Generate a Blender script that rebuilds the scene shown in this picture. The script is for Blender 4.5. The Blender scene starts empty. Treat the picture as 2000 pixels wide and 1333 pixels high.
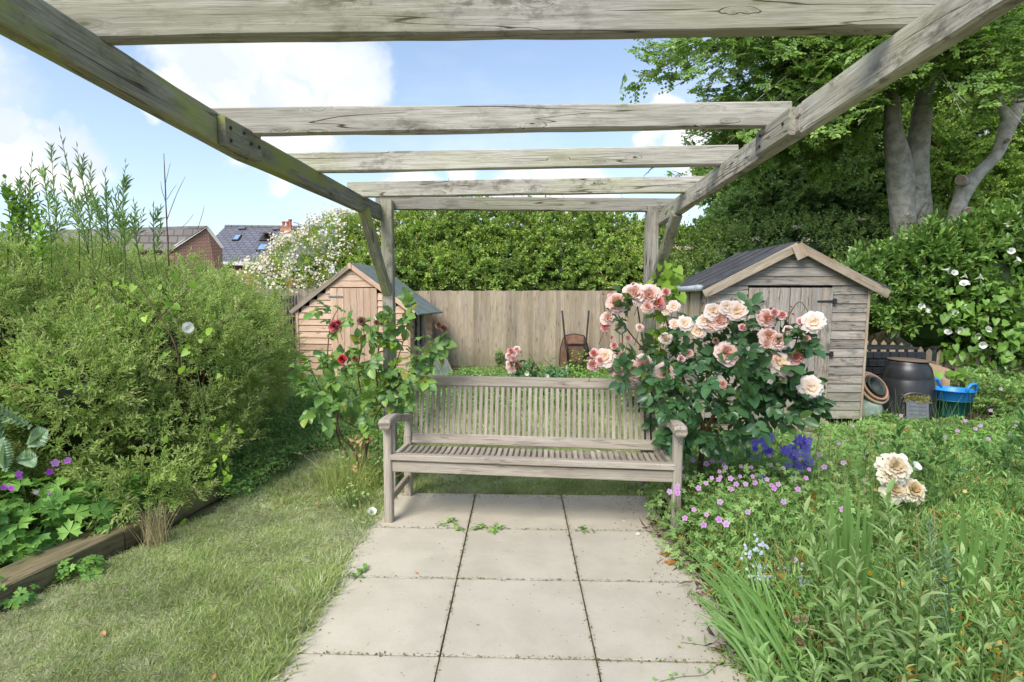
import bpy, bmesh, math, random
import numpy as np
from mathutils import Vector, Matrix
R = random.Random(7)
G = np.random.default_rng(11)
scene = bpy.context.scene
C = scene.collection
rad = math.radians

# ---------------------------------------------------------------- camera, sky, sun, exposure
FPX, CXP, CYP, CH = 1100.0, 975.0, 666.5, 1.4
TH, PS = math.atan(87/FPX), math.atan(38/FPX)
FW = Vector((-math.sin(PS)*math.cos(TH), math.cos(PS)*math.cos(TH), -math.sin(TH)))
RT = Vector((math.cos(PS), math.sin(PS), 0)); UP = RT.cross(FW)
cam_d = bpy.data.cameras.new('camera'); cam = bpy.data.objects.new('camera', cam_d); C.objects.link(cam)
cam_d.sensor_width = 36; cam_d.lens = FPX/2000*36; cam_d.shift_x = 0.0125
cam_d.clip_start = .05; cam_d.clip_end = 2000
M = Matrix((RT, UP, -FW)).transposed().to_4x4(); M.translation = (0, 0, CH); cam.matrix_world = M
scene.camera = cam

SUN_EL, SUN_AZ = rad(47), rad(212)       # azimuth the light comes FROM, clockwise from +Y: behind the camera, to its left
world = bpy.data.worlds.new('World'); scene.world = world; world.use_nodes = True
nt = world.node_tree; nt.nodes.clear()
def N(nt, t, **k):
    n = nt.nodes.new(t)
    for a, b in k.items(): setattr(n, a, b)
    return n
def ray(x, y): return (FW + RT*((x-CXP)/FPX) - UP*((y-CYP)/FPX))
def pp(x, y, Y):                              # point of the place seen at a photo pixel, on the plane Y
    d = ray(x, y); t = Y/d.y; return Vector((0, 0, CH)) + d*t
def gp(x, y, z=0.0):
    d = ray(x, y); t = (z-CH)/d.z; return Vector((0, 0, CH)) + d*t
def build_world():
    out = N(nt, 'ShaderNodeOutputWorld'); bg = N(nt, 'ShaderNodeBackground'); L = nt.links.new
    sky = N(nt, 'ShaderNodeTexSky', sky_type='NISHITA'); sky.sun_disc = False
    sky.sun_elevation = SUN_EL; sky.sun_rotation = SUN_AZ; sky.air_density = 1.0; sky.dust_density = 1.0; sky.ozone_density = 1.0
    tc = N(nt, 'ShaderNodeTexCoord')
    n1 = N(nt, 'ShaderNodeTexNoise'); n1.inputs['Scale'].default_value = 5; n1.inputs['Detail'].default_value = 8; n1.inputs['Roughness'].default_value = .6
    L(tc.outputs['Generated'], n1.inputs['Vector'])
    sub = N(nt, 'ShaderNodeVectorMath', operation='SUBTRACT'); L(n1.outputs['Color'], sub.inputs[0]); sub.inputs[1].default_value = (.5, .5, .5)
    sc = N(nt, 'ShaderNodeVectorMath', operation='SCALE'); L(sub.outputs[0], sc.inputs[0]); sc.inputs['Scale'].default_value = .24
    add = N(nt, 'ShaderNodeVectorMath', operation='ADD'); L(tc.outputs['Generated'], add.inputs[0]); L(sc.outputs[0], add.inputs[1])
    nrm = N(nt, 'ShaderNodeVectorMath', operation='NORMALIZE'); L(add.outputs[0], nrm.inputs[0])
    acc = None
    blobs = [(400,110,85),(350,190,50),(480,190,100),(540,130,95),(640,160,85),(600,230,70),(440,250,60),(680,230,35),
             (20,320,45),(140,345,50),(85,360,45),(-80,310,60),(470,490,45),(520,495,60),(440,500,40),(575,480,30),
             (560,315,45),(900,335,35),(1000,370,50),(1100,375,50),(800,390,50),(1280,275,38),(1350,335,50),(1150,395,60),
             (-300,150,160),(2300,100,200),(1500,-400,180),(300,-500,200)]
    for x, y, r in blobs:
        d = ray(x, y).normalized(); a = math.atan(r/FPX)
        dt = N(nt, 'ShaderNodeVectorMath', operation='DOT_PRODUCT'); L(nrm.outputs[0], dt.inputs[0]); dt.inputs[1].default_value = d
        mr = N(nt, 'ShaderNodeMapRange', interpolation_type='SMOOTHSTEP'); L(dt.outputs['Value'], mr.inputs['Value'])
        mr.inputs['From Min'].default_value = math.cos(a*1.3); mr.inputs['From Max'].default_value = math.cos(a*.62)
        if acc is None: acc = mr.outputs[0]
        else:
            m = N(nt, 'ShaderNodeMath', operation='MAXIMUM'); L(acc, m.inputs[0]); L(mr.outputs[0], m.inputs[1]); acc = m.outputs[0]
    # general broken cloud over the rest of the sky and thin milky veil near the horizon
    sep = N(nt, 'ShaderNodeSeparateXYZ'); L(tc.outputs['Generated'], sep.inputs[0])
    n2 = N(nt, 'ShaderNodeTexNoise'); n2.inputs['Scale'].default_value = 2.2; n2.inputs['Detail'].default_value = 9; n2.inputs['Roughness'].default_value = .55
    mp = N(nt, 'ShaderNodeMapping'); mp.inputs['Scale'].default_value = (1, 1, 2.6); L(tc.outputs['Generated'], mp.inputs['Vector']); L(mp.outputs[0], n2.inputs['Vector'])
    m2 = N(nt, 'ShaderNodeMapRange', interpolation_type='SMOOTHSTEP'); L(n2.outputs['Fac'], m2.inputs['Value'])
    m2.inputs['From Min'].default_value = .48; m2.inputs['From Max'].default_value = .80; m2.inputs['To Max'].default_value = .5
    mx = N(nt, 'ShaderNodeMath', operation='MAXIMUM'); L(acc, mx.inputs[0]); L(m2.outputs[0], mx.inputs[1])
    veil = N(nt, 'ShaderNodeMapRange'); L(sep.outputs['Z'], veil.inputs['Value'])
    veil.inputs['From Min'].default_value = 0; veil.inputs['From Max'].default_value = .45; veil.inputs['To Min'].default_value = .45; veil.inputs['To Max'].default_value = .12
    mixv = N(nt, 'ShaderNodeMix', data_type='RGBA'); L(veil.outputs[0], mixv.inputs['Factor']); L(sky.outputs[0], mixv.inputs[6]); mixv.inputs[7].default_value = (3.9, 4.6, 5.6, 1)
    # cloud colour: bright tops, slightly grey bodies
    n3 = N(nt, 'ShaderNodeTexNoise'); n3.inputs['Scale'].default_value = 9; n3.inputs['Detail'].default_value = 6; L(nrm.outputs[0], n3.inputs['Vector'])
    cr = N(nt, 'ShaderNodeMapRange'); L(n3.outputs['Fac'], cr.inputs['Value']); cr.inputs['From Min'].default_value = .38; cr.inputs['From Max'].default_value = .56
    cm = N(nt, 'ShaderNodeMix', data_type='RGBA'); L(cr.outputs[0], cm.inputs['Factor']); cm.inputs[6].default_value = (3.75, 4.1, 4.7, 1); cm.inputs[7].default_value = (5.1, 5.15, 5.25, 1)
    mix = N(nt, 'ShaderNodeMix', data_type='RGBA'); L(mx.outputs[0], mix.inputs['Factor']); L(mixv.outputs[2], mix.inputs[6]); L(cm.outputs[2], mix.inputs[7])
    L(mix.outputs[2], bg.inputs['Color']); bg.inputs['Strength'].default_value = .12; L(bg.outputs[0], out.inputs[0])
build_world()
sun_d = bpy.data.lights.new('sun', 'SUN'); sun = bpy.data.objects.new('sun', sun_d); C.objects.link(sun)
sun_d.energy = 2.4; sun_d.angle = rad(30); sun_d.color = (1, .95, .86)
sv = Vector((math.sin(SUN_AZ)*math.cos(SUN_EL), math.cos(SUN_AZ)*math.cos(SUN_EL), math.sin(SUN_EL)))
sun.rotation_euler = sv.to_track_quat('Z', 'Y').to_euler(); sun.location = (0, -5, 12)
scene.view_settings.view_transform = 'Standard'; scene.view_settings.look = 'None'
scene.view_settings.exposure = .95; scene.view_settings.gamma = 1
scene.cycles.max_bounces = 5; scene.cycles.diffuse_bounces = 4; scene.cycles.glossy_bounces = 2; scene.cycles.transmission_bounces = 4; scene.cycles.transparent_max_bounces = 8

# ---------------------------------------------------------------- helpers
def props(o, label=None, cat=None, group=None, kind=None):
    if label: o['label'] = label
    if cat: o['category'] = cat
    if group: o['group'] = group
    if kind: o['kind'] = kind
    return o
def thing(name, loc, label, cat, group=None, rz=0):
    o = bpy.data.objects.new(name, None); o.empty_display_size = .1; C.objects.link(o)
    o.location = loc; o.rotation_euler = (0, 0, rz)
    return props(o, label, cat, group)
def put(name, me, parent=None, m=None, **k):
    o = bpy.data.objects.new(name, me); C.objects.link(o)
    if parent is not None: o.parent = parent
    if m is not None: o.matrix_basis = m
    return props(o, **k)
def offs(parent):                              # to write a part's mesh in world metres under an unrotated root
    v = parent.location.copy()
    while parent.parent is not None: parent = parent.parent; v += parent.location
    return Matrix.Translation(-v)
def mesh_py(name, v, f, mat=None, smooth=False):
    me = bpy.data.meshes.new(name); me.from_pydata([tuple(p) for p in v], [], f); me.update()
    if mat: me.materials.append(mat)
    if smooth: me.polygons.foreach_set('use_smooth', [True]*len(me.polygons))
    return me
def mesh_np(name, verts, tf, var=None, mat=None, smooth=False):
    """verts (n,k,3) = n copies of a template whose faces are tf; var (n,) per-copy value kept as the attribute 'var'"""
    n, k = verts.shape[:2]
    tot = np.array([len(f) for f in tf]); fl = np.concatenate([np.array(f) for f in tf])
    loops = (fl[None, :] + (np.arange(n)*k)[:, None]).ravel().astype(np.int32)
    tots = np.tile(tot, n).astype(np.int32); starts = np.concatenate([[0], np.cumsum(tots)[:-1]]).astype(np.int32)
    me = bpy.data.meshes.new(name); me.vertices.add(n*k); me.vertices.foreach_set('co', verts.astype(np.float32).ravel())
    me.loops.add(len(loops)); me.loops.foreach_set('vertex_index', loops)
    me.polygons.add(len(tots)); me.polygons.foreach_set('loop_start', starts)
    if smooth: me.polygons.foreach_set('use_smooth', np.ones(len(tots), bool))
    me.update(calc_edges=True)
    if var is not None:
        a = me.attributes.new('var', 'FLOAT', 'POINT'); a.data.foreach_set('value', np.repeat(var, k).astype(np.float32) if var.ndim == 1 else var.astype(np.float32).ravel())
    if mat: me.materials.append(mat)
    return me
def nrm(a): return a/np.maximum(np.linalg.norm(a, axis=-1, keepdims=True), 1e-9)
_gn = {}
def scatter(name, P, D, NN, S, protos, parent=None):
    """many small sprigs (no one could count them) as ONE object of kind stuff: y of the sprig along D, its top towards NN, scaled by S"""
    D = nrm(D); z = nrm(NN - (NN*D).sum(1, keepdims=True)*D); x = np.cross(D, z)
    eu = np.stack([np.arctan2(D[:, 2], z[:, 2]), -np.arcsin(np.clip(x[:, 2], -1, 1)), np.arctan2(x[:, 1], x[:, 0])], 1)
    if parent is not None: P = P - np.array(parent.location)
    me = bpy.data.meshes.new(name); n = len(P); me.vertices.add(n); me.vertices.foreach_set('co', P.astype(np.float32).ravel())
    q = me.attributes.new('rot', 'FLOAT_VECTOR', 'POINT'); q.data.foreach_set('vector', eu.astype(np.float32).ravel())
    q = me.attributes.new('scl', 'FLOAT', 'POINT'); q.data.foreach_set('value', np.broadcast_to(S, (n,)).astype(np.float32))
    q = me.attributes.new('pick', 'INT', 'POINT'); q.data.foreach_set('value', G.integers(0, len(protos), n).astype(np.int32))
    key = tuple(p.name for p in protos)
    if key not in _gn:
        t = bpy.data.node_groups.new('scatter', 'GeometryNodeTree'); L = t.links.new
        t.interface.new_socket('Geometry', in_out='INPUT', socket_type='NodeSocketGeometry'); t.interface.new_socket('Geometry', in_out='OUTPUT', socket_type='NodeSocketGeometry')
        gi = t.nodes.new('NodeGroupInput'); go = t.nodes.new('NodeGroupOutput'); jn = t.nodes.new('GeometryNodeJoinGeometry')
        def at(nm, dt): k = t.nodes.new('GeometryNodeInputNamedAttribute'); k.data_type = dt; k.inputs[0].default_value = nm; return k.outputs[0]
        for i, p in enumerate(protos):
            ip = t.nodes.new('GeometryNodeInstanceOnPoints'); oi = t.nodes.new('GeometryNodeObjectInfo'); oi.inputs['Object'].default_value = p; oi.inputs['As Instance'].default_value = True
            cp = t.nodes.new('FunctionNodeCompare'); cp.data_type = 'INT'; cp.operation = 'EQUAL'; L(at('pick', 'INT'), cp.inputs[2]); cp.inputs[3].default_value = i
            L(gi.outputs[0], ip.inputs['Points']); L(cp.outputs[0], ip.inputs['Selection']); L(oi.outputs['Geometry'], ip.inputs['Instance'])
            L(at('rot', 'FLOAT_VECTOR'), ip.inputs['Rotation']); L(at('scl', 'FLOAT'), ip.inputs['Scale']); L(ip.outputs[0], jn.inputs[0])
        L(jn.outputs[0], go.inputs[0]); _gn[key] = t
    o = put(name, me, parent, kind='stuff'); md = o.modifiers.new('scatter', 'NODES'); md.node_group = _gn[key]
    return o
def proto(name, parts):
    """a sprig mesh (not linked to the scene) out of (verts(n,k,3), faces, var, material)"""
    V = []; F = []; VA = []; MI = []; mats = []; o = 0
    for v, f, var, mat in parts:
        n, k = v.shape[:2]; V.append(v.reshape(-1, 3)); VA.append(np.repeat(var, k))
        if mat not in mats: mats.append(mat)
        for i in range(n):
            for q in f: F.append(tuple(o+i*k+j for j in q)); MI.append(mats.index(mat))
        o += n*k
    me = mesh_py(name, np.vstack(V).tolist(), F)
    for m_ in mats: me.materials.append(m_)
    me.polygons.foreach_set('material_index', MI); q = me.attributes.new('var', 'FLOAT', 'POINT'); q.data.foreach_set('value', np.concatenate(VA).astype(np.float32))
    q = me.attributes.new('rw', 'FLOAT', 'POINT'); q.data.foreach_set('value', np.full(len(me.vertices), .6, np.float32))
    return bpy.data.objects.new(name, me)
def sprigs(name, k, L, m, ll, lw, mat, T=None, ang=50, stem=None, sr=.0012, flat=False, jitter=.35, side=0, droop=0.):
    """k sprig variants of length L along +y with m leaves (side: number of side twigs)"""
    T = T or T_DIA; out = []; Y = np.array([0, 1., 0])
    for _ in range(k):
        P = [np.zeros(3)]; D = [Y+G.normal(size=3)*.08]; Ls = [L]
        for s in range(side):
            t = rnd(1, .1, .8)[0]; a = rnd(1, 25, 60)[0]*math.pi/180*(1 if s % 2 else -1); P.append(Y*L*t); D.append(np.array([math.sin(a), math.cos(a), G.normal()*(.12 if flat else .4)])); Ls.append(L*(1-t)*rnd(1, .6, 1.)[0])
        P, D, Ls = np.array(P), nrm(np.array(D)), np.array(Ls); mm = m
        lp, ld, nn, l1, w1, i = shoots(P, D, Ls, mm, ll, lw, ang, jitter=jitter, droop=droop, t0=.08)
        if flat:
            kk = np.tile(np.arange(mm), len(P)); sd = np.where(kk % 2 == 0, 1., -1.); dd = D[i]; sx = np.cross(dd, np.array([0, 0, 1.])); ld = nrm(dd*.65+sx*sd[:, None]*.8+G.normal(size=ld.shape)*.15); nn = nrm(np.array([0, 0, 1.])+G.normal(size=ld.shape)*.3)
        tt = np.tile(np.linspace(0, 1, mm), len(P)); parts = [(place(T, lp, ld, nn, l1, w1), T[1], np.clip(.12+.5*tt**1.5+rnd(len(lp), -.15, .3), 0, .9), mat)]
        if stem: v, f = stems_mesh(P, P+D*Ls[:, None]*.95-np.array([0,0,1.])*(droop*Ls**2)[:, None], sr, sr*.4); parts.append((v, f, rnd(len(v)), stem))
        out.append(proto(name, parts))
    return out
# leaf templates: x across, y along (0..1), z out of the leaf
T_DIA = (np.array([[0,0,0],[-.5,.45,.12],[0,1,-.05],[.5,.45,.12]]), [(0,1,2),(0,2,3)])
T_BROAD = (np.array([[0,0,0],[-.36,.2,.10],[-.5,.5,.14],[-.3,.8,.06],[0,1,-.1],[.3,.8,.06],[.5,.5,.14],[.36,.2,.10],[0,.5,0]]),
           [(0,1,8),(1,2,8),(2,3,8),(3,4,8),(4,5,8),(5,6,8),(6,7,8),(7,0,8)])
T_HEART = (np.array([[0,.12,0],[-.3,-.05,.08],[-.55,.15,.14],[-.4,.55,.1],[0,1,-.1],[.4,.55,.1],[.55,.15,.14],[.3,-.05,.08],[0,.5,0]]),
           [(0,1,2),(0,2,8),(2,3,8),(3,4,8),(4,5,8),(5,6,8),(0,8,6),(0,6,7)])
T_LONG = (np.array([[0,0,0],[-.4,.25,.05],[-.5,.5,.06],[-.3,.78,-.02],[0,1,-.14],[.3,.78,-.02],[.5,.5,.06],[.4,.25,.05],[0,.25,0],[0,.5,.0],[0,.78,-.06]]),
          [(0,1,8),(1,2,9,8),(2,3,10,9),(3,4,10),(0,8,7),(8,9,6,7),(9,10,5,6),(10,4,5)])
def t_palm(n=5, toothed=False):
    v = [[0,0,0]]; f = []
    for i in range(n):
        a = rad(-115 + 230*i/(n-1)); L = 1 - .28*abs(i-(n-1)/2)/((n-1)/2)
        d = np.array([math.sin(a), math.cos(a)]); s = np.array([d[1], -d[0]])
        b = len(v)
        for q, w in ((.55, -.2), (1, 0), (.55, .2)):
            if toothed and w: 
                pass
            p = d*q*L + s*w; v.append([p[0], p[1], .08*q if w else -.05])
        f += [(0, b, b+1), (0, b+1, b+2)]
    return (np.array(v), f)
T_PALM = t_palm(5)
def t_palm2():
    v = [[0,0,0]]; f = []; n = 5
    for i in range(n):
        a = rad(-110 + 220*i/(n-1)); L = 1 - .25*abs(i-2)/2
        d = np.array([math.sin(a), math.cos(a)]); s = np.array([d[1], -d[0]]); b = len(v)
        for q, w in ((.42,-.17),(.72,-.27),(.70,-.12),(1,0),(.70,.12),(.72,.27),(.42,.17)):
            p = d*q*L + s*w; v.append([p[0], p[1], .10*abs(w)*3-.08*q])
        f += [(0,b,b+3),(b,b+1,b+2),(b,b+2,b+3),(0,b+3,b+6),(b+6,b+4,b+5),(b+6,b+3,b+4)]
    return (np.array(v), f)
T_PALM2 = t_palm2()
def t_flower(n=5, w=.42, cup=.15):
    v = [[0,0,0]]; f = []
    for i in range(n):
        a = 2*math.pi*i/n; d = np.array([math.cos(a), math.sin(a)]); s = np.array([-d[1], d[0]]); b = len(v)
        for q, u, z in ((.55,-w,.5),(.95,-w*.6,1),(1,0,.85),(.95,w*.6,1),(.55,w,.5)):
            p = d*q + s*u; v.append([p[0], p[1], cup*z])
        f.append((0,b,b+1,b+2)); f.append((0,b+2,b+3,b+4))
    return (np.array(v)*.5, f)
T_FLOWER = t_flower()
T_STEM = None
def place(T, P, D, NN, Ls, Ws):
    """n copies of template T at P, along D, facing NN, Ls long, Ws wide -> (n,k,3)"""
    t = T[0]; y = nrm(D); z = nrm(NN - (NN*y).sum(1, keepdims=True)*y); x = np.cross(y, z)
    return (P[:, None] + x[:, None]*(t[:, 0]*1.0)[None, :, None]*Ws[:, None, None]
            + y[:, None]*t[:, 1][None, :, None]*Ls[:, None, None] + z[:, None]*t[:, 2][None, :, None]*Ls[:, None, None])
def rnd(n, a=0., b=1.): return G.uniform(a, b, n)
def rdir(n): return nrm(G.normal(size=(n, 3)))
def stems_mesh(P, Q, r0, r1=None, sides=3):
    """n thin tapered prisms P->Q -> (n,2*sides,3), faces"""
    r0 = np.broadcast_to(np.asarray(r0, float), (len(P),)); r1 = r0*.6 if r1 is None else np.broadcast_to(np.asarray(r1, float), (len(P),))
    d = nrm(Q-P); a = nrm(np.cross(d, np.where(np.abs(d[:, 2:3]) > .9, np.array([[1., 0, 0]]), np.array([[0., 0, 1]])))); b = np.cross(d, a)
    out = np.zeros((len(P), 2*sides, 3))
    for i in range(sides):
        t = 2*math.pi*i/sides; o = a*math.cos(t) + b*math.sin(t)
        out[:, i] = P + o*r0[:, None]; out[:, sides+i] = Q + o*r1[:, None]
    return out, [(i, (i+1) % sides, sides+(i+1) % sides, sides+i) for i in range(sides)]
def shoots(P, D, L, m, ll, lw, ang=45, NN=None, droop=.0, jitter=.35, t0=.15):
    """shoots at P along D, each with m leaves; returns leaf P, D, N, length, width and shoot index"""
    n = len(P); t = np.tile(np.linspace(t0, 1, m), n); i = np.repeat(np.arange(n), m); k = np.tile(np.arange(m), n)
    d = nrm(D)[i]; L = np.broadcast_to(L, (n,))[i]
    a = nrm(np.cross(d, G.normal(size=(n, 3))[i])); b = np.cross(d, a)
    phi = k*2.4 + rnd(n, 0, 6.28)[i]; s = a*np.cos(phi)[:, None] + b*np.sin(phi)[:, None]
    pos = P[i] + d*(L*t)[:, None]; pos[:, 2] -= droop*(L*t)**2
    an = np.radians(ang)*(1 - .55*t**3)
    ld = nrm(d*np.cos(an)[:, None] + s*np.sin(an)[:, None] + G.normal(size=(n*m, 3))*jitter*.4)
    nn = nrm(np.array([0, 0, 1.]) + d*.5 + G.normal(size=(n*m, 3))*jitter)
    return pos, ld, nn, ll*rnd(n*m, .7, 1.15)*(1 - .3*t), lw*rnd(n*m, .8, 1.15)*(1 - .2*t), i
def lumps_pts(lumps, n, inward=.35):
    """points on/under the union surface of ellipsoid lumps (x,y,z,rx,ry,rz); returns P, outward dir"""
    A = np.array(lumps, float); w = (A[:, 3]*A[:, 4]+A[:, 4]*A[:, 5]+A[:, 3]*A[:, 5]); c = G.choice(len(A), n, p=w/w.sum())
    d = rdir(n); rr = 1 - inward*rnd(n)**2.0*1
    P = A[c, :3] + d*A[c, 3:6]*rr[:, None]
    inside = np.zeros(n, bool)
    for q in range(len(A)):
        e = (P-A[q, :3])/A[q, 3:6]; inside |= ((e**2).sum(1) < .62) & (c != q)
    keep = ~inside & (P[:, 2] > .02)
    return P[keep], nrm(d[keep]/A[c[keep], 3:6])
_box = {}
def box_mesh(L, W, T, bev, mat, segs=1, warp=0.0, key=None):
    k = (round(L, 3), round(W, 4), round(T, 4), bev, mat.name, segs, warp, key)
    if k in _box: return _box[k]
    # chamfered section (8 points) swept along x
    w, t, b = W/2, T/2, min(bev, W/3, T/3)
    sec = [(-w+b,-t),(w-b,-t),(w,-t+b),(w,t-b),(w-b,t),(-w+b,t),(-w,t-b),(-w,-t+b)]
    v = []; f = []
    ph = [R.uniform(0, 6) for _ in range(8)]
    for i in range(segs+1):
        x = -L/2 + L*i/segs
        for j, (y, z) in enumerate(sec):
            jj = j//2*2
            o = warp*(math.sin(x*3.1+ph[jj])+.6*math.sin(x*9.3+ph[jj+1])) + (R.uniform(-1, 1)*warp*.5 if warp else 0)
            v.append((x, y+o*(1 if y > 0 else -1)*.6, z+o*.6))
    for i in range(segs):
        for j in range(8):
            a = i*8+j; c = i*8+(j+1) % 8; f.append((a, c, c+8, a+8))
    f.append(tuple(range(7, -1, -1))); f.append(tuple(segs*8+j for j in range(8)))
    me = mesh_py('board', v, f, mat); _box[k] = me
    return me
def frame(p0, p1, up):
    x = (p1-p0).normalized(); z = (up - x*up.dot(x)).normalized(); y = z.cross(x)
    m = Matrix((x, y, z)).transposed().to_4x4(); m.translation = (p0+p1)/2
    return m
def plank(name, parent, p0, p1, width, thick, up, mat, bev=.002, segs=1, warp=0., wm=None, **k):
    """a timber from p0 to p1; thickness lies along up, width across it"""
    p0, p1, up = Vector(p0), Vector(p1), Vector(up)
    m = frame(p0, p1, up)
    if R.random() < .5: m = m @ Matrix.Rotation(math.pi, 4, 'Y') @ Matrix.Identity(4)
    me = box_mesh((p1-p0).length, width, thick, bev, mat, segs, warp, key=k.pop('key', None))
    return put(name, me, parent, (wm @ m) if wm is not None else m, **k)
def tube(pts, rad_, sides=8, bump=0., seed=0, cap=True):
    rr = random.Random(seed); v = []; f = []; pts = [Vector(p) for p in pts]; n = len(pts)
    prev = None
    for i, p in enumerate(pts):
        d = (pts[min(i+1, n-1)]-pts[max(i-1, 0)]).normalized()
        if prev is None:
            a = d.cross(Vector((0, 0, 1))); a = a if a.length > .1 else d.cross(Vector((1, 0, 0)))
        else: a = prev - d*prev.dot(d)
        a.normalize(); b = d.cross(a); prev = a
        r = rad_[i] if hasattr(rad_, '__len__') else rad_
        for j in range(sides):
            t = 2*math.pi*j/sides; q = r*(1+bump*rr.uniform(-1, 1)); v.append(p + a*math.cos(t)*q + b*math.sin(t)*q)
    for i in range(n-1):
        for j in range(sides):
            a = i*sides+j; c = i*sides+(j+1) % sides; f.append((a, c, c+sides, a+sides))
    if cap: f.append(tuple(range(sides-1, -1, -1))); f.append(tuple((n-1)*sides+j for j in range(sides)))
    return v, f
def spline(pts, n):
    """catmull-rom resample of (x,y,z,r) points"""
    P = np.array(pts, float); P = np.vstack([2*P[0]-P[1], P, 2*P[-1]-P[-2]]); out = []
    for i in range(1, len(P)-2):
        for k in range(n):
            t = k/n; a, b, c, d = P[i-1], P[i], P[i+1], P[i+2]
            out.append(.5*((2*b)+(c-a)*t+(2*a-5*b+4*c-d)*t*t+(3*b-a-3*c+d)*t**3))
    out.append(P[-2]); return np.array(out)
def lathe(prof, n=32):
    v = []; f = []
    for r, z in prof:
        for j in range(n):
            t = 2*math.pi*j/n; v.append((r*math.cos(t), r*math.sin(t), z))
    for i in range(len(prof)-1):
        for j in range(n):
            a = i*n+j; c = i*n+(j+1) % n; f.append((a, c, c+n, a+n))
    return v, f

# ---------------------------------------------------------------- materials
def newmat(name):
    m = bpy.data.materials.new(name); m.use_nodes = True; t = m.node_tree; t.nodes.clear()
    o = N(t, 'ShaderNodeOutputMaterial'); b = N(t, 'ShaderNodeBsdfPrincipled'); t.links.new(b.outputs[0], o.inputs[0])
    return m, t, b, o
def rgb(c): return (c[0], c[1], c[2], 1)
def mixc(t, fac, a, b, mode='MIX'):
    m = N(t, 'ShaderNodeMix', data_type='RGBA', blend_type=mode)
    for s, i in ((fac, 'Factor'), (a, 6), (b, 7)):
        if hasattr(s, 'links') or hasattr(s, 'is_output'): t.links.new(s, m.inputs[i])
        else: m.inputs[i].default_value = s if i == 'Factor' else rgb(s)
    return m.outputs[2]
def noise(t, vec, scale, detail=4, rough=.55, dist=0):
    n = N(t, 'ShaderNodeTexNoise'); n.inputs['Scale'].default_value = scale; n.inputs['Detail'].default_value = detail
    n.inputs['Roughness'].default_value = rough; n.inputs['Distortion'].default_value = dist
    if vec is not None: t.links.new(vec, n.inputs['Vector'])
    return n.outputs['Fac']
def mrange(t, v, a, b, c=0., d=1., smooth=True):
    n = N(t, 'ShaderNodeMapRange', interpolation_type='SMOOTHSTEP' if smooth else 'LINEAR'); t.links.new(v, n.inputs['Value'])
    n.inputs['From Min'].default_value = a; n.inputs['From Max'].default_value = b; n.inputs['To Min'].default_value = c; n.inputs['To Max'].default_value = d
    return n.outputs[0]
def math_(t, op, a, b=None):
    n = N(t, 'ShaderNodeMath', operation=op)
    for i, s in enumerate((a, b)):
        if s is None: continue
        if isinstance(s, (int, float)): n.inputs[i].default_value = s
        else: t.links.new(s, n.inputs[i])
    return n.outputs[0]
def mapping(t, vec, scale, loc=(0,0,0)):
    m = N(t, 'ShaderNodeMapping'); m.inputs['Scale'].default_value = scale; m.inputs['Location'].default_value = loc
    t.links.new(vec, m.inputs['Vector']); return m.outputs[0]
def bump(t, b, h, strength=.3, dist=.01):
    n = N(t, 'ShaderNodeBump'); n.inputs['Strength'].default_value = strength; n.inputs['Distance'].default_value = dist
    t.links.new(h, n.inputs['Height']); t.links.new(n.outputs[0], b.inputs['Normal'])
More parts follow.
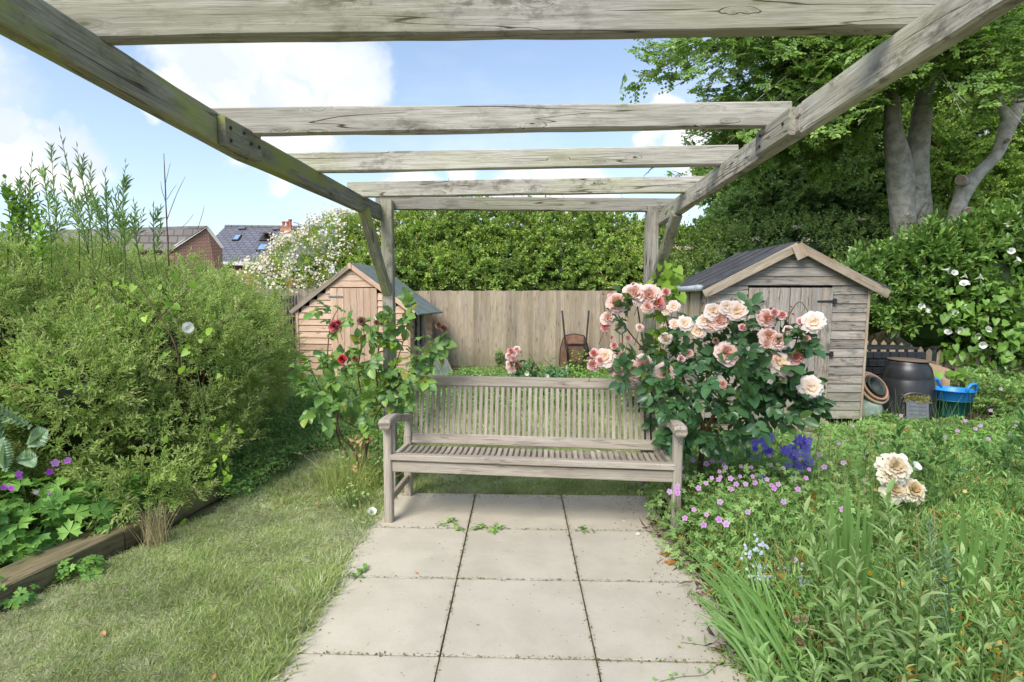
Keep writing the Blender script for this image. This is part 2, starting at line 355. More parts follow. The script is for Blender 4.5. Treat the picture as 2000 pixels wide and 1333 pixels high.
def wood(name, light, mid, dark, moss=0., warm=0., crack=.5, grain=1., stain=.5, knots=True, vary=.25, damp=0):
    m, t, b, o = newmat(name); L = t.links.new
    tc = N(t, 'ShaderNodeTexCoord'); oi = N(t, 'ShaderNodeObjectInfo')
    off = N(t, 'ShaderNodeVectorMath', operation='SCALE'); cmb = N(t, 'ShaderNodeCombineXYZ')
    r2 = math_(t, 'MULTIPLY', oi.outputs['Random'], 37.)
    r3 = math_(t, 'FRACT', math_(t, 'MULTIPLY', oi.outputs['Random'], 91.7))
    L(r2, cmb.inputs[0]); L(math_(t, 'MULTIPLY', r3, 23.), cmb.inputs[1]); L(r2, cmb.inputs[2])
    ad = N(t, 'ShaderNodeVectorMath', operation='ADD'); L(tc.outputs['Object'], ad.inputs[0]); L(cmb.outputs[0], ad.inputs[1]); V = ad.outputs[0]
    # knots pull the grain round them
    vk = N(t, 'ShaderNodeTexVoronoi'); vk.inputs['Scale'].default_value = 1; L(mapping(t, V, (4.2, 15, 15)), vk.inputs['Vector'])
    kd = mrange(t, vk.outputs['Distance'], .05, .30, 1, 0)
    dist = N(t, 'ShaderNodeVectorMath', operation='ADD'); cz = N(t, 'ShaderNodeCombineXYZ'); L(math_(t, 'MULTIPLY', kd, .03), cz.inputs[1]); L(math_(t, 'MULTIPLY', kd, .03), cz.inputs[2])
    L(V, dist.inputs[0]); L(cz.outputs[0], dist.inputs[1])
    g = noise(t, mapping(t, dist.outputs[0], (5, 95*grain, 95*grain)), 1, 8, .68, .4)
    gb = noise(t, mapping(t, V, (1.0, 14, 14)), 1, 3, .5, .3)
    st = noise(t, mapping(t, V, (4., 10, 10), (5, 3, 1)), 1, 6, .65)
    col = mixc(t, mrange(t, g, .40, .60), mid, light)
    col = mixc(t, mrange(t, gb, .35, .7, 0, .55), col, dark)
    if warm: col = mixc(t, mrange(t, noise(t, mapping(t, V, (1.3, 9, 9), (2, 8, 4)), 1, 3), .48, .72, 0, warm), col, (.36, .22, .11))
    if stain: col = mixc(t, mrange(t, st, .56, .74, 0, stain), col, tuple(c*.35 for c in dark))
    fg = noise(t, mapping(t, dist.outputs[0], (7, 260, 260), (2, 2, 2)), 1, 3, .6); col = mixc(t, mrange(t, fg, .52, .66, 0, .45), col, tuple(q*.55 for q in dark))
    if damp:
        ge = N(t, 'ShaderNodeNewGeometry'); sz = N(t, 'ShaderNodeSeparateXYZ'); L(ge.outputs['Position'], sz.inputs[0]); wz = math_(t, 'ADD', sz.outputs[2], math_(t, 'MULTIPLY', noise(t, ge.outputs['Position'], 5, 6, .7), -.9))
        col = mixc(t, mrange(t, wz, -.30, .12, damp, 0), col, (.17,.18,.09))
    if knots:
        sk = N(t, 'ShaderNodeSeparateColor'); L(vk.outputs['Color'], sk.inputs[0]); gk = mrange(t, sk.outputs[0], .55, .6)
        col = mixc(t, math_(t, 'MULTIPLY', gk, mrange(t, vk.outputs['Distance'], .05, .12, .85, 0)), col, (.07,.05,.035))
        col = mixc(t, math_(t, 'MULTIPLY', gk, mrange(t, vk.outputs['Distance'], .10, .30, .5, 0)), col, tuple(q*.6 for q in dark))
    if stain > .5:
        l1 = noise(t, mapping(t, V, (9, 16, 16), (7, 7, 7)), 1, 8, .75); l2 = noise(t, mapping(t, V, (1.1, 2, 2), (3, 9, 7)), 1, 3)
        col = mixc(t, math_(t, 'MULTIPLY', mrange(t, l1, .50, .62, 0, .75), mrange(t, l2, .42, .6)), col, (.10,.09,.07))
        col = mixc(t, math_(t, 'MULTIPLY', mrange(t, l1, .36, .44, .6, 0), mrange(t, l2, .5, .62)), col, (.42,.42,.34))
    cr = noise(t, mapping(t, dist.outputs[0], (.9, 24*grain, 24*grain), (9, 1, 7)), 1, 2, .4)
    crk = math_(t, 'ABSOLUTE', math_(t, 'SUBTRACT', cr, .5)); crf = mrange(t, crk, .0, .014, crack, 0)
    gate = mrange(t, noise(t, mapping(t, V, (1.6, 3, 3), (1, 1, 9)), 1, 2), .43, .50)
    crf = math_(t, 'MULTIPLY', crf, gate)
    col = mixc(t, crf, col, (.05, .04, .03))
    if moss: col = mixc(t, mrange(t, noise(t, mapping(t, V, (1.6, 5, 5), (3, 3, 3)), 1, 6, .6), .47, .62, 0, moss), col, (.27,.30,.08))
    vmul = mrange(t, r3, 0, 1, 1-vary, 1+vary, False); hv = N(t, 'ShaderNodeHueSaturation'); L(vmul, hv.inputs['Value']); L(col, hv.inputs['Color'])
    L(hv.outputs[0], b.inputs['Base Color']); b.inputs['Roughness'].default_value = .85; b.inputs['Specular IOR Level'].default_value = .2
    h = math_(t, 'SUBTRACT', g, math_(t, 'MULTIPLY', crf, 1.5)); bump(t, b, h, .5, .004)
    return m
def leafmat(name, c1, c2, c3=None, rough=.45, trans=.3, spec=.4, p3=.06, k=1.95):
    """leaf colour from the per-leaf value; c3 = the odd yellowed leaf. Used on leaf objects too (adds the object's own number)"""
    c1, c2 = [(min(.6, q[0]*k), min(.62, q[1]*k), q[2]*k*1.05) for q in (c1, c2)]
    m, t, b, o = newmat(name); L = t.links.new
    at = N(t, 'ShaderNodeAttribute', attribute_name='var'); oi = N(t, 'ShaderNodeObjectInfo')
    rw = N(t, 'ShaderNodeAttribute', attribute_name='rw')          # 1 on single leaves, .6 on sprigs: how far the object's own number shifts the colour
    v = math_(t, 'ADD', at.outputs['Fac'], math_(t, 'MULTIPLY', rw.outputs['Fac'], math_(t, 'SUBTRACT', oi.outputs['Random'], .5)))
    ge = N(t, 'ShaderNodeNewGeometry')
    col = mixc(t, mrange(t, v, 0, .94, 0, 1, False), c1, c2)
    if c3: col = mixc(t, mrange(t, v, 1-p3, 1-p3*.7), col, c3)
    big = noise(t, ge.outputs['Position'], 2.3, 2); hv = N(t, 'ShaderNodeHueSaturation'); L(mrange(t, big, .3, .7, .8, 1.2), hv.inputs['Value']); L(col, hv.inputs['Color'])
    L(hv.outputs[0], b.inputs['Base Color']); b.inputs['Roughness'].default_value = rough; b.inputs['Specular IOR Level'].default_value = spec
    tr = N(t, 'ShaderNodeBsdfTranslucent'); br = mixc(t, .5, hv.outputs[0], (.25, .4, .04)); L(br, tr.inputs['Color'])
    mx = N(t, 'ShaderNodeMixShader'); mx.inputs[0].default_value = trans; L(b.outputs[0], mx.inputs[1]); L(tr.outputs[0], mx.inputs[2]); L(mx.outputs[0], o.inputs[0])
    return m
def plain(name, c, rough=.7, vary=.15, scale=12, spec=.3, c2=None, metal=0, bmp=.1, s2=.5):
    m, t, b, o = newmat(name); tc = N(t, 'ShaderNodeTexCoord')
    n = noise(t, tc.outputs['Object'], scale, 6, .6); c2 = c2 or tuple(x*(1-vary*2) for x in c)
    t.links.new(mixc(t, mrange(t, n, .35, .35+s2*.6), c, c2), b.inputs['Base Color'])
    b.inputs['Roughness'].default_value = rough; b.inputs['Specular IOR Level'].default_value = spec; b.inputs['Metallic'].default_value = metal
    if bmp: bump(t, b, n, bmp, .005)
    return m
W_PERG = wood('pergola_timber', (.48,.46,.405), (.35,.33,.28), (.22,.20,.165), moss=.2, crack=1., stain=.75)
W_PERGL = wood('mossy_timber', (.33,.32,.25), (.22,.22,.155), (.14,.135,.10), moss=.95, crack=1., stain=.7)
W_BENCH = wood('silvered_teak', (.46,.41,.345), (.37,.32,.26), (.27,.225,.18), crack=.5, stain=.4, knots=False, vary=.12)
W_SHED = wood('weathered_shed_board', (.41,.375,.335), (.29,.262,.23), (.19,.17,.15), crack=.8, stain=.6, warm=.3, vary=.22, damp=.3)
W_BARGE = wood('bargeboard_wood', (.46,.39,.30), (.34,.28,.21), (.22,.18,.14), crack=.5, stain=.5, warm=.5, vary=.1)
W_NEW = wood('larch_board', (.66,.49,.37), (.56,.39,.28), (.42,.27,.18), crack=.3, stain=.15, warm=.3, vary=.14)
W_FENCE = wood('fence_board', (.48,.40,.31), (.38,.31,.23), (.26,.21,.155), damp=.5, crack=.45, stain=.3, moss=.12, warm=.35, vary=.16)
W_SLEEP = wood('sleeper_wood', (.25,.21,.12), (.17,.14,.08), (.10,.085,.05), crack=.6, stain=.5, warm=.2, moss=.5, vary=.1)
W_PICK = wood('picket_wood', (.34,.27,.2), (.25,.2,.14), (.16,.13,.09), crack=.4, stain=.5, vary=.25)
M_BARK = plain('beech_bark', (.47,.44,.39), .9, .2, 9, .2, (.28,.27,.23), bmp=.5)
M_TWIG = plain('brown_twig', (.13,.09,.055), .9, .2, 30, .2, bmp=.2)
M_GSTEM = plain('green_stem', (.13,.19,.05), .7, .2, 30, .3, bmp=0)
M_DRY = plain('dry_stalk', (.5,.4,.22), .8, .2, 20, .2, bmp=0)
M_ROSECANE = plain('rose_cane', (.16,.075,.045), .7, .25, 30, .3, (.1,.12,.04), bmp=.1)
# ---------------------------------------------------------------- ground
def ground_mat():
    m, t, b, o = newmat('lawn_soil'); tc = N(t, 'ShaderNodeTexCoord'); V = tc.outputs['Object']
    a = noise(t, V, 2.2, 6, .6); c = noise(t, V, 60, 4, .7)
    col = mixc(t, mrange(t, a, .38, .62), (.10,.12,.035), (.20,.17,.08))
    col = mixc(t, mrange(t, c, .4, .7, 0, .7), col, (.07,.06,.035))
    t.links.new(col, b.inputs['Base Color']); b.inputs['Roughness'].default_value = .95; bump(t, b, c, .6, .02)
    return m
M_GROUND = ground_mat()
gx = np.linspace(-14, 14, 57); v = []; f = []
put('ground', mesh_py('ground', [(-300,-60,-.012),(300,-60,-.012),(300,400,-.012),(-300,400,-.012)], [(0,1,2,3)], M_GROUND), kind='structure')
M_SOIL = plain('dark_soil', (.075,.055,.035), .95, .3, 30, .1, bmp=.8)
put('flower_bed_soil', mesh_py('soil', [(.84,.3,-.004),(7,.3,-.004),(7,7.6,-.004),(3.75,7.6,-.004),(3.75,5.85,-.004),(1.9,5.85,-.004),(1.0,4.4,-.004),(.9,3.4,-.004)], [tuple(range(8))], M_SOIL), kind='structure')

def slab_mat():
    m, t, b, o = newmat('patio_slab'); tc = N(t, 'ShaderNodeTexCoord'); oi = N(t, 'ShaderNodeObjectInfo')
    ad = N(t, 'ShaderNodeVectorMath', operation='ADD'); t.links.new(tc.outputs['Object'], ad.inputs[0]); c = N(t, 'ShaderNodeCombineXYZ')
    t.links.new(math_(t, 'MULTIPLY', oi.outputs['Random'], 31), c.inputs[0]); t.links.new(c.outputs[0], ad.inputs[1]); V = ad.outputs[0]
    sx = N(t, 'ShaderNodeSeparateXYZ'); t.links.new(tc.outputs['Object'], sx.inputs[0]); ed = math_(t, 'MAXIMUM', math_(t, 'ABSOLUTE', sx.outputs[0]), math_(t, 'ABSOLUTE', sx.outputs[1])); ed = math_(t, 'ADD', ed, math_(t, 'MULTIPLY', noise(t, V, 14, 6, .7), .05))
    a = noise(t, V, 3.5, 8, .62); f1 = noise(t, V, 120, 3, .6); d = noise(t, mapping(t, V, (1,1,1), (4,4,0)), 1.6, 7, .7, .8)
    col = mixc(t, mrange(t, a, .35, .65), (.515,.468,.375), (.45,.407,.322))
    col = mixc(t, mrange(t, d, .52, .72, 0, .35), col, (.30,.27,.20))
    col = mixc(t, mrange(t, f1, .55, .75, 0, .3), col, (.25,.23,.19))
    col = mixc(t, mrange(t, ed, .305, .33, 0, .3), col, (.22,.19,.13)); sp = noise(t, V, 38, 2, .5); col = mixc(t, mrange(t, sp, .70, .74, 0, .6), col, (.12,.11,.09))
    t.links.new(col, b.inputs['Base Color']); b.inputs['Roughness'].default_value = .8; b.inputs['Specular IOR Level'].default_value = .25
    bump(t, b, math_(t, 'ADD', a, math_(t, 'MULTIPLY', f1, .3)), .25, .006); return m
M_SLAB = slab_mat()
patio = put('patio', mesh_py('patio_bed', [(-.91,.2,-.002),(.91,.2,-.002),(.91,3.87,-.002),(-.91,3.87,-.002)], [(0,1,2,3)], plain('joint_grit', (.09,.075,.05), .95, .3, 60, .1, (.05,.05,.03))), kind='structure')
for j in range(6):
    for i in range(3):
        cx, cy = -.6+.6*i, 3.56-.6*j
        W = .593
        me = box_mesh(W, W-.001, .04, .003, M_SLAB)
        m = Matrix.Translation((cx+R.uniform(-.001,.001), cy, -.002+R.uniform(-.0015,.0015))) @ Matrix.Rotation(R.uniform(-.002,.002), 4, 'Z')
        m = m @ Matrix.Rotation(R.choice([0, math.pi]), 4, 'Z')
        put('slab', me, patio, m)
# thin path slab by the shed door
ps_ = put('path', mesh_py('path', [(0,0,0),(1.9,0,0),(1.9,.5,0),(0,.5,0)], [(0,1,2,3)], plain('path_concrete', (.36,.32,.27), .9, .15, 14, .2, bmp=.3)), m=Matrix.Translation((1.9,5.33,.004)), kind='structure')

# ---------------------------------------------------------------- pergola
def lerp(a, b, t): return a+(b-a)*t
def Lbot(Y): return float(np.interp(Y, [-.9,1.05,1.84,2.1,2.83,4.3], [1.95,1.912,1.87,1.885,1.925,1.945]))
def Rbot(Y): return float(np.interp(Y, [-.9,1.25,2.0,2.98,4.3], [2.03,2.0,1.955,1.913,1.875]))
perg = thing('pergola', (0, 1.9, 0), 'weathered grey timber pergola standing over the patio and bench', 'pergola')
PM = offs(perg); BH = .098; BT = .047
def pb(name, p0, p1, w, t, up, mat=W_PERG, **k): return plank(name, perg, p0, p1, w, t, up, mat, bev=k.pop('bev', .005), wm=PM, **k)
for s, fx, fb, mt in ((-1, -.955, Lbot, W_PERGL), (1, .95, Rbot, W_PERG)):
    x = fx + s*BT/2
    for y0, y1, dx in ((-.8, 1.99, 0), (1.995, 4.22, 0)):
        pb('side_beam', (x+dx, y0, fb(y0)+BH/2), (x+dx, y1, fb(y1)+BH/2), BH, BT, (1,0,0), mt, segs=14, warp=.003, key=('b', s, y0))
    z = fb(2.0)
    pb('splice_plate', (fx-s*.013, 1.80 if s < 0 else 2.02, z+.046), (fx-s*.013, 2.05 if s < 0 else 2.29, fb(2.05 if s < 0 else 2.29)+.05), .094, .025, (1,0,0), mt, key=('sp', s))
    px = fx - s*.0345*0
    for py in (3.955, -.55):
        pb('post', (fx - s*.039, py, -.05), (fx - s*.039, py, fb(py)+BH+(.028 if py > 0 else 0)), .078, .075, (0,1,0), W_PERG, segs=12, warp=.002, key=('p', s, py), bev=.004)
    pb('brace', (fx - s*(-.012), 3.52, fb(3.55)+.005), (fx - s*.035, 3.94, 1.42), .06, .06, (1,0,0), mt if s < 0 else W_PERG, segs=6, warp=.002, key=('br', s))
rw, rt = .09, .045
for (Yl, zl), (Yr, zr), xl, xr in (((4.0,2.012),(3.93,1.978),-1.01,1.06), ((3.45,2.005),(3.31,1.994),-1.045,1.075), ((2.70,1.992),(2.745,2.02),-1.10,1.03), ((1.98,1.965),(2.20,2.037),-1.12,1.02), ((1.305,1.988),(1.505,2.075),-1.12,1.06), ((.6,1.99),(.75,2.09),-1.1,1.06), ((-.1,2.0),(0,2.1),-1.1,1.06), ((-.58,2.0),(-.55,2.1),-1.1,1.06)):
    f_ = lambda x: (x, lerp(Yl, Yr, (x+.95)/1.9)+rt/2, lerp(zl, zr, (x+.95)/1.9)+rw/2)
    pb('rafter', f_(xl), f_(xr), rw, rt, (0,1,0), W_PERG, segs=16, warp=.0025, key=('r', Yl))
M_BOLT = plain('dark_bolt', (.03,.028,.025), .6, .2, 40, .4, bmp=0)
bm_ = mesh_py('bolt', *tube([(0,0,0),(.004,0,0)], .006, 8), M_BOLT)
for s, fx in ((-1, -.955), (1, .95)):
    for (y, z) in (((1.83,-.02),(1.83,.02),(1.92,.025),(1.97,.0),(2.03,.0)) if s < 0 else ((2.06,.0),(2.25,-.02),(2.25,.02))):
        put('bolt', bm_, perg, PM @ Matrix.Translation((fx-s*.026 - (.004 if s > 0 else 0), y, (Lbot(y) if s < 0 else Rbot(y))+.05+z)))

# ---------------------------------------------------------------- bench
BO = Vector((-.775, 3.32, 0)); BR = -math.radians(3.6)
bench = thing('bench', BO, 'silvered slatted teak garden bench at the back edge of the patio under the pergola', 'bench', rz=BR)
BW = 1.72                                      # between the outer faces of the legs
def bb(name, p0, p1, w, t, up, parent=None, **k): return plank(name, parent or bench, p0, p1, w, t, up, W_BENCH, bev=k.pop('bev', .004), **k)
x0, x1 = -.045, BW-.0
for sx in (0, 1):
    x = -.02 if sx == 0 else 1.70
    bb('leg', (x, .03, 0), (x, .03, .605), .05, .056, (0,1,0), bev=.006, key='fl')
    bb('leg', (x+(.0 if sx == 0 else 0), .49, 0), (x, .49, .44), .05, .05, (0,1,0), bev=.006, key='rl')
    # reclining upper part of the rear leg
    bb('back_post', (x, .49, .435), (x, .605, .845), .05, .045, (0,1,-.28), bev=.006, key='bp')
    bb('stretcher', (x, .055, .15), (x, .465, .15), .045, .028, (1,0,0), key='st')
    bb('side_rail', (x, .055, .37), (x, .465, .36), .07, .03, (1,0,0), key='sr')
    # armrest: shaped, curving down to the back
    prof = [(-.045,.605,.632),(-.052,.617,.650),(-.035,.612,.668),(.03,.612,.672),(.12,.612,.668),(.22,.60,.652),(.32,.580,.628),(.42,.562,.606),(.505,.556,.597)]
    vv = []; ff = []
    wd = [.062,.07,.072,.07,.062,.056,.052,.05,.05]
    for (y, zb, zt), w in zip(prof, wd):
        ch = min(.008, (zt-zb)*.3)
        for px, pz in ((-w/2+ch, zb), (w/2-ch, zb), (w/2, zb+ch), (w/2, zt-ch), (w/2-ch, zt), (-w/2+ch, zt), (-w/2, zt-ch), (-w/2, zb+ch)): vv.append((y, px, pz-.64))
    n = len(prof)
    for i in range(n-1):
        for j in range(8): a = i*8+j; c = i*8+(j+1) % 8; ff.append((a, a+8, c+8, c))
    ff.append(tuple(range(8))); ff.append(tuple((n-1)*8+j for j in range(7, -1, -1)))
    put('armrest', mesh_py('armrest', vv, ff, W_BENCH), bench, Matrix.Translation((x, 0, .64)) @ Matrix.Rotation(math.pi/2, 4, 'Z') @ Matrix.Scale(-1, 4, (0,1,0)))
bb('seat_rail', (.006, .03, .367), (1.674, .03, .355), .066, .03, (0,1,0), segs=10, warp=.001, key='srl')
bb('seat_edge', (.0, .025, .427), (1.68, .025, .415), .055, .038, (0,0,1), segs=12, warp=.002, bev=.006, key='sed')
bb('rear_rail', (.006, .49, .33), (1.674, .49, .32), .06, .03, (0,1,0), key='rrl')
bb('back_rail', (.006, .50, .423), (1.674, .50, .413), .07, .028, (0,1,-.28), segs=8, warp=.001, key='bbr')
bb('back_rail', (.006, .592, .812), (1.674, .592, .802), .074, .03, (0,1,-.28), segs=10, warp=.0015, bev=.008, key='btr')
nsl = 44
for i in range(nsl):
    x = .03 + (1.65-.03)*i/(nsl-1); dz = -.011*x/1.7
    bb('back_slat', (x, .507, .453+dz), (x, .583, .778+dz), .0235, .014, (0,1,-.28), bev=.002, key='bs')
# seat slats dip towards the middle: one shared curved mesh
vv = []; ff = []; ns = 8
for i in range(ns+1):
    t = i/ns; y = .06+.42*t; z = .436 - .045*math.sin(math.pi*min(1, t*1.15)*.85) - .045*t*t
    for px, pz in ((-.0125, -.007), (.0125, -.007), (.0125, .006), (.010, .008), (-.010, .008), (-.0125, .006)): vv.append((y, px, z+pz-.42))
for i in range(ns):
    for j in range(6): a = i*6+j; c = i*6+(j+1) % 6; ff.append((a, a+6, c+6, c))
ff.append(tuple(range(6))); ff.append(tuple(ns*6+j for j in range(5, -1, -1)))
sm = mesh_py('seat_slat', vv, ff, W_BENCH)
for i in range(nsl):
    x = .02 + (1.66-.02)*i/(nsl-1)
    put('seat_slat', sm, bench, Matrix.Translation((x, 0, .42-.011*x/1.7)) @ Matrix.Rotation(math.pi/2, 4, 'Z') @ Matrix.Scale(-1, 4, (0,1,0)))
M_PETALW = plain('fallen_petal', (.75,.66,.55), .6, .1, 30, .2, bmp=0)
def petal_mesh(): 
    v = [(0,0,0),(-.4,.35,.1),(-.45,.75,.2),(0,1,.25),(.45,.75,.2),(.4,.35,.1),(0,.55,.02)]
    return mesh_py('petal', v, [(0,1,6),(1,2,6),(2,3,6),(3,4,6),(4,5,6),(5,0,6)], M_PETALW, True)
pm_ = petal_mesh()
for (x, y, lab) in ((1175, 883, 'upturned cream petal lying on the bench seat, left one of two'), (1203, 881, 'small cream petal lying on the bench seat, right one of two')):
    p = pp(x, y, 3.5); p.z += .0
    props(put('fallen_petal', pm_, m=Matrix.Translation(p) @ Matrix.Rotation(R.uniform(0,6), 4, 'Z') @ Matrix.Scale(.035, 4)), lab, 'petal')

# ---------------------------------------------------------------- back fence
fence = thing('closeboard_fence', (0, 10.3, 0), 'tall brown featheredge board fence across the back of the garden under the hedge', 'fence')
FM = offs(fence); FB = W_FENCE
def fline(x): return Vector((x, 10.3 + (.0 if x > -3.4 else (-3.4-x)*-.42), 0))
x = -9.0; i = 0
while x < 8.5:
    p = fline(x); dirv = (fline(x+.1)-p).normalized(); nrm_ = Vector((dirv.y, -dirv.x, 0))
    top = 1.505 + R.uniform(-.006, .006) + (.0 if x > -3.4 else .03)
    tilt = nrm_*1.0 + dirv*.14
    w = .112; 
    plank('board', fence, p+nrm_*.0+Vector((0,0,.13)), p+Vector((0,0,top)), w, .014, tilt, FB, bev=.003, wm=FM, key='fb%d' % (i % 3))
    x += .1*dirv.x; i += 1
for xa, xb in ((-3.4, 8.5),):
    plank('gravel_board', fence, (xa, 10.28, .06), (xb, 10.28, .06), .14, .03, (0,1,0), W_SLEEP, wm=FM)
    for z in (.35, .85, 1.35): plank('arris_rail', fence, (xa, 10.36, z), (xb, 10.36, z), .07, .05, (0,1,0), FB, wm=FM)
a_, b_ = fline(-9), fline(-3.4)
plank('gravel_board', fence, a_+Vector((0,-.03,.06)), b_+Vector((0,-.03,.06)), .14, .03, (.3,1,0), W_SLEEP, wm=FM)
# low timber edging at the fence foot
e = thing('bed_edging', (-.6, 10.05, 0), 'low mossy timber edging lying along the foot of the back fence', 'edging')
plank('edging_board', e, (-1.5, 10.0, .06), (-.2, 10.05, .05), .1, .04, (0,1,0), W_SLEEP, wm=offs(e)); plank('edging_board', e, (-.15, 10.05, .05), (1.0, 10.08, .04), .1, .04, (0,1,0), W_FENCE, wm=offs(e))
# dark side fence panel seen in the gap left of the small shed
lf = thing('side_fence', (-4.2, 8.0, 0), 'dark weathered side fence panel in the gap between the big shrub and the small shed', 'fence')
for i in range(26):
    y = 9.9 - i*.1*1; x = -3.95 - .012*i
    plank('board', lf, (x, y, .03), (x, y, 1.42), .11, .014, (1,.15,0), W_SHED, wm=offs(lf), key='lf')

# ---------------------------------------------------------------- right shed
SX0, SX1, SY0, SY1 = 1.975, 3.645, 6.0, 7.5
shed = thing('garden_shed', (2.8, 6.7, 0), 'weathered grey-brown apex shed with dark felt roof and double plank doors on the right', 'shed')
SM = offs(shed)
def ln(x, y, z): return Vector((x + .018*(z-1.49), y, z))
def sb(name, p0, p1, w, t, up, mat=W_SHED, **k): return plank(name, shed, ln(*p0), ln(*p1), w, t, up, mat, wm=SM, bev=k.pop('bev', .002), **k)
EV, RG = 1.50, 1.91; XC = 2.855
def roofz(x): return RG - (RG-EV)*abs(x-XC)/((SX1-SX0)/2) + .015
DL, DR = 2.40, 3.262; DT = 1.49
pitch = .0935; z = .115; i = 0
def gable_board(parent, cx, zb, zt, fx, y, mat, XM, lean):
    """a board cut to the slope of the roof: fx(z) = half width there; bottom edge stands proud of the board below"""
    L0 = 2*fx(zb); o = lean(cx, y, (zb+zt)/2); v = []
    for dy in (-.016, 0):
        for (z_, s, k) in ((zb, -1, 1), (zb, 1, 1), (zt, 1, .35), (zt, -1, .35)): p = lean(cx+s*fx(z_), y, z_); v.append((p.x-o.x, p.z-o.z, (-dy)*k))
    me = mesh_py('cladding_board', v, [(4,5,6,7),(3,2,1,0),(0,1,5,4),(1,2,6,5),(2,3,7,6),(3,0,4,7)], mat)
    put('cladding_board', me, parent, XM @ Matrix.Translation(o) @ Matrix.Rotation(math.pi/2, 4, 'X'))
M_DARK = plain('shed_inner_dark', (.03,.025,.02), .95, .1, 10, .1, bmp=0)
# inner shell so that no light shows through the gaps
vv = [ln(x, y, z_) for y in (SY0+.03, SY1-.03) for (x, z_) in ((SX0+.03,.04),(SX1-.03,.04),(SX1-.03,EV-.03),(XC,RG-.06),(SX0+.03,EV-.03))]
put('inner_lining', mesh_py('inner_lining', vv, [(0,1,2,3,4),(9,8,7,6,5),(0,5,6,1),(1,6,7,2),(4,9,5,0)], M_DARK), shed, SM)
while z < RG-.05:
    zc = z+pitch/2
    def seg(a, b):
        sb('cladding_board', (a, SY0+.004, zc), (b, SY0+.004, zc), pitch+.008, .014, (0,-1,.12), key=('c', round(b-a, 2), i % 2))
    if zc < DT-.01: seg(SX0, DL-.003); seg(DR+.003, SX1)
    else:
        hw = (RG+.035-zc)/(RG-EV)*(SX1-SX0)/2 if zc > EV else (SX1-SX0)/2
        hw = min(hw, (SX1-SX0)/2)
        if zc+pitch/2 < EV: seg(SX0, SX1)
        else: gable_board(shed, XC, z, min(z+pitch+.006, RG-.01), lambda q: max(.004, min((SX1-SX0)/2, (RG+.02-q)/(RG-EV)*(SX1-SX0)/2)), SY0, W_SHED, SM, ln)
    if zc < EV-.02:
        sb('cladding_board', (SX1+.004, SY0+.02, zc), (SX1+.004, SY1, zc), pitch+.008, .014, (1,0,.12), key='cr')
        for a, b in ((SY0+.02, 6.12), (7.0, SY1)): sb('cladding_board', (SX0-.004, a, zc), (SX0-.004, b, zc), pitch+.008, .014, (-1,0,.12), key=('cl', a))
        if zc < .75: sb('cladding_board', (SX0-.004, 6.12, zc), (SX0-.004, 7.0, zc), pitch+.008, .014, (-1,0,.12), key='cl2')
    sb('cladding_board', (SX0, SY1, zc), (SX1, SY1, zc), pitch+.008, .014, (0,1,.12), key='cb') if zc < EV else None
    z += pitch; i += 1
sb('window_board', (SX0-.006, 6.56, .78), (SX0-.006, 6.56, 1.46), .84, .012, (-1,0,0), W_FENCE)
for yy in (6.13, 6.56, 6.99): sb('window_trim', (SX0-.018, yy, .75), (SX0-.018, yy, 1.48), .04, .02, (-1,0,0), W_SLEEP)
for xx in (SX0+.012, SX1-.012): sb('corner_trim', (xx, SY0-.012, .08), (xx, SY0-.012, EV-.01), .022, .018, (0,-1,0), W_BARGE)
sb('base_bearer', (SX0+.05, SY0+.06, .04), (SX1-.05, SY0+.06, .04), .07, .05, (0,1,0), W_SLEEP)
sb('door_sill', (DL-.02, SY0-.02, .055), (DR+.03, SY0-.02, .045), .085, .03, (0,-1,0), W_BARGE)
sb('door_sill', (DL-.25, SY0-.028, -.0), (DR+.0, SY0-.028, -.005), .05, .04, (0,-1,0), W_BARGE)
mid = 2.825
for k, (a, b) in enumerate(((DL, mid-.003), (mid+.003, DR))):
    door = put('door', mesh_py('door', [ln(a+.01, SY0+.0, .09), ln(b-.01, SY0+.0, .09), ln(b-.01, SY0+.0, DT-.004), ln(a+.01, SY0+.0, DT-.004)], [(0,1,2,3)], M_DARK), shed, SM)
    n = 4; w = (b-a)/n
    for q in range(n):
        xx = a+w*(q+.5)
        zb = .15 if k == 1 else .10
        plank('door_plank', door, ln(xx, SY0-.016, zb), ln(xx, SY0-.016, DT), w-.003, .016, (0,-1,0), W_SHED, key=('dp', k), bev=.002)
    if k == 1: plank('door_plank', door, ln(a, SY0-.016, .115), ln(b, SY0-.016, .112), .065, .018, (0,-1,0), W_BARGE, key='dpb')
M_IRON = plain('black_hinge_iron', (.025,.024,.026), .5, .2, 40, .4, bmp=.1)
def hinge(z, right, parent):
    s = 1 if right else -1; x = DR if right else DL
    v = []; 
    for px, hz in ((x-s*.0, .012), (x-s*.16, .008)): v += [ln(px, SY0-.026, z-hz), ln(px, SY0-.026, z+hz)]
    v2 = [p + Vector((0, -.005, 0)) for p in v]
    b0 = [ln(x+s*.002, SY0-.02, z-.028), ln(x+s*.035, SY0-.02, z-.028), ln(x+s*.035, SY0-.02, z+.028), ln(x+s*.002, SY0-.02, z+.028)]
    b2 = [p + Vector((0, -.014, 0)) for p in b0]
    vv = v + v2 + b0 + b2; o = 8
    f = [(0,1,3,2),(4,6,7,5),(0,4,5,1),(2,3,7,6),(0,2,6,4),(1,5,7,3),(o,o+1,o+2,o+3),(o+4,o+7,o+6,o+5),(o,o+4,o+5,o+1),(o+1,o+5,o+6,o+2),(o+2,o+6,o+7,o+3),(o+3,o+7,o+4,o)]
    put('hinge', mesh_py('hinge', vv, f, M_IRON), parent, SM)
for z_ in (1.35, .80, .25): hinge(z_, True, shed); hinge(z_, False, shed)
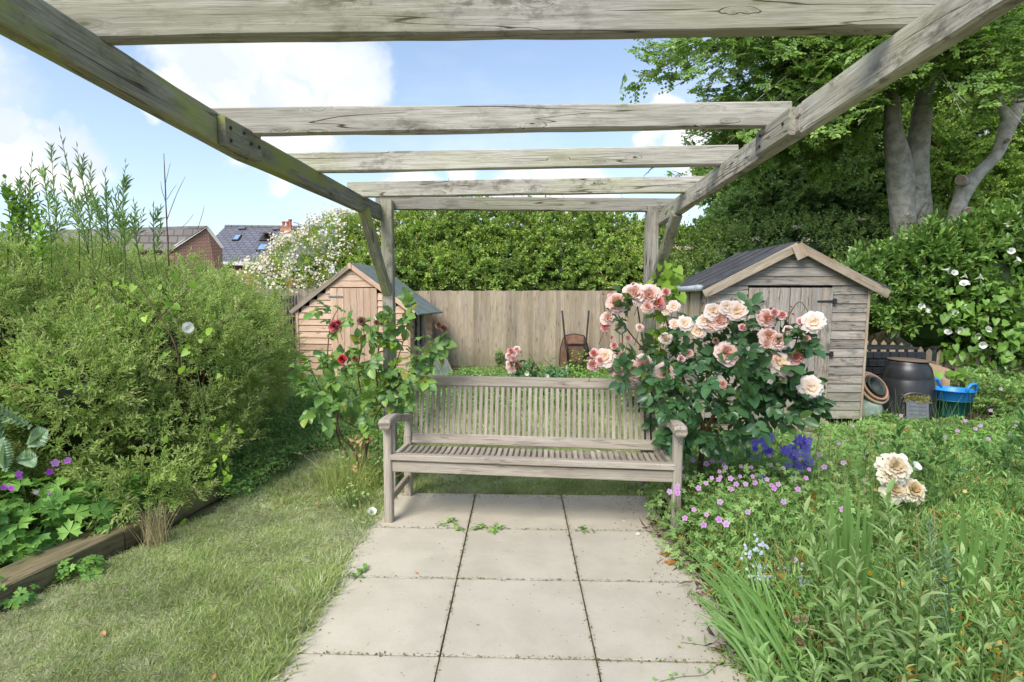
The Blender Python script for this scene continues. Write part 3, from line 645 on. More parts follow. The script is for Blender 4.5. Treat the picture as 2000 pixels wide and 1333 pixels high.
# bargeboards, finial block, felt roof, gutter
for s in (-1, 1):
    xe = XC + s*((SX1-SX0)/2+.10); ze = EV - .04
    up = Vector((s*.44, 0, 1)).normalized()
    sb('bargeboard', (XC+s*.002, SY0-.075, RG+.000), (xe, SY0-.075, roofz(xe)-.045), .088, .02, (0,-1,0), W_BARGE, key=('bg', s), bev=.003)
sb('roof_finial', (XC-.03, SY0-.097, RG+.015), (XC+.035, SY0-.097, RG-.12), .11, .018, (0,-1,0), W_BARGE)
M_FELT = plain('roof_felt', (.075,.077,.082), .9, .2, 4, .25, (.045,.045,.05), bmp=.3)
def roof(parent, XM, pts_front, y0, y1, th, mat, nm='roof', lean=ln):
    # pts_front: (x,z) of eave, ridge, eave; ribbed sheets along the slope with slight sag
    nx, ny = 8, 10; v = []; f = []
    P = []
    for (a, b) in ((0, 1), (1, 2)):
        for i in range(nx+(1 if a else 0)):
            t = i/nx; P.append((lerp(pts_front[a][0], pts_front[b][0], t), lerp(pts_front[a][1], pts_front[b][1], t)-.012*math.sin(math.pi*t)))
    m = len(P)
    for lay in (0, 1):
        for j in range(ny+1):
            y = lerp(y0, y1, j/ny)
            for (x, z) in P: v.append(lean(x, y, z - lay*th + (R.uniform(-.003,.003))))
    st = m*(ny+1)
    for j in range(ny):
        for i in range(m-1):
            a = j*m+i; f.append((a, a+1, a+1+m, a+m)); f.append((st+a, st+a+m, st+a+1+m, st+a+1))
    for i in range(m-1): f.append((i, st+i, st+i+1, i+1)); a = ny*m+i; f.append((a, a+1, st+a+1, st+a))
    for j in range(ny): a = j*m; f.append((a, a+m, st+a+m, st+a)); a = j*m+m-1; f.append((a, st+a, st+a+m, a+m))
    return put(nm, mesh_py(nm, v, f, mat), parent, XM)
rf = roof(shed, SM, [(XC-.945, roofz(XC-.945)+.035), (XC, RG+.055), (XC+.945, roofz(XC+.945)+.035)], SY0-.062, SY1+.08, .02, M_FELT)
for j in (1, 2, 3, 4):     # lapped felt edges running up the slope
    y = SY0 + j*.32
    for s in (-1, 1):
        xe = XC+s*.95
        plank('felt_lap', rf, ln(XC+s*.01, y, RG+.058), ln(xe, y+.05, roofz(xe)+.038), .02, .006, (s*.4,0,1), M_FELT, key=('fl', s))
M_PVC = plain('grey_gutter', (.36,.4,.42), .45, .1, 10, .4, bmp=0)
def gutter(x):
    g = put('gutter', mesh_py('gutter', *tube([ln(x, SY0-.05, 1.488), ln(x, SY0+.5, 1.483), ln(x, SY1+.05, 1.475)], .033, 12), M_PVC, True), shed, SM)
    for yy in (SY0+.03, SY0+.75): put('gutter_bracket', mesh_py('gutter_bracket', *tube([ln(x, yy, 1.487), ln(x, yy+.025, 1.487)], .039, 12), M_PVC), g)
gutter(SX0-.085)
gutter(SX1+.11)

# ---------------------------------------------------------------- small shed (behind the red rose)
S2 = Vector((-3.62, 9.12, 0)); r2 = -math.radians(9.5)
sh2 = thing('garden_shed', S2, 'small orange-brown overlap shed with green felt roof behind the red rose', 'shed', rz=r2)
W2, D2, E2, R2 = 1.93, 1.1, 1.19, 1.87; XC2 = W2/2
def s2(name, p0, p1, w, t, up, mat=W_NEW, parent=None, **k): return plank(name, parent or sh2, p0, p1, w, t, up, mat, bev=.002, **k)
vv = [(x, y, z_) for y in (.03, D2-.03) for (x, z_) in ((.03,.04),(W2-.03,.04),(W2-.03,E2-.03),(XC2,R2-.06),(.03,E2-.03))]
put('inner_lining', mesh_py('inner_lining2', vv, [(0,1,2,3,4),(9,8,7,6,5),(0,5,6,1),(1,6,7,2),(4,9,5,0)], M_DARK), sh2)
z = .02; i = 0; p2 = .102; d0, d1, dt = .60, 1.40, 1.54
while z < R2-.06:
    zc = z+p2/2; hw = XC2 if zc < E2 else XC2*(R2+.02-zc)/(R2-E2)
    up = (0,-1,.16)
    def sg(a, b): 
        if b-a > .05: s2('cladding_board', (a, .0, zc), (b, .0, zc), p2+.01, .016, up, key=('c2', round(b-a, 2), i % 2))
    if zc < dt: hw = min(XC2, XC2*(R2+.0-zc-p2*.5)/(R2-E2)); sg(XC2-hw, d0-.004); sg(d1+.004, XC2+hw)
    else: gable_board(sh2, XC2, z, min(z+p2+.008, R2-.01), lambda q: max(.004, min(XC2, XC2*(R2+.015-q)/(R2-E2))), 0, W_NEW, Matrix(), lambda x, y, z: Vector((x, y, z)))
    if zc < E2:
        s2('cladding_board', (W2, .02, zc), (W2, D2, zc), p2+.01, .016, (1,0,.16), key='s2r'); s2('cladding_board', (0, .02, zc), (0, D2, zc), p2+.01, .016, (-1,0,.16), key='s2l')
        s2('cladding_board', (0, D2, zc), (W2, D2, zc), p2+.01, .016, (0,1,.16), key='s2b')
    z += p2; i += 1
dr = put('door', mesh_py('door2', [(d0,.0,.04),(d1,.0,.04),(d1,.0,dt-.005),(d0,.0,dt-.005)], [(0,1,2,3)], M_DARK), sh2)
nd = 7; w = (d1-d0)/nd
for q in range(nd): plank('door_plank', dr, (d0+w*(q+.5), -.018, .05), (d0+w*(q+.5), -.018, dt-.006), w-.004, .016, (0,-1,0), W_NEW, key='dp2')
M_GALV = plain('galvanised_steel', (.3,.31,.33), .4, .2, 20, .5, metal=.6, bmp=.1)
plank('hinge', dr, (d0-.03, -.032, 1.40), (d0+.22, -.032, 1.395), .03, .006, (0,-1,0), M_GALV); plank('hinge', dr, (d0-.03, -.032, .3), (d0+.22, -.032, .3), .03, .006, (0,-1,0), M_GALV, key='h2')
for xx in (.0, W2): s2('corner_trim', (xx, -.018, .02), (xx, -.018, E2), .04, .02, (0,-1,0))
for s in (-1, 1):
    xe = XC2+s*(XC2+.1); sl = (R2-E2)/XC2
    s2('bargeboard', (XC2+s*.0, -.05, R2+.015), (xe, -.05, R2+.015-sl*(XC2+.1)), .07, .02, (0,-1,0), W_NEW if s > 0 else W_BARGE, key=('b2', s))
s2('roof_finial', (XC2, -.065, R2-.03), (XC2, -.065, R2+.06), .05, .02, (0,-1,0))
M_FELT2 = plain('green_roof_felt', (.17,.21,.20), .9, .15, 6, .25, (.13,.16,.155), bmp=.3)
sl = (R2-E2)/XC2
roof(sh2, Matrix(), [(-.12, R2+.05-sl*(XC2+.12)), (XC2, R2+.06), (W2+.16, R2+.05-sl*(XC2+.16))], -.04, D2+.15, .022, M_FELT2, lean=lambda x, y, z: Vector((x, y, z)))
for yy in (.30, .52): s2('window_post', (W2+.035, yy, .45), (W2+.035, yy, E2-.02), .06, .03, (1,0,0), W_SHED, key='wp')
put('window_pane', mesh_py('pane2', [(W2+.018,.16,.62),(W2+.018,.7,.62),(W2+.018,.7,1.12),(W2+.018,.16,1.12)], [(0,1,2,3)], plain('dark_glass', (.03,.035,.035), .12, .1, 3, .6, bmp=0)), sh2)

# glazed frame leaning by the small shed
M_GLASS = plain('dusty_pane', (.22,.25,.22), .2, .25, 8, .6, (.14,.19,.12), bmp=0)
cf = thing('cold_frame', (-1.32, 9.2, 0), 'old glazed cold frame leaning beside the small shed at the fence', 'cold frame')
def fr(a, b, w=.03, mat=W_SHED, name='frame_bar'): plank(name, cf, a, b, w, w, (0,-1,.4), mat, wm=offs(cf))
c0, c1, c2, c3 = Vector((-1.72,8.95,.28)), Vector((-1.30,9.35,.55)), Vector((-1.08,9.25,.10)), Vector((-1.50,8.85,.0))
for a, b in ((c0,c1),(c1,c2),(c2,c3),(c3,c0)): fr(a, b)
put('glass', mesh_py('cf_glass', [c0,c1,c2,c3], [(0,1,2,3)], M_GLASS), cf, offs(cf))
for t in (.33, .66): fr(c0.lerp(c1, t), c3.lerp(c2, t), .018)
lp = thing('louvred_panel', (-1.55, 9.2, .3), 'small pale slatted panel resting on top of the cold frame', 'panel')
for k in range(5):
    o_ = Vector((.0, .0, .035*k)); plank('slat', lp, Vector((-1.72,9.0,.36))+o_+Vector((0,.02*k,0)), Vector((-1.36,9.3,.52))+o_+Vector((0,.02*k,0)), .03, .01, (0,-1,.8), W_BENCH, wm=offs(lp))
for xx in ((-1.73,8.99,.34),(-1.35,9.31,.5)): plank('frame_bar', lp, xx, (xx[0],xx[1]+.09,xx[2]+.19), .03, .02, (0,-1,0), W_BENCH, wm=offs(lp))

# ---------------------------------------------------------------- wheelbarrow stood on end against the fence
wb = thing('wheelbarrow', (1.0, 10.0, 0), 'rusty wheelbarrow stood on its nose against the back fence', 'wheelbarrow')
WM_ = offs(wb)
M_RUST = plain('rusty_tray', (.20,.10,.065), .85, .3, 9, .2, (.12,.075,.055), bmp=.4)
M_BLACKM = plain('dark_tube', (.028,.026,.026), .6, .2, 20, .35, bmp=0)
vv = []; ff = []
outline = [(-.17,.70),(-.21,.62),(-.25,.45),(-.26,.2),(-.25,.0),(.25,.0),(.26,.2),(.25,.45),(.21,.62),(.17,.70),(.0,.73)]
inner = [(-.13,.55),(-.14,.50),(-.15,.40),(-.15,.25),(-.13,.12),(.13,.12),(.15,.25),(.15,.40),(.14,.50),(.13,.55),(.0,.56)]
n = len(outline)
for (x, z_) in outline: vv.append((1.0+x, 10.12, z_+.0))
for (x, z_) in inner: vv.append((1.0+x, 9.88, z_))
for i in range(n): j = (i+1) % n; ff.append((i, j, n+j, n+i))
ff.append(tuple(n+i for i in range(n)))
tray = put('tray', mesh_py('tray', vv, ff, M_RUST, False), wb, WM_)
sol = tray.modifiers.new('s', 'SOLIDIFY'); sol.thickness = .006
rim = put('rim', mesh_py('rim', *tube([(1.0+x, 10.12, z_) for x, z_ in outline]+[(1.0+outline[0][0], 10.12, outline[0][1])], .012, 6), M_BLACKM), wb, WM_)
for s in (-1, 1):
    put('handle', mesh_py('handle', *tube([(1.0+s*.235, 9.98, 1.15),(1.0+s*.225, 9.96, 1.05),(1.0+s*.185, 9.88, .62),(1.0+s*.13, 9.82, .3),(1.0+s*.07, 9.84, .05)], .016, 8), M_BLACKM, True), wb, WM_)
    put('leg', mesh_py('leg', *tube([(1.0+s*.17, 9.87, .58),(1.0+s*.17, 9.72, .52),(1.0+s*.15, 9.74, .30),(1.0+s*.14, 9.84, .28)], .011, 6), M_BLACKM, True), wb, WM_)
put('cross_bar', mesh_py('cross_bar', *tube([(.83, 9.86, .57),(1.17, 9.86, .57)], .012, 6), M_BLACKM), wb, WM_)
put('cross_bar', mesh_py('cross_bar', *tube([(.87, 9.83, .22),(1.13, 9.83, .22)], .012, 6), M_BLACKM), wb, WM_)
wv, wf = lathe([(.02,-.03),(.12,-.03),(.16,-.035),(.18,-.02),(.18,.02),(.16,.035),(.12,.03),(.02,.03)], 20)
wheel = put('wheel', mesh_py('wheel', wv, wf, M_BLACKM, True), wb, WM_ @ Matrix.Translation((1.0, 9.85, .1)) @ Matrix.Rotation(math.pi/2, 4, 'Y'))

# ---------------------------------------------------------------- compost corner
M_BLK = plain('black_plastic', (.018,.019,.022), .38, .2, 5, .5, (.03,.031,.034), bmp=.05)
M_SLATE = plain('grey_plastic', (.13,.14,.17), .5, .1, 8, .4, bmp=.05)
CO = Vector((4.60, 6.78, -.02))
comp = thing('compost_bin', CO, 'black plastic compost bin with a rusty lid beside the grey shed', 'compost bin')
comp.scale = (.80, .80, 1.0)
cv, cf_ = lathe([(.40,0),(.405,.03),(.385,.05),(.365,.2),(.345,.34),(.325,.45),(.318,.46),(.322,.475),(.30,.56),(.285,.60),(.25,.635),(.25,.66),(.22,.665)], 40)
# pull a square-shouldered hatch out of the front
out_ = []
for (x, y, z_) in cv:
    out_.append((x, y, z_))
put('barrel', mesh_py('barrel', out_, cf_, M_BLK, True), comp)
fv = CO - Vector((0,0,0)); fa = math.atan2(-CO.y, -CO.x+.0)      # hatch faces the path
hx = Vector((math.cos(fa+.0), math.sin(fa), 0)); hx = Vector((-.30, -1, 0)).normalized(); sx_ = Vector((-hx.y, hx.x, 0))*-1
arc = []
for k in range(13):
    t = math.pi*k/12; arc.append(hx*.37 + sx_*(-.19*math.cos(t)) + Vector((0,0,.17+.15*math.sin(t)**.7)))
arc = [hx*.40+sx_*-.19+Vector((0,0,.02))] + arc + [hx*.40+sx_*.19+Vector((0,0,.02))]
put('hatch_surround', mesh_py('hatch_surround', *tube(arc, .025, 8), M_BLK, True), comp)
put('hatch_recess', mesh_py('hatch_recess', [hx*.41+sx_*-.17+Vector((0,0,.01)), hx*.41+sx_*.17+Vector((0,0,.01)), hx*.385+sx_*.17+Vector((0,0,.24)), hx*.37+sx_*.0+Vector((0,0,.31)), hx*.385+sx_*-.17+Vector((0,0,.24))], [(0,1,2,3,4)], M_BLK), comp)
hd = put('hatch', box_mesh(.26, .27, .018, .004, M_SLATE), comp, frame(hx*.50+Vector((0,0,.0)), hx*.44+Vector((0,0,.24)), hx))
for k in range(4): put('rib', box_mesh(.008, .2, .008, .001, M_SLATE), hd, Matrix.Translation((-.07+.045*k, 0, .012)))
put('handle_slot', box_mesh(.05, .07, .006, .001, M_SLATE), hd, Matrix.Translation((-.10, 0, .012)))
n = 900; P = np.array(hx*.415)+np.array([0,0,.255])+np.array(sx_)*rnd(n,-.13,.13)[:,None]+G.normal(size=(n,3))*.012
put('dry_grass', mesh_np('dg', place(T_DIA, P, nrm(G.normal(size=(n,3))+np.array([-.3,-1,.1])), rdir(n), rnd(n,.03,.07), rnd(n,.003,.005)), T_DIA[1], rnd(n), leafmat('hay', (.35,.27,.11), (.2,.2,.06), trans=.1)), comp, kind='stuff')
M_LID = plain('rusty_lid', (.13,.125,.12), .8, .2, 9, .2, (.19,.11,.06), bmp=.3)
lv, lf_ = lathe([(0,.685),(.2,.687),(.272,.68),(.278,.672),(.272,.664),(.2,.662),(0,.66)], 36); put('lid', mesh_py('lid', lv, lf_, M_LID, True), comp, Matrix.Rotation(.03, 4, 'Y'))
# dark interlocking plastic composter behind, its wall of separate blocks
mc = thing('slatted_compost_bin', (4.75, 7.5, 0), 'black square compost bin of notched plastic blocks between the shed and the round bin', 'compost bin')
for k in range(7):
    for q in range(8):
        xx = 4.32+.105*q+(.05 if k % 2 else 0)
        put('block', box_mesh(.095, .088, .03, .008, M_BLK), mc, offs(mc) @ Matrix.Translation((xx, 7.25+R.uniform(-.008,.008), .06+.1*k)) @ Matrix.Rotation(math.pi/2, 4, 'X'))
plank('back_wall', mc, (4.28, 7.285, .35), (5.15, 7.285, .35), .7, .02, (0,1,0), M_BLK, wm=offs(mc))
plank('top_board', mc, (4.25, 7.45, .745), (5.05, 7.45, .745), .4, .03, (0,0,1), M_BLK, wm=offs(mc))
plank('side_wall', mc, (4.27, 7.3, .35), (4.27, 7.8, .35), .7, .02, (1,0,0), M_BLK, wm=offs(mc))
# rusty sheet leaning on the picket fence
M_SHEET = plain('rust_stained_sheet', (.34,.28,.21), .85, .15, 3, .2, (.33,.17,.07), bmp=.2)
sh = thing('leaning_sheet', (5.3, 7.3, 0), 'brown rust-stained sheet leaning on the picket fence behind the compost bin', 'sheet')
q0, q1, q2, q3 = pp(1715,800,7.25), pp(1855,800,7.2), pp(1856,722,7.35), pp(1760,690,7.45)
vv = [q0,q1,q2,q3]; vv += [p+Vector((.004,.014,.0)) for p in vv]
put('panel', mesh_py('sheet', vv, [(0,1,2,3),(7,6,5,4),(0,4,5,1),(1,5,6,2),(2,6,7,3),(3,7,4,0)], M_SHEET), sh, offs(sh))
# tubs
M_BLUE = plain('blue_plastic', (.02,.21,.58), .4, .1, 6, .4, (.03,.26,.62), bmp=0); M_TEAL = plain('green_plastic', (.01,.11,.09), .4, .1, 6, .4, bmp=0)
def tub(loc, mat, label, sc=1.0, wh=True):
    t = thing('garden_tub', loc, label, 'tub')
    v, f = lathe([(.001,.01),(.14,.01),(.15,0),(.155,.01),(.20,.2),(.215,.205),(.218,.215),(.205,.215),(.195,.2),(.15,.03),(.001,.03)], 32)
    put('bowl', mesh_py('bowl', [(a*sc, b*sc, c*sc) for a, b, c in v], f, mat, True), t)
    if wh:
        for s in (-1, 1):
            pts = [(s*.205*math.cos(a)*1.0, .205*math.sin(a), .20+.10*(1-abs(a/.45)**4)) for a in np.linspace(-.45, .45, 11)]
            put('handle', mesh_py('tub_handle', *tube([(x*sc, y*sc, z*sc) for x, y, z in pts], [.017*sc]*11, 8), mat, True), t, Matrix.Rotation(math.pi/2+.4, 4, 'Z'))
    return t
tub((5.02, 6.62, .02), M_TEAL, 'dark green plastic tub under the bright blue tub', .93, False)
tub((5.02, 6.62, .12), M_BLUE, 'bright blue flexible plastic tub with looped handles right of the compost bin')
# terracotta pots nested on their side at the shed corner
M_TERRA = plain('terracotta', (.42,.22,.13), .85, .15, 10, .2, (.36,.24,.17), bmp=.15); M_TERRA2 = plain('pale_clay', (.44,.33,.23), .85, .15, 10, .2, bmp=.15); M_POTD = plain('dark_pot', (.05,.065,.06), .6, .2, 10, .3, bmp=.1)
def pot(loc, r, h, mat, label, rot):
    v, f = lathe([(.001,0),(r*.6,0),(r*.93,h*.8),(r,h*.8),(r,h),(r*.88,h),(r*.84,h*.75),(r*.52,.02),(.001,.02)], 28)
    t = thing('plant_pot', loc, label, 'plant pot'); t.rotation_euler = rot
    put('bowl', mesh_py('pot', [(a,b,c) for a,b,c in v], f, mat, True), t)
pr_ = (rad(55), rad(-8), rad(28)); pd = Matrix.Rotation(pr_[2],4,'Z')@Matrix.Rotation(pr_[1],4,'Y')@Matrix.Rotation(pr_[0],4,'X')@Vector((0,0,1))
b0 = Vector((3.93, 6.5, .30))
pot(b0, .20, .15, M_TERRA2, 'pale clay pot on its side at the shed corner, outermost of the nested pots', pr_)
pot(b0+pd*.05, .165, .13, M_TERRA, 'orange terracotta pot nested inside the pale clay pot at the shed corner', pr_)
pot(b0+pd*.08, .115, .12, M_POTD, 'dark grey plastic pot nested innermost in the clay pots at the shed corner', pr_)
sk = thing('compost_sack', (3.93, 6.38, 0), 'pale folded sack standing under the nested pots at the shed corner', 'sack')
v, f = tube([(0,0,0),(.0,0,.12),(.01,0,.24),(.02,0,.28)], [.13,.14,.12,.08], 12, .08, 3)
put('sack_body', mesh_py('sack', [(a.x, a.y*.8, a.z) for a in v], f, plain('pale_sacking', (.4,.42,.36), .7, .15, 12, .3, (.2,.3,.25), bmp=.4), True), sk)

# ---------------------------------------------------------------- picket fence
pk = thing('picket_fence', (5.6, 7.9, 0), 'low brown picket fence with pointed tops under the laurel hedge', 'fence')
def pkline(x): return float(np.interp(x, [4.3,5.1,6.2,8.5], [8.6,8.2,7.7,7.2]))
def pktop(x): return float(np.interp(x, [4.3,5.1,6.1,8.5], [.82,.80,.62,.63]))
x = 4.3; w_, t_ = .065, .016
vv = [(-.35,-w_/2,-t_/2),(.30,-w_/2,-t_/2),(.35,0,-t_/2),(.30,w_/2,-t_/2),(-.35,w_/2,-t_/2)]; vv += [(a,b,t_/2) for a,b,_ in vv]
pkm = mesh_py('picket', vv, [(4,3,2,1,0),(5,6,7,8,9),(0,1,6,5),(1,2,7,6),(2,3,8,7),(3,4,9,8),(4,0,5,9)], W_PICK)
while x < 8.4:
    y = pkline(x); tp = pktop(x); a = Vector((x, y, tp-.7)); b = Vector((x+R.uniform(-.012,.012), y, tp+R.uniform(-.012,.012)))
    put('picket', pkm, pk, offs(pk) @ frame(a, b, Vector((-.45,-1,0)))); x += .098
for dz in (-.22, -.55):
    for a, b in ((4.3,5.1),(5.1,6.2),(6.2,8.4)): plank('rail', pk, (a, pkline(a)+.03, pktop(a)+dz), (b, pkline(b)+.03, pktop(b)+dz), .06, .03, (-.45,-1,0), W_PICK, wm=offs(pk))

# ---------------------------------------------------------------- raised bed sleepers
rb = thing('raised_bed_edge', (-2.3, 2.9, 0), 'mossy timber sleepers edging the raised bed along the left of the lawn', 'sleeper edging')
ptsF = [gp(-260,1275,.11), gp(75,1121,.11), gp(255,1031,.11), gp(432,940,.11)]
ptsF = [gp(-330,1300,.11), gp(245,1037,.11), gp(440,938,.11)]
for a, b in zip(ptsF[:-1], ptsF[1:]):
    d = (b-a).normalized(); nn = Vector((-d.y, d.x, 0)); nn = nn if nn.x < 0 else -nn
    plank('sleeper', rb, a+nn*.10-Vector((0,0,.055)), b-d*.01+nn*.10-Vector((0,0,.055)), .2, .115, (0,0,1), W_SLEEP, bev=.008, segs=8, warp=.004, wm=offs(rb))
put('raised_bed_soil', mesh_py('rbs', [ptsF[0]+Vector((-.1,.1,-.03)), ptsF[1]+Vector((-.15,.08,-.03)), ptsF[2]+Vector((-.15,.1,-.03)), Vector((-2.3,4.6,-.006)), Vector((-3.6,8.6,-.006)), Vector((-9,8.6,.06)), Vector((-9,1.5,.06))], [tuple(range(7))], M_SOIL), kind='structure')

# ---------------------------------------------------------------- houses beyond
def slate_mat(name, c1, c2, sc=1.0):
    m, t, b, o = newmat(name); tc = N(t, 'ShaderNodeTexCoord')
    br = N(t, 'ShaderNodeTexBrick'); br.inputs['Scale'].default_value = sc; br.inputs['Mortar Size'].default_value = .035; br.inputs['Brick Width'].default_value = .5; br.inputs['Row Height'].default_value = .32
    br.inputs['Color1'].default_value = rgb(c1); br.inputs['Color2'].default_value = rgb(c2); br.inputs['Mortar'].default_value = rgb([x*.45 for x in c2]); t.links.new(tc.outputs['UV'], br.inputs['Vector'])
    n_ = noise(t, tc.outputs['Object'], .8, 5); t.links.new(mixc(t, mrange(t, n_, .4, .7, 0, .35), br.outputs[0], tuple(x*.6 for x in c1)), b.inputs['Base Color']); b.inputs['Roughness'].default_value = .75
    return m
def quad_uv(name, pts, mat, su=1.):
    """wall or roof sheet with thickness and uv in metres"""
    p = [Vector(q) for q in pts]; ux = (p[1]-p[0]).normalized(); nn = (p[1]-p[0]).cross(p[-1]-p[0]).normalized(); vy = nn.cross(ux); k = len(p)
    v = p + [q-nn*.12 for q in p]; f = [tuple(range(k)), tuple(range(2*k-1, k-1, -1))]+[(i, k+i, k+(i+1) % k, (i+1) % k) for i in range(k)]
    me = mesh_py(name, v, f, mat); uv = me.uv_layers.new(name='UVMap')
    for l in me.loops: q = me.vertices[l.vertex_index].co-p[0]; uv.data[l.index].uv = (q.dot(ux)*su, q.dot(vy)*su)
    return me
M_SLATE1 = slate_mat('roof_slate', (.15,.155,.19), (.11,.115,.145), 1.); M_TILE = slate_mat('concrete_tile', (.19,.17,.155), (.14,.125,.115), 1.)
def brick_mat(name, c1, c2, sc=2.2):
    m, t, b, o = newmat(name); tc = N(t, 'ShaderNodeTexCoord'); br = N(t, 'ShaderNodeTexBrick'); br.inputs['Scale'].default_value = sc; br.inputs['Brick Width'].default_value = .5; br.inputs['Row Height'].default_value = .17; br.inputs['Mortar Size'].default_value = .02
    br.inputs['Color1'].default_value = rgb(c1); br.inputs['Color2'].default_value = rgb(c2); br.inputs['Mortar'].default_value = (.35,.3,.25,1); t.links.new(tc.outputs['UV'], br.inputs['Vector']); t.links.new(br.outputs[0], b.inputs['Base Color']); b.inputs['Roughness'].default_value = .9; return m
M_BRICK = brick_mat('orange_brick', (.50,.19,.09), (.40,.14,.07)); M_BRICKD = brick_mat('red_brick', (.24,.10,.065), (.18,.075,.05))
M_WHITE = plain('white_trim', (.75,.75,.73), .5, .05, 3, .3, bmp=0)
YH = 35.
h1 = thing('house', (-15, YH, 0), 'slate roofed house with skylights and an orange brick chimney behind the garden', 'house')
HM = offs(h1)
# ridge from (438,443) to past (640,446); roof slopes to the camera, eave at y~510
rl, rr_ = pp(440,443,38.5), pp(680,446,38.5); 
el, er = pp(370,512,34.5), pp(640,512,34.5)
bl, br_ = rl+Vector((-3,4,-2.2)), rr_+Vector((0,4,-2.2))
put('roof', quad_uv('roof1', [el, er, rr_, rl], M_SLATE1), h1, HM); put('roof', quad_uv('roof1b', [rr_, rr_+Vector((0,4,-1.9)), rl+Vector((0,4,-1.9)), rl], M_SLATE1), h1, HM)
wl, wr = el+Vector((1.3,.35,-.12)), er+Vector((0,.35,-.12))
put('wall', quad_uv('wall1', [Vector((wl.x,wl.y,0)), Vector((wr.x,wr.y,0)), wr, wl], M_BRICK), h1, HM)
put('wall', quad_uv('wall1s', [Vector((wl.x-.4,wl.y+7.8,0)), Vector((wl.x,wl.y,0)), wl, rl+Vector((.6,0,-.15)), Vector((wl.x-.4,wl.y+7.8,wl.z))], M_BRICKD), h1, HM)
plank('fascia', h1, el+Vector((.2,-.03,-.1)), er+Vector((0,-.03,-.1)), .22, .06, (0,-1,0), M_WHITE, wm=HM)
rn = (er-el).cross(rl-el).normalized(); rn = rn if rn.z > 0 else -rn
for k in range(18): a = rl.lerp(rr_, k/18); b = rl.lerp(rr_, (k+.94)/18); put('ridge_tile', mesh_py('ridge_tile', *tube([a+Vector((0,0,.02)), b+Vector((0,0,.02))], .11, 8), plain('ridge_clay%d' % k, (.22,.2,.19), .9) if k == 0 else bpy.data.materials['ridge_clay0']), h1, HM)
def roofpt(x, y):
    d = ray(x, y); o = Vector((0,0,CH)); t = (el-o).dot(rn)/d.dot(rn); return o+d*t
M_SKYG = plain('skylight_glass', (.15,.25,.42), .1, .1, 1, .8, (.22,.34,.5), bmp=0); M_DFR = plain('dark_window_frame', (.04,.035,.035), .5, .1, 5, .3, bmp=0)
for (c, open_) in ((((453,471),(465,471),(473,460),(461,460)), False), (((500,491),(519,491),(527,478),(508,478)), False), (((506,471),(531,471),(540,457),(515,457)), True)):
    q = [roofpt(*p)+rn*.06 for p in c]; ctr = sum(q, Vector())/4
    sk_ = put('skylight', mesh_py('skylight', [*q, *[p-rn*.1 for p in q]], [(0,1,2,3),(0,4,5,1),(1,5,6,2),(2,6,7,3),(3,7,4,0)], M_DFR), h1, HM)
    g = [ctr+(p-ctr)*.78+rn*.02 for p in q]
    if open_:
        lift = rn*.5; g2 = [g[0].lerp(g[3], .1)+lift*.9, g[1].lerp(g[2], .1)+lift*.9, g[2]+rn*.05, g[3]+rn*.05]
        put('sash', mesh_py('sash', g2+[p-rn*.05 for p in g2], [(0,1,2,3),(7,6,5,4),(0,4,5,1),(1,5,6,2),(2,6,7,3),(3,7,4,0)], plain('pine_sash', (.42,.33,.2), .5)), sk_)
    else: put('pane', mesh_py('pane', g, [(0,1,2,3)], M_SKYG), sk_)
for c in ((473,448),(540,449),(535,491)):
    p = roofpt(*c)+rn*.08; put('roof_vent', box_mesh(.5, .25, .12, .03, M_SLATE), h1, HM @ frame(p-Vector((.25,0,0)), p+Vector((.25,0,0)), rn))
cc = roofpt(560, 470); cb = cc.z-.6; ct = pp(560, 445, cc.y).z; cw = 1.42*.5*.62
def boxq(x0, x1, y0, y1, z0, z1): return [((x0,y0,z0),(x1,y0,z0),(x1,y0,z1),(x0,y0,z1)), ((x1,y0,z0),(x1,y1,z0),(x1,y1,z1),(x1,y0,z1)), ((x1,y1,z0),(x0,y1,z0),(x0,y1,z1),(x1,y1,z1)), ((x0,y1,z0),(x0,y0,z0),(x0,y0,z1),(x0,y1,z1)), ((x0,y0,z1),(x1,y0,z1),(x1,y1,z1),(x0,y1,z1))]
def brickbox(name, parent, x0, x1, y0, y1, z0, z1, mat, XM):
    vv = []; ff = []; uvs = []
    for q in boxq(x0, x1, y0, y1, z0, z1):
        b = len(vv); vv += q; ff.append((b, b+1, b+2, b+3)); w = (Vector(q[1])-Vector(q[0])).length; h = (Vector(q[3])-Vector(q[0])).length; uvs += [(0,0),(w,0),(w,h),(0,h)]
    me = mesh_py(name, vv, ff, mat); uv = me.uv_layers.new(name='UVMap')
    for i, u in enumerate(uvs): uv.data[i].uv = u
    return put(name, me, parent, XM)
xa, xb = pp(549,460,cc.y).x, pp(568,460,cc.y).x
chm = brickbox('chimney', h1, xa, xb, cc.y, cc.y+1.0, cb, ct, M_BRICK, HM)
brickbox('chimney_cap', chm, xa-.05, xb+.05, cc.y-.05, cc.y+1.05, ct-.25, ct-.02, M_BRICK, Matrix())
M_CPOT = plain('chimney_pot', (.42,.16,.1), .8, .1, 5, .2, bmp=0)
for px, ty, r_ in ((554,433,.09),(562,433,.09),(567,429,.1)):
    p = pp(px, 445, cc.y+.4); tz = pp(px, ty, cc.y+.4).z
    put('chimney_pot', mesh_py('chimney_pot', *tube([(p.x,p.y,ct-.02),(p.x,p.y,tz-.1),(p.x,p.y,tz-.1),(p.x,p.y,tz)], [r_*1.1,r_*.9,r_*1.25,r_*1.3], 10), M_CPOT, False), chm)
p = pp(583,437,cc.y+1)
an = thing('tv_aerial', (p.x, p.y, p.z-1.2), 'thin television aerial above the slate roof right of the chimney', 'aerial')
def wire(par, a, b, r=.015, nm='rod'): put(nm, mesh_py(nm, *tube([a, b], r, 5), M_BLACKM), par)
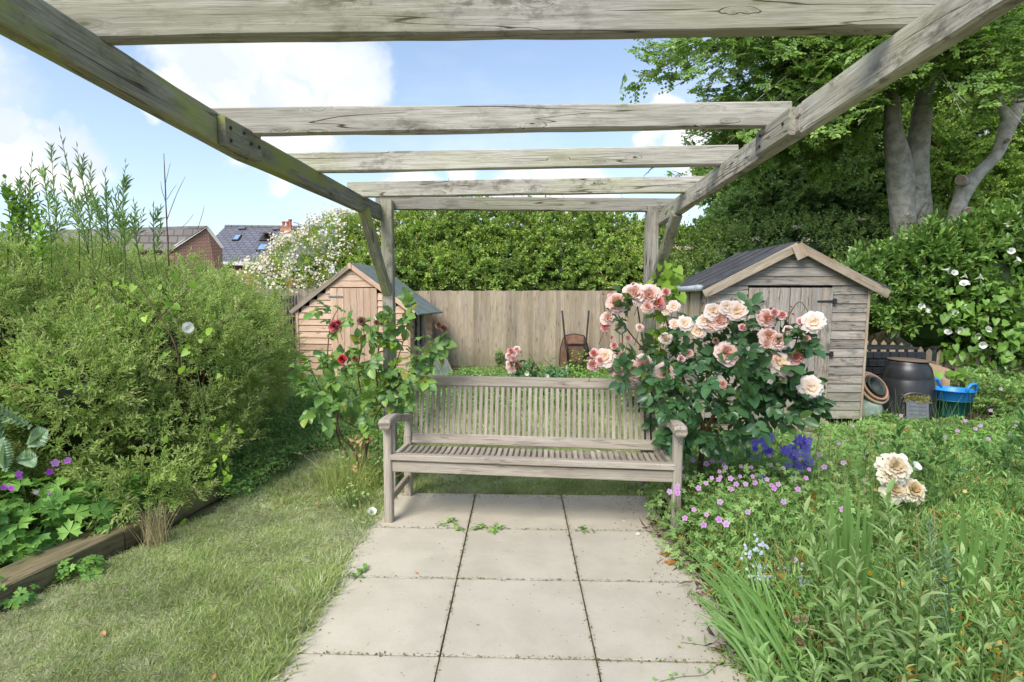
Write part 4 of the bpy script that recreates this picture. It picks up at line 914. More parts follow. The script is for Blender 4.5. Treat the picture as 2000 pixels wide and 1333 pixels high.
wire(an, (0,0,0), (0,0,1.2), .02, 'mast'); wire(an, (-.35,0,1.3), (.35,0,1.05), .02, 'boom')
for k in range(5): wire(an, (-.3+.14*k,-.18,1.28-.05*k), (-.3+.14*k,.18,1.28-.05*k), .012)
# brick gabled house on the left
h2 = thing('house', (-21, 31, 0), 'brown tiled house with a dark red brick gable end above the big shrub', 'house'); H2 = offs(h2)
Y2 = 30.
ap = pp(393,442,Y2); ge = pp(411,477,Y2); gl = Vector((2*ap.x-ge.x-.0, Y2+.0, ge.z)); gl = Vector((ap.x-1.6, Y2, ge.z-.25))
ap2 = pp(215,445,Y2+3.2); ge2 = Vector((gl.x-8., Y2-.4, gl.z))
put('wall', quad_uv('gable', [Vector((gl.x,Y2,0)), Vector((ge.x,Y2+1.2,0)), Vector((ge.x,Y2+1.2,ge.z)), Vector((ap.x,Y2+.6,ap.z)), Vector((gl.x,Y2,gl.z))], M_BRICKD), h2, H2)
put('roof', quad_uv('roof2', [Vector((ap2.x-2,Y2-.6,gl.z-.1)), Vector((gl.x-.1,Y2-.15,gl.z-.1)), ap+Vector((.05,.45,.08)), Vector((ap2.x-2,Y2+2.0,ap.z+.08))], M_TILE), h2, H2)
plank('bargeboard', h2, Vector((ap.x+.0,Y2+.5,ap.z+.05)), Vector((ge.x+.08,Y2+1.1,ge.z-.1)), .16, .05, (0,-1,0), M_WHITE, wm=H2)
plank('bargeboard', h2, Vector((ap.x-.0,Y2+.5,ap.z+.05)), Vector((gl.x,Y2-.08,gl.z+.0)), .14, .05, (0,-1,0), M_WHITE, wm=H2)
put('wall', quad_uv('wall2', [Vector((ap2.x-2,Y2,0)), Vector((gl.x,Y2,0)), Vector((gl.x,Y2,gl.z)), Vector((ap2.x-2,Y2,gl.z))], M_BRICKD), h2, H2)
h3 = thing('house', (-34, 34, 0), 'low grey roofed house at the far left edge behind the shrub', 'house'); H3 = offs(h3)
put('roof', quad_uv('roof3', [pp(-120,490,33), pp(45,490,33), pp(30,452,35), pp(-120,452,35)], M_SLATE1), h3, H3)
a, b = pp(-120,490,33.3), pp(40,490,33.3); put('wall', quad_uv('wall3', [Vector((a.x,a.y,0)), Vector((b.x,b.y,0)), b, a], M_BRICKD), h3, H3)
# roof glimpsed between the hedges on the right
h4 = thing('house', (9, 36, 0), 'orange roofed house glimpsed through the hedge right of the pergola post', 'house'); H4 = offs(h4)
M_ORT = slate_mat('orange_tile', (.45,.2,.12), (.38,.16,.1)); a, b = pp(1215,500,34), pp(1340,500,34)
put('roof', quad_uv('roof4', [pp(1210,500,34), pp(1345,500,34), pp(1325,466,37), pp(1230,466,37)], M_ORT), h4, H4); put('wall', quad_uv('wall4', [Vector((a.x,a.y+.3,0)), Vector((b.x,b.y+.3,0)), b+Vector((0,.3,-.1)), a+Vector((0,.3,-.1))], M_BRICK), h4, H4)
# ---------------------------------------------------------------- foliage materials
L_SPI  = leafmat('shrub_leaf', (.13,.19,.045), (.29,.33,.085), (.42,.36,.06), .5, .5, .35, .03, 3.2)
L_WIL  = leafmat('willow_leaf', (.09,.16,.06), (.19,.28,.09), None, .5, .3)
L_ELD  = leafmat('broad_leaf', (.09,.17,.03), (.19,.30,.05), None, .5, .35)
L_HEDGE= leafmat('hedge_leaf', (.06,.10,.022), (.17,.235,.045), (.30,.27,.10), .45, .35, .45, .07, 2.7)
L_HEDG2= leafmat('yellowgreen_leaf', (.14,.22,.03), (.27,.36,.05), (.35,.30,.12), .5, .35, .4, .1)
L_BEECH= leafmat('beech_leaf', (.06,.115,.025), (.15,.23,.045), (.25,.27,.08), .4, .4, .5, .05, 2.4)
L_DARK = leafmat('dark_tree_leaf', (.03,.06,.02), (.075,.125,.035), None, .5, .35, k=2.4)
L_LAUR = leafmat('laurel_leaf', (.04,.09,.018), (.115,.19,.038), (.36,.38,.07), .3, .25, .55, .04)
L_ROSEP= leafmat('pink_rose_leaf', (.02,.055,.022), (.05,.11,.038), (.12,.20,.03), .32, .2, .5, .06, k=1.9)
L_ROSER= leafmat('red_rose_leaf', (.045,.105,.03), (.13,.22,.045), (.28,.30,.05), .4, .3, .45, .08)
L_BIND = leafmat('bindweed_leaf', (.17,.32,.03), (.30,.48,.05), None, .45, .4, k=1.15)
L_GER  = leafmat('geranium_leaf', (.08,.155,.04), (.18,.28,.085), (.36,.22,.05), .5, .4, .3, .012, k=2.4)
L_GERD = leafmat('geranium_dark_leaf', (.05,.12,.025), (.13,.24,.045), None, .5, .3, .3)
L_COVER= leafmat('weed_leaf', (.05,.105,.03), (.155,.245,.07), (.30,.28,.10), .5, .35, .3, .012, k=2.3)
L_IRIS = leafmat('iris_leaf', (.085,.16,.04), (.17,.26,.06), (.5,.45,.15), .4, .3, .4, .03)
L_PHL  = leafmat('pale_leaf', (.12,.205,.06), (.21,.32,.115), None, .55, .42, .3, k=2.3)
L_PEO  = leafmat('peony_leaf', (.035,.09,.025), (.09,.16,.04), None, .5, .25, .35)
L_GREY = leafmat('thistle_leaf', (.16,.26,.14), (.26,.36,.22), None, .6, .25, k=1.3)
L_RED  = leafmat('reddish_leaf', (.20,.05,.035), (.28,.12,.06), (.12,.16,.04), .5, .25, .3, .3, k=1.1)
L_GRASS= leafmat('grass_blade', (.13,.175,.05), (.27,.29,.11), (.46,.40,.22), .6, .38, .2, .26, k=2.4)
L_STRAW= leafmat('straw', (.42,.34,.18), (.55,.46,.26), None, .8, .2, .1, k=.9)
def petalmat(name, inner, outer, rough=.6, trans=.3):
    m, t, b, o = newmat(name); at = N(t, 'ShaderNodeAttribute', attribute_name='var'); oi = N(t, 'ShaderNodeObjectInfo'); L = t.links.new
    col = mixc(t, mrange(t, at.outputs['Fac'], 0, 1), inner, outer); hv = N(t, 'ShaderNodeHueSaturation'); L(mrange(t, oi.outputs['Random'], 0, 1, .75, 1.15, False), hv.inputs['Saturation']); L(col, hv.inputs['Color'])
    L(hv.outputs[0], b.inputs['Base Color']); b.inputs['Roughness'].default_value = rough; b.inputs['Specular IOR Level'].default_value = .2
    tr = N(t, 'ShaderNodeBsdfTranslucent'); L(hv.outputs[0], tr.inputs['Color']); mx = N(t, 'ShaderNodeMixShader'); mx.inputs[0].default_value = trans; L(b.outputs[0], mx.inputs[1]); L(tr.outputs[0], mx.inputs[2]); L(mx.outputs[0], o.inputs[0]); return m
P_PEACH = petalmat('peach_petal', (.83,.48,.34), (.86,.67,.62)); P_PINK = petalmat('pink_petal', (.80,.30,.20), (.84,.52,.52)); P_CREAM = petalmat('cream_petal', (.83,.62,.40), (.86,.74,.70))
P_RED = petalmat('crimson_petal', (.38,.005,.012), (.60,.012,.03), .5, .15); P_DRIED = petalmat('dried_petal', (.25,.11,.05), (.34,.18,.11)); P_LILAC = petalmat('lilac_petal', (.48,.20,.50), (.66,.38,.68)); P_MAGE = petalmat('magenta_petal', (.40,.10,.50), (.50,.14,.62))
P_WHITE = petalmat('white_petal', (.75,.78,.55), (.82,.82,.80), .5, .35); P_BLUE = petalmat('violet_blue_petal', (.20,.14,.62), (.27,.21,.80)); P_YEL = petalmat('yellow_petal', (.75,.40,.02), (.80,.55,.03)); P_PEON = petalmat('faded_cream_petal', (.60,.42,.18), (.82,.76,.62)); P_BLUSH = petalmat('blush_petal', (.75,.62,.45), (.80,.70,.66))
P_PALEB = petalmat('pale_blue_petal', (.5,.5,.7), (.62,.65,.80))
up3 = np.array([0, 0, 1.])
CAMP = np.array([0, 0, CH])
CORE = {}
def leaf_mesh(T, mat, nm='leaf'):
    k = (id(T), mat.name)
    if k not in CORE:
        me = mesh_py(nm, T[0].tolist(), T[1], mat, True); CORE[k] = me
        for an_, av in (('var', .5), ('rw', 1.)): q = me.attributes.new(an_, 'FLOAT', 'POINT'); q.data.foreach_set('value', [av]*len(me.vertices))
    return CORE[k]
def place_objs(root, name, T, mat, P, D, NN, Ls, Ws):
    me = leaf_mesh(T, mat, name); rl_ = np.array(root.location)
    y = nrm(D); z = nrm(NN - (NN*y).sum(1, keepdims=True)*y); x = np.cross(y, z)
    for i in range(len(P)):
        w, l = float(Ws[i]), float(Ls[i]); p = P[i]-rl_; X, Y, Z = x[i]*w, y[i]*l, z[i]*l
        m = Matrix(((X[0],Y[0],Z[0],p[0]),(X[1],Y[1],Z[1],p[1]),(X[2],Y[2],Z[2],p[2]),(0,0,0,1)))
        o = bpy.data.objects.new(name, me); C.objects.link(o); o.parent = root; o.matrix_basis = m
def leaves(root, T, mat, P, D, NN, Ls, Ws, nobj=0, name='leaf', stuff='foliage'):
    """the nobj leaves that show largest become objects of their own, the rest one mesh"""
    nobj = min(nobj, 300)
    if nobj:
        d = P-CAMP; v = np.array(FW); dep = d@v; sx = (d@np.array(RT))/dep*FPX+CXP; sy = CYP-(d@np.array(UP))/dep*FPX
        vis = (sx > 0) & (sx < 2000) & (sy > 0) & (sy < 1333)
        o = np.argsort(np.where(vis, Ls/np.maximum(dep, .2)**2.5, 0))[::-1]; a, b = o[:nobj], o[nobj:]
        place_objs(root, name, T, mat, P[a], D[a], NN[a], Ls[a], Ws[a])
    else: b = np.arange(len(P))
    if len(b):
        me = mesh_np(stuff, place(T, P[b]-np.array(root.location), D[b], NN[b], Ls[b], Ws[b]), T[1], rnd(len(b)), mat)
        return put(stuff, me, root, kind='stuff')
def stem_obj(root, P, Q, r0, mat, name='stems', r1=None, sides=3):
    v, f = stems_mesh(np.asarray(P)-np.array(root.location), np.asarray(Q)-np.array(root.location), r0, r1, sides)
    return put(name, mesh_np(name, v, f, rnd(len(v)), mat), root, kind='stuff')
def cane(root, pts, mat, n=5, sides=7, bmp=.1, name='stem', seed=1):
    s = spline(pts, n); v, f = tube([p[:3] for p in s], [float(max(p[3], .0006)) for p in s], sides, bmp, seed)
    return put(name, mesh_py(name, [p-root.location for p in v], f, mat, True), root)
def clip(P, D, *rest, cond): return (P[cond], D[cond])+tuple(r[cond] for r in rest)

def shrub(root, lumps, nsh, m, ll, lw, L, T, mat, ang=45, up=.5, inward=.35, droop=0., cond=None, stem_mat=None, jitter=.35, twig_r=.0025, stuff='foliage', nobj=0, shell=True, side=0):
    P, D = lumps_pts(lumps, nsh, inward)
    D = nrm(D + up*up3 + G.normal(size=P.shape)*.35)
    if cond is not None: k = cond(P); P, D = P[k], D[k]
    pr = sprigs('sprig', 4, L, m, ll, lw, mat, T, ang, stem_mat, twig_r, jitter=jitter, droop=droop, side=side)
    scatter(stuff, P-D*L*.3, D, nrm(up3+np.array([0,-.25,0])+G.normal(size=P.shape)*.35), rnd(len(P), .6, 1.25), pr, root)
    return P, D
def core(root, lumps, s, mat, name='shade_core'):
    """rough closed lumps inside the leaves, coloured dark for the shade in deep gaps"""
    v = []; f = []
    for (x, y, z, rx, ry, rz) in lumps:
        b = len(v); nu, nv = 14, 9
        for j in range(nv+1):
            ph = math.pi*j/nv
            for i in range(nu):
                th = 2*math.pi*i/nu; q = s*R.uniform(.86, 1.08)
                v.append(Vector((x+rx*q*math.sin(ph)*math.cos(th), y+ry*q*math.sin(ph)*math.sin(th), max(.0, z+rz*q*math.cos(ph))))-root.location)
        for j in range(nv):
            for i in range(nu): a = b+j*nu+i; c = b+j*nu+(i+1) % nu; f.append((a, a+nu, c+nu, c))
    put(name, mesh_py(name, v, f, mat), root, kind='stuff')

# ---------------------------------------------------------------- big shrub on the left
bs = thing('shrub', (-3.1, 4.2, .05), 'huge feathery light green shrub overhanging the sleepers on the left of the lawn', 'shrub')
LB = [(-3.0,3.65,.62,.62,.6,.62),(-2.75,4.2,.75,.62,.6,.68),(-2.9,4.9,.80,.6,.7,.72),(-3.4,4.3,.95,.8,.8,.78),(-3.7,3.5,.8,.7,.7,.85),(-4.4,4.3,1.0,.9,.9,.85),(-3.2,5.4,.85,.7,.7,.80),(-3.5,6.2,.75,.8,.7,.72),(-4.3,5.6,1.0,.9,.9,.82),(-3.2,5.9,.62,.6,.6,.62),(-2.85,4.35,.42,.55,.55,.4),(-3.3,3.1,.55,.42,.4,.45),(-2.55,3.75,.45,.32,.4,.34)]
LB += [(-2.5,4.8,.95,.4,.5,.4),(-2.45,4.3,.68,.38,.4,.38),(-2.32,3.85,.45,.32,.35,.3),(-2.42,3.45,.36,.3,.3,.24),(-2.8,5.5,.9,.45,.5,.45),(-2.28,3.2,.24,.2,.25,.14)]
for _ in range(34):
    q = LB[R.randrange(11)]; dd = Vector((R.gauss(.2,1), R.gauss(-.5,.8), R.gauss(.35,.7))).normalized(); LB.append((q[0]+dd.x*q[3]*.82, q[1]+dd.y*q[4]*.82, max(.3, q[2]+dd.z*q[5]*.82), *(R.uniform(.16,.27) for _ in range(3))))
core(bs, LB[:13], .42, leafmat('shrub_shade', (.03,.04,.015), (.05,.06,.02), trans=.1, k=1))  # core far darker than the leaves: shade inside the shrub, put into colour
offp = lambda P: ((P - CAMP)[:, 1] > 1.2)
shrub(bs, LB, 17000, 11, .046, .0135, .20, T_DIA, L_SPI, ang=52, up=.5, inward=.5, cond=lambda P: P[:, 1] < 6.6, stem_mat=M_TWIG, twig_r=.0011, side=2)
# finer reaching sprays
P, D = lumps_pts(LB, 1900, .08); D = nrm(D*.6+np.array([.15,-.1,.7])+G.normal(size=P.shape)*.25); scatter('sprays', P, D, nrm(up3+G.normal(size=P.shape)*.4+np.array([0,-.3,0])), rnd(len(P), .6, 1.2), sprigs('spray', 3, .32, 22, .036, .010, L_SPI, None, 45, M_TWIG, .0012, droop=.5, side=3), bs)
# rusty spent flower spikes
P, D = lumps_pts(LB, 420, .05); k = (P[:, 1] < 5.2) & (P[:, 2] > .3) & (P[:, 2] < 1.45); P, D = P[k][:95], nrm(D[k][:95]*.8+G.normal(size=(len(P[k][:95]), 3))*.5+np.array([0,0,-.1])); P = P+D*.06
Ls = rnd(len(P), .09, .18); a = shoots(P, D, Ls, 42, .011, .008, 60, jitter=.9, t0=0); leaves(bs, T_DIA, leafmat('spent_flower', (.18,.07,.03), (.30,.13,.06), trans=.1, k=1.1), *a[:5], stuff='spent_flower_spikes')
# woody stems below
for k in range(9):
    x = -3.5+.11*k; cane(bs, [(x-.1, 4.4+R.uniform(-.3,.3), .0, .02), (x+R.uniform(-.2,.2), 4.2, .4, .015), (x+R.uniform(-.5,.5), 4.0+R.uniform(-.4,.6), 1.0, .007), (x+R.uniform(-.6,.6), 4+R.uniform(-.5,.6), 1.6, .002)], M_TWIG, seed=k, name='branch')
# bindweed on the shrub
def bindweed(name, label, pts, nl, size, nflow, root_loc, spread=.12, bright=L_BIND, flows=None, T=T_HEART, cat='bindweed'):
    bw = thing(name, root_loc, label, cat); pts = [Vector(p) for p in pts]
    s = spline([(*p, .002) for p in pts], 6); cane(bw, [(*p, .002) for p in pts], M_GSTEM, 5, 4, 0, 'vine')
    c = G.choice(len(s), nl); P = s[c, :3]+G.normal(size=(nl, 3))*spread; toc = nrm(CAMP-P)
    NN = nrm(toc*.9+up3*.7+G.normal(size=(nl,3))*.4); D = nrm(G.normal(size=(nl,3))*.7-up3*.8)
    ls = size*rnd(nl, .55, 1.15); leaves(bw, T, bright, P, D, NN, ls, ls*.85, nobj=nl)
    return bw
trum = None
def trumpet_mesh():
    v, f = [], []
    prof = [(.04,0),(.06,.25),(.12,.5),(.28,.72),(.5,.82)]; n = 15
    for r, z in prof:
        for j in range(n): t = 2*math.pi*j/n; q = r*(1+(.05*math.cos(5*t) if r > .2 else 0)); v.append((q*math.cos(t), q*math.sin(t), z-.8))
    for i in range(len(prof)-1):
        for j in range(n): a = i*n+j; c = i*n+(j+1) % n; f.append((a, c, c+n, a+n))
    me = mesh_py('trumpet', v, f, P_WHITE, True); at = me.attributes.new('var', 'FLOAT', 'POINT'); at.data.foreach_set('value', [float(min(1, prof[i//n][0]*3.5)) for i in range(len(v))]); return me
TRUM = trumpet_mesh()
def face(p, toward, size, roll=None):
    z = (Vector(toward)-Vector(p)).normalized(); q = z.to_track_quat('Z', 'Y').to_matrix().to_4x4(); m = Matrix.Translation(p) @ q @ Matrix.Rotation(R.uniform(0, 6) if roll is None else roll, 4, 'Z') @ Matrix.Scale(size, 4); return m
def trumpet(root, p, size=.065, name='flower'): return put(name, TRUM, root, offs(root) @ face(p, Vector((p.x+R.uniform(-1.2,1.2), p.y-1, p.z+R.uniform(-.3,1.2))), size*R.uniform(.8,1.1)))
b1 = bindweed('bindweed', 'bindweed with heart-shaped leaves and one large white flower twining over the big left shrub', [gp(420,960,.1), pp(410,880,3.45), pp(380,700,3.55), pp(350,640,3.5), pp(290,560,3.7), pp(200,600,3.45), pp(130,680,3.2)], 46, .06, 1, (-2.3,3.6,.1), .10)
trumpet(b1, pp(367,640,3.28), .075)
b2_ = bindweed('bindweed', 'trailing bindweed strand with yellow-green leaves hanging over the sleeper', [pp(390,800,3.4), pp(425,860,3.4), pp(430,915,3.45), pp(415,950,3.5)], 22, .045, 0, (-2.0,3.6,.1), .035)
# tall willow stems, upper left
def wand_plant(name, label, cat, bases, ll, lw, m, mat, T, stem_mat, loc, nside=5, ang=35, group=None):
    w = thing(name, loc, label, cat, group); SP = []; SD = []; SL = []
    for (b, tip, r) in bases:
        b, tip = Vector(b), Vector(tip); mid_ = b.lerp(tip, .5)+Vector((R.uniform(-.05,.05), R.uniform(-.05,.05), 0))
        cane(w, [(*b, r), (*mid_, r*.7), (*tip, r*.25)], stem_mat, 5, 5, .05, seed=R.randint(0,99)); d = (tip-mid_).normalized()
        SP.append(tuple(mid_.lerp(tip, .15))); SD.append(tuple(d)); SL.append((tip-mid_).length*.85)
        for k in range(nside):
            t = R.uniform(.35, .95); q = (b.lerp(mid_, t*2) if t < .5 else mid_.lerp(tip, t*2-1)); a = (d+Vector((R.uniform(-1,1), R.uniform(-1,1), R.uniform(-.1,.6)))*.55).normalized()
            SP.append(tuple(q)); SD.append(tuple(a)); SL.append(R.uniform(.15,.34)*(1.3-t))
    SP, SD, SL = np.array(SP), np.array(SD), np.array(SL); stem_obj(w, SP, SP+SD*SL[:, None], .0016, stem_mat, 'twigs')
    a = shoots(SP, SD, SL, m, ll, lw, ang, jitter=.3, t0=.1); leaves(w, T, mat, *a[:5], nobj=200); return w
bases = []
for (x, y) in ((118,262),(100,290),(150,290),(62,310),(40,335),(85,330),(175,350),(205,375),(140,360),(245,322),(230,370),(262,400),(300,410),(110,400),(180,400),(55,390),(240,420),(205,340)):
    Y = 4.1+R.uniform(-.25,.35); t = pp(x, y, Y); bases.append(((t.x+R.uniform(-.1,.1), Y, 1.45), t, .005))
wand_plant('willow', 'tall willow stems with narrow leaves rising above the big shrub against the sky', 'willow', bases, .092, .0105, 11, L_WIL, T_DIA, M_GSTEM, (-3.4,4.2,.05), 4)
bases = []
for (x, y) in ((10,350),(30,375),(60,380),(-10,400),(40,430),(80,450)):
    Y = 3.8+R.uniform(-.1,.2); t = pp(x, y, Y); bases.append(((t.x+R.uniform(-.1,.1), Y, 1.3), t, .006))
wand_plant('elder_sapling', 'broad-leaved sapling poking up at the far left edge in front of the willow stems', 'sapling', bases, .075, .034, 9, L_ELD, T_BROAD, M_GSTEM, (-3.7,3.85,.05), 4, 55)
dt_ = thing('dead_stem', (-2.7,4.2,.1), 'bare dark dead stem standing out above the shrub left of the houses', 'dead stem')
for pts in ([(330,520,.006),(325,420,.005),(322,350,.004),(320,300,.002)], [(326,430,.003),(345,380,.002),(362,345,.001)], [(325,400,.002),(316,370,.002),(314,355,.001)], [(323,360,.002),(330,330,.0015),(333,318,.001)], [(385,450,.002),(395,420,.0018),(399,402,.001)], [(355,445,.002),(370,430,.0016),(378,418,.001)],[(326,390,.002),(338,370,.0015),(344,362,.001)]):
    cane(dt_, [(*pp(x, y, 4.0+.05*i), r) for i, (x, y, r) in enumerate(pts)], M_TWIG, 4, 5, .2, 'twig', seed=3)
# cranesbill at the lower left
def flat_flower(root, p, size, T, mat, name='flower', toward=None):
    k = ('ff', id(T), mat.name)
    if k not in CORE:
        me = mesh_py(name, T[0].tolist(), T[1], mat, True); at = me.attributes.new('var', 'FLOAT', 'POINT'); at.data.foreach_set('value', [float(min(1, math.hypot(a[0], a[1])*2)) for a in T[0]]); CORE[k] = me
    return put(name, CORE[k], root, offs(root) @ face(p, toward or Vector((R.uniform(-1.5,1.5), -.5, 2.5)), size))
def mound(name, label, cat, lumps, n, size, T, mat, loc, nobj=0, stem_mat=M_GSTEM, inward=.5, group=None, flowers=(), fsize=.03, fmat=None, fT=T_FLOWER, tilt=.45, stalks=True):
    r = thing(name, loc, label, cat, group); P, D = lumps_pts(lumps, n, inward)
    NN = nrm(D*.6+up3*.9+G.normal(size=P.shape)*tilt); DD = nrm(np.cross(NN, G.normal(size=P.shape))+D*.3); ls = size*rnd(len(P), .5, 1.2)
    leaves(r, T, mat, P, DD, NN, ls, ls*(1 if (T is T_PALM or T is T_PALM2) else .6), nobj=nobj)
    if stalks:
        k = G.choice(len(P), min(len(P), 700)); A = P[k]; B = A.copy(); c = np.array(lumps)[:, :3].mean(0); B[:, :2] += (c[:2]-B[:, :2])*.35; B[:, 2] = .02+0*B[:, 2]
        stem_obj(r, B, A, .0014, stem_mat, 'stems')
    for (p, s) in flowers: flat_flower(r, p, s, fT, fmat); cane(r, [(p.x, p.y+.03, max(.02, p.z-.16), .0012), (p.x, p.y+.008, p.z-.003, .0009)], stem_mat, 2, 4, 0, 'flower_stalk')
    return r
fl = [(pp(x,y,2.75), s) for x, y, s in ((108,905,.042),(132,900,.036),(97,922,.036),(36,926,.036),(8,952,.036),(22,954,.03),(70,962,.022),(95,964,.016),(40,934,.02),(5,1150,.02))]
mound('cranesbill', 'cranesbill with big lobed leaves and purple flowers on the raised bed at the left edge', 'geranium', [(-2.75,2.75,.22,.32,.3,.26),(-2.5,3.0,.16,.25,.25,.2),(-2.9,2.55,.16,.3,.3,.2),(-2.62,2.62,.14,.22,.2,.13),(-3.1,2.9,.3,.3,.3,.26),(-2.42,3.3,.14,.2,.2,.16)], 900, .085, T_PALM2, L_GERD, (-2.7,2.8,.08), nobj=260, flowers=fl, fmat=P_MAGE, inward=.6)
mound('cranesbill', 'low lobed weed leaves sprouting at the foot of the sleeper by the left edge', 'weed', [(-2.35,2.38,.05,.16,.08,.08),(-2.2,2.62,.05,.14,.08,.07),(-2.5,2.2,.06,.2,.1,.09)], 130, .055, T_PALM2, L_GERD, (-2.35,2.4,0), nobj=80, inward=.9)
th = thing('thistle', (-2.9,2.7,.08), 'pale grey-green thistle leaves at the left edge above the purple flowers', 'thistle')
for (x, y, dx, dy, l) in ((60,835,-.6,.5,.26),(20,880,-.4,.9,.24),(10,920,.3,.9,.2),(55,870,.7,.4,.2),(0,850,.1,1,.2),(35,900,.8,.2,.16)):
    p = pp(x, y, 2.7); n = 13; t = np.linspace(0, 1, n); d = np.array([dx, -.3, dy]); d /= np.linalg.norm(d); s = np.array([dy, 0, -dx])
    P = np.array(p)+d*(l*t)[:, None]; P = np.vstack([P, P, P[:1]]); D = np.vstack([np.tile(d*.5+s, (n, 1)), np.tile(d*.5-s, (n, 1)), d[None]]); NN = np.tile(nrm(np.array([[.2,-1,.8]])), (2*n+1, 1))+G.normal(size=(2*n+1, 3))*.3
    ls = np.concatenate([.06*np.sin(np.pi*(t*.85+.1)), .06*np.sin(np.pi*(t*.85+.1)), [l]]); ws = np.concatenate([np.full(2*n, .02), [.022]]); leaves(th, T_DIA, L_GREY, P, D, NN, ls, ws, nobj=27)

# ---------------------------------------------------------------- lawn grass
def lawn_mask(P):
    x, y = P[:, 0], P[:, 1]
    bed = np.interp(y, [1.2,2.33,3.45,4.0,4.8,9], [-3.2,-2.26,-1.93,-2.05,-2.5,-3.6])
    right = np.where(y < 3.87, -.905+.012*np.sin(y*23)+.012*np.sin(y*57), np.where(y < 6.2, 1.05+.25*(y-3.87), 1.9))
    return (x > bed) & (x < right)
def grass_protos(mat, k, nb, h, w, spread, name):
    out = []
    for _ in range(k):
        P = np.stack([G.normal(size=nb)*spread, G.normal(size=nb)*spread, np.zeros(nb)-.004], 1); hh = h*rnd(nb, .45, 1.2); D = nrm(np.stack([G.normal(size=nb)*.5, G.normal(size=nb)*.5, np.ones(nb)], 1)); s = nrm(np.cross(D, G.normal(size=(nb, 3)))); ww = w*rnd(nb, .6, 1.3)[:, None]
        b = nrm(np.stack([G.normal(size=nb), G.normal(size=nb), np.zeros(nb)], 1))*.4*hh[:, None]; v = np.zeros((nb, 5, 3)); m_ = P+D*(hh*.55)[:, None]+b*.25
        v[:, 0] = P-s*ww; v[:, 1] = P+s*ww; v[:, 2] = m_+s*ww*.8; v[:, 3] = m_-s*ww*.8; v[:, 4] = P+D*hh[:, None]*.92+b
        v = v[:, :, [0, 2, 1]]; v[:, :, 2] *= -1      # +y up, to follow the scatter's axes
        out.append(proto(name, [(v, [(0,1,2,3),(3,2,4)], rnd(nb)*.45, mat)]))
    return out
L_GRASS2 = leafmat('grass_blade_dry', (.32,.28,.15), (.44,.37,.22), (.22,.28,.08), .7, .35, .1, .2, k=2.2)
def grass(n, y0, y1, x0, x1, pg, pd, name, hs=1.):
    P = np.stack([rnd(n, x0, x1), rnd(n, y0, y1), np.zeros(n)], 1); P = P[lawn_mask(P)]; n = len(P)
    a = np.sin(P[:,0]*3.1+1.3*np.sin(P[:,1]*2.3))+np.sin(P[:,1]*4.3+P[:,0]*2.1)+.7*np.sin(P[:,0]*11+P[:,1]*7)+.5*np.sin(P[:,0]*23-P[:,1]*19)+G.normal(size=n)*.5
    edge = np.exp(-np.abs(P[:,0]+.93)*14)*(P[:,1] < 3.9); sc_ = hs*rnd(n, .75, 1.2)*(1+.12*a)*(1+.9*edge)
    dry = 1/(1+np.exp(-(a*-.9-1.1+1.8*np.exp(-np.abs(P[:,0]-np.interp(P[:,1], [2.33,3.45], [-2.1,-1.8]))*2.5)))); isd = rnd(n) < .22+.68*dry
    D = nrm(up3+G.normal(size=(n,3))*.12); H = np.stack([G.normal(size=n), G.normal(size=n), np.zeros(n)], 1)
    for k, pr, nm in ((~isd, pg, name), (isd, pd, name)): scatter(nm, P[k], D[k], H[k], sc_[k], pr)
gm = lambda h, w, sp, nb, nm: (grass_protos(L_GRASS, 4, nb, h, w, sp, nm), grass_protos(L_GRASS2, 4, nb, h*.9, w, sp, nm))
grass(26000, 1.3, 3.5, -3.0, -.885, *gm(.042, .0013, .014, 22, 'tuft'), 'lawn_grass')
grass(15000, 3.5, 5.6, -2.6, 1.6, *gm(.045, .0017, .018, 22, 'tuft2'), 'lawn_grass')
grass(11000, 5.6, 10.0, -3.6, 1.9, *gm(.06, .0028, .03, 20, 'tuft3'), 'lawn_grass')
# fix edges: a few dry thatch strands lying flat
n = 5000; P = np.stack([rnd(n,-2.7,-.9), rnd(n,1.3,4.6), rnd(n,.025,.045)], 1); P = P[lawn_mask(P)]; n = len(P)
put('dry_thatch', mesh_np('dry_thatch', place(T_DIA, P, nrm(G.normal(size=(n,3))*np.array([1,1,.12])), np.tile(up3,(n,1))+G.normal(size=(n,3))*.2, rnd(n,.015,.045), rnd(n,.0014,.0022)), T_DIA[1], rnd(n), leafmat('thatch', (.55,.47,.28), (.66,.58,.38), trans=.2, k=1)), kind='stuff')
# soft weeds in the lawn behind the bench and left gap
def carpet(name, n, xr, yr, zf, size, T, mat, ratio=.6, mask=None, hs=.0, tilt=.5):
    """low leafy cover: n sprigs of a dozen leaves"""
    P = np.stack([rnd(n, *xr), rnd(n, *yr), np.zeros(n)], 1)
    if mask is not None: P = P[mask(P)]
    n = len(P); top = zf(P); P[:, 2] = top*(1-.8*rnd(n)**1.5)
    key = (id(T), mat.name, size, ratio)
    if key not in CORE:
        out = []
        for _ in range(4):
            m_ = 12; Q = G.normal(size=(m_, 3))*size*np.array([.9,.5,.9]); NN = nrm(np.array([0,1.,0])*.9+G.normal(size=(m_,3))*tilt); DD = nrm(np.cross(NN, G.normal(size=(m_,3)))+np.array([0,1.,0])*hs); ls = size*rnd(m_,.5,1.25)
            out.append(proto('cover_sprig', [(place(T, Q, DD, NN, ls, ls*ratio), T[1], rnd(m_), mat)]))
        CORE[key] = out
    scatter(name, P, nrm(up3+G.normal(size=(n,3))*.2), np.stack([G.normal(size=n), G.normal(size=n), np.zeros(n)], 1), rnd(n,.7,1.25), CORE[key])
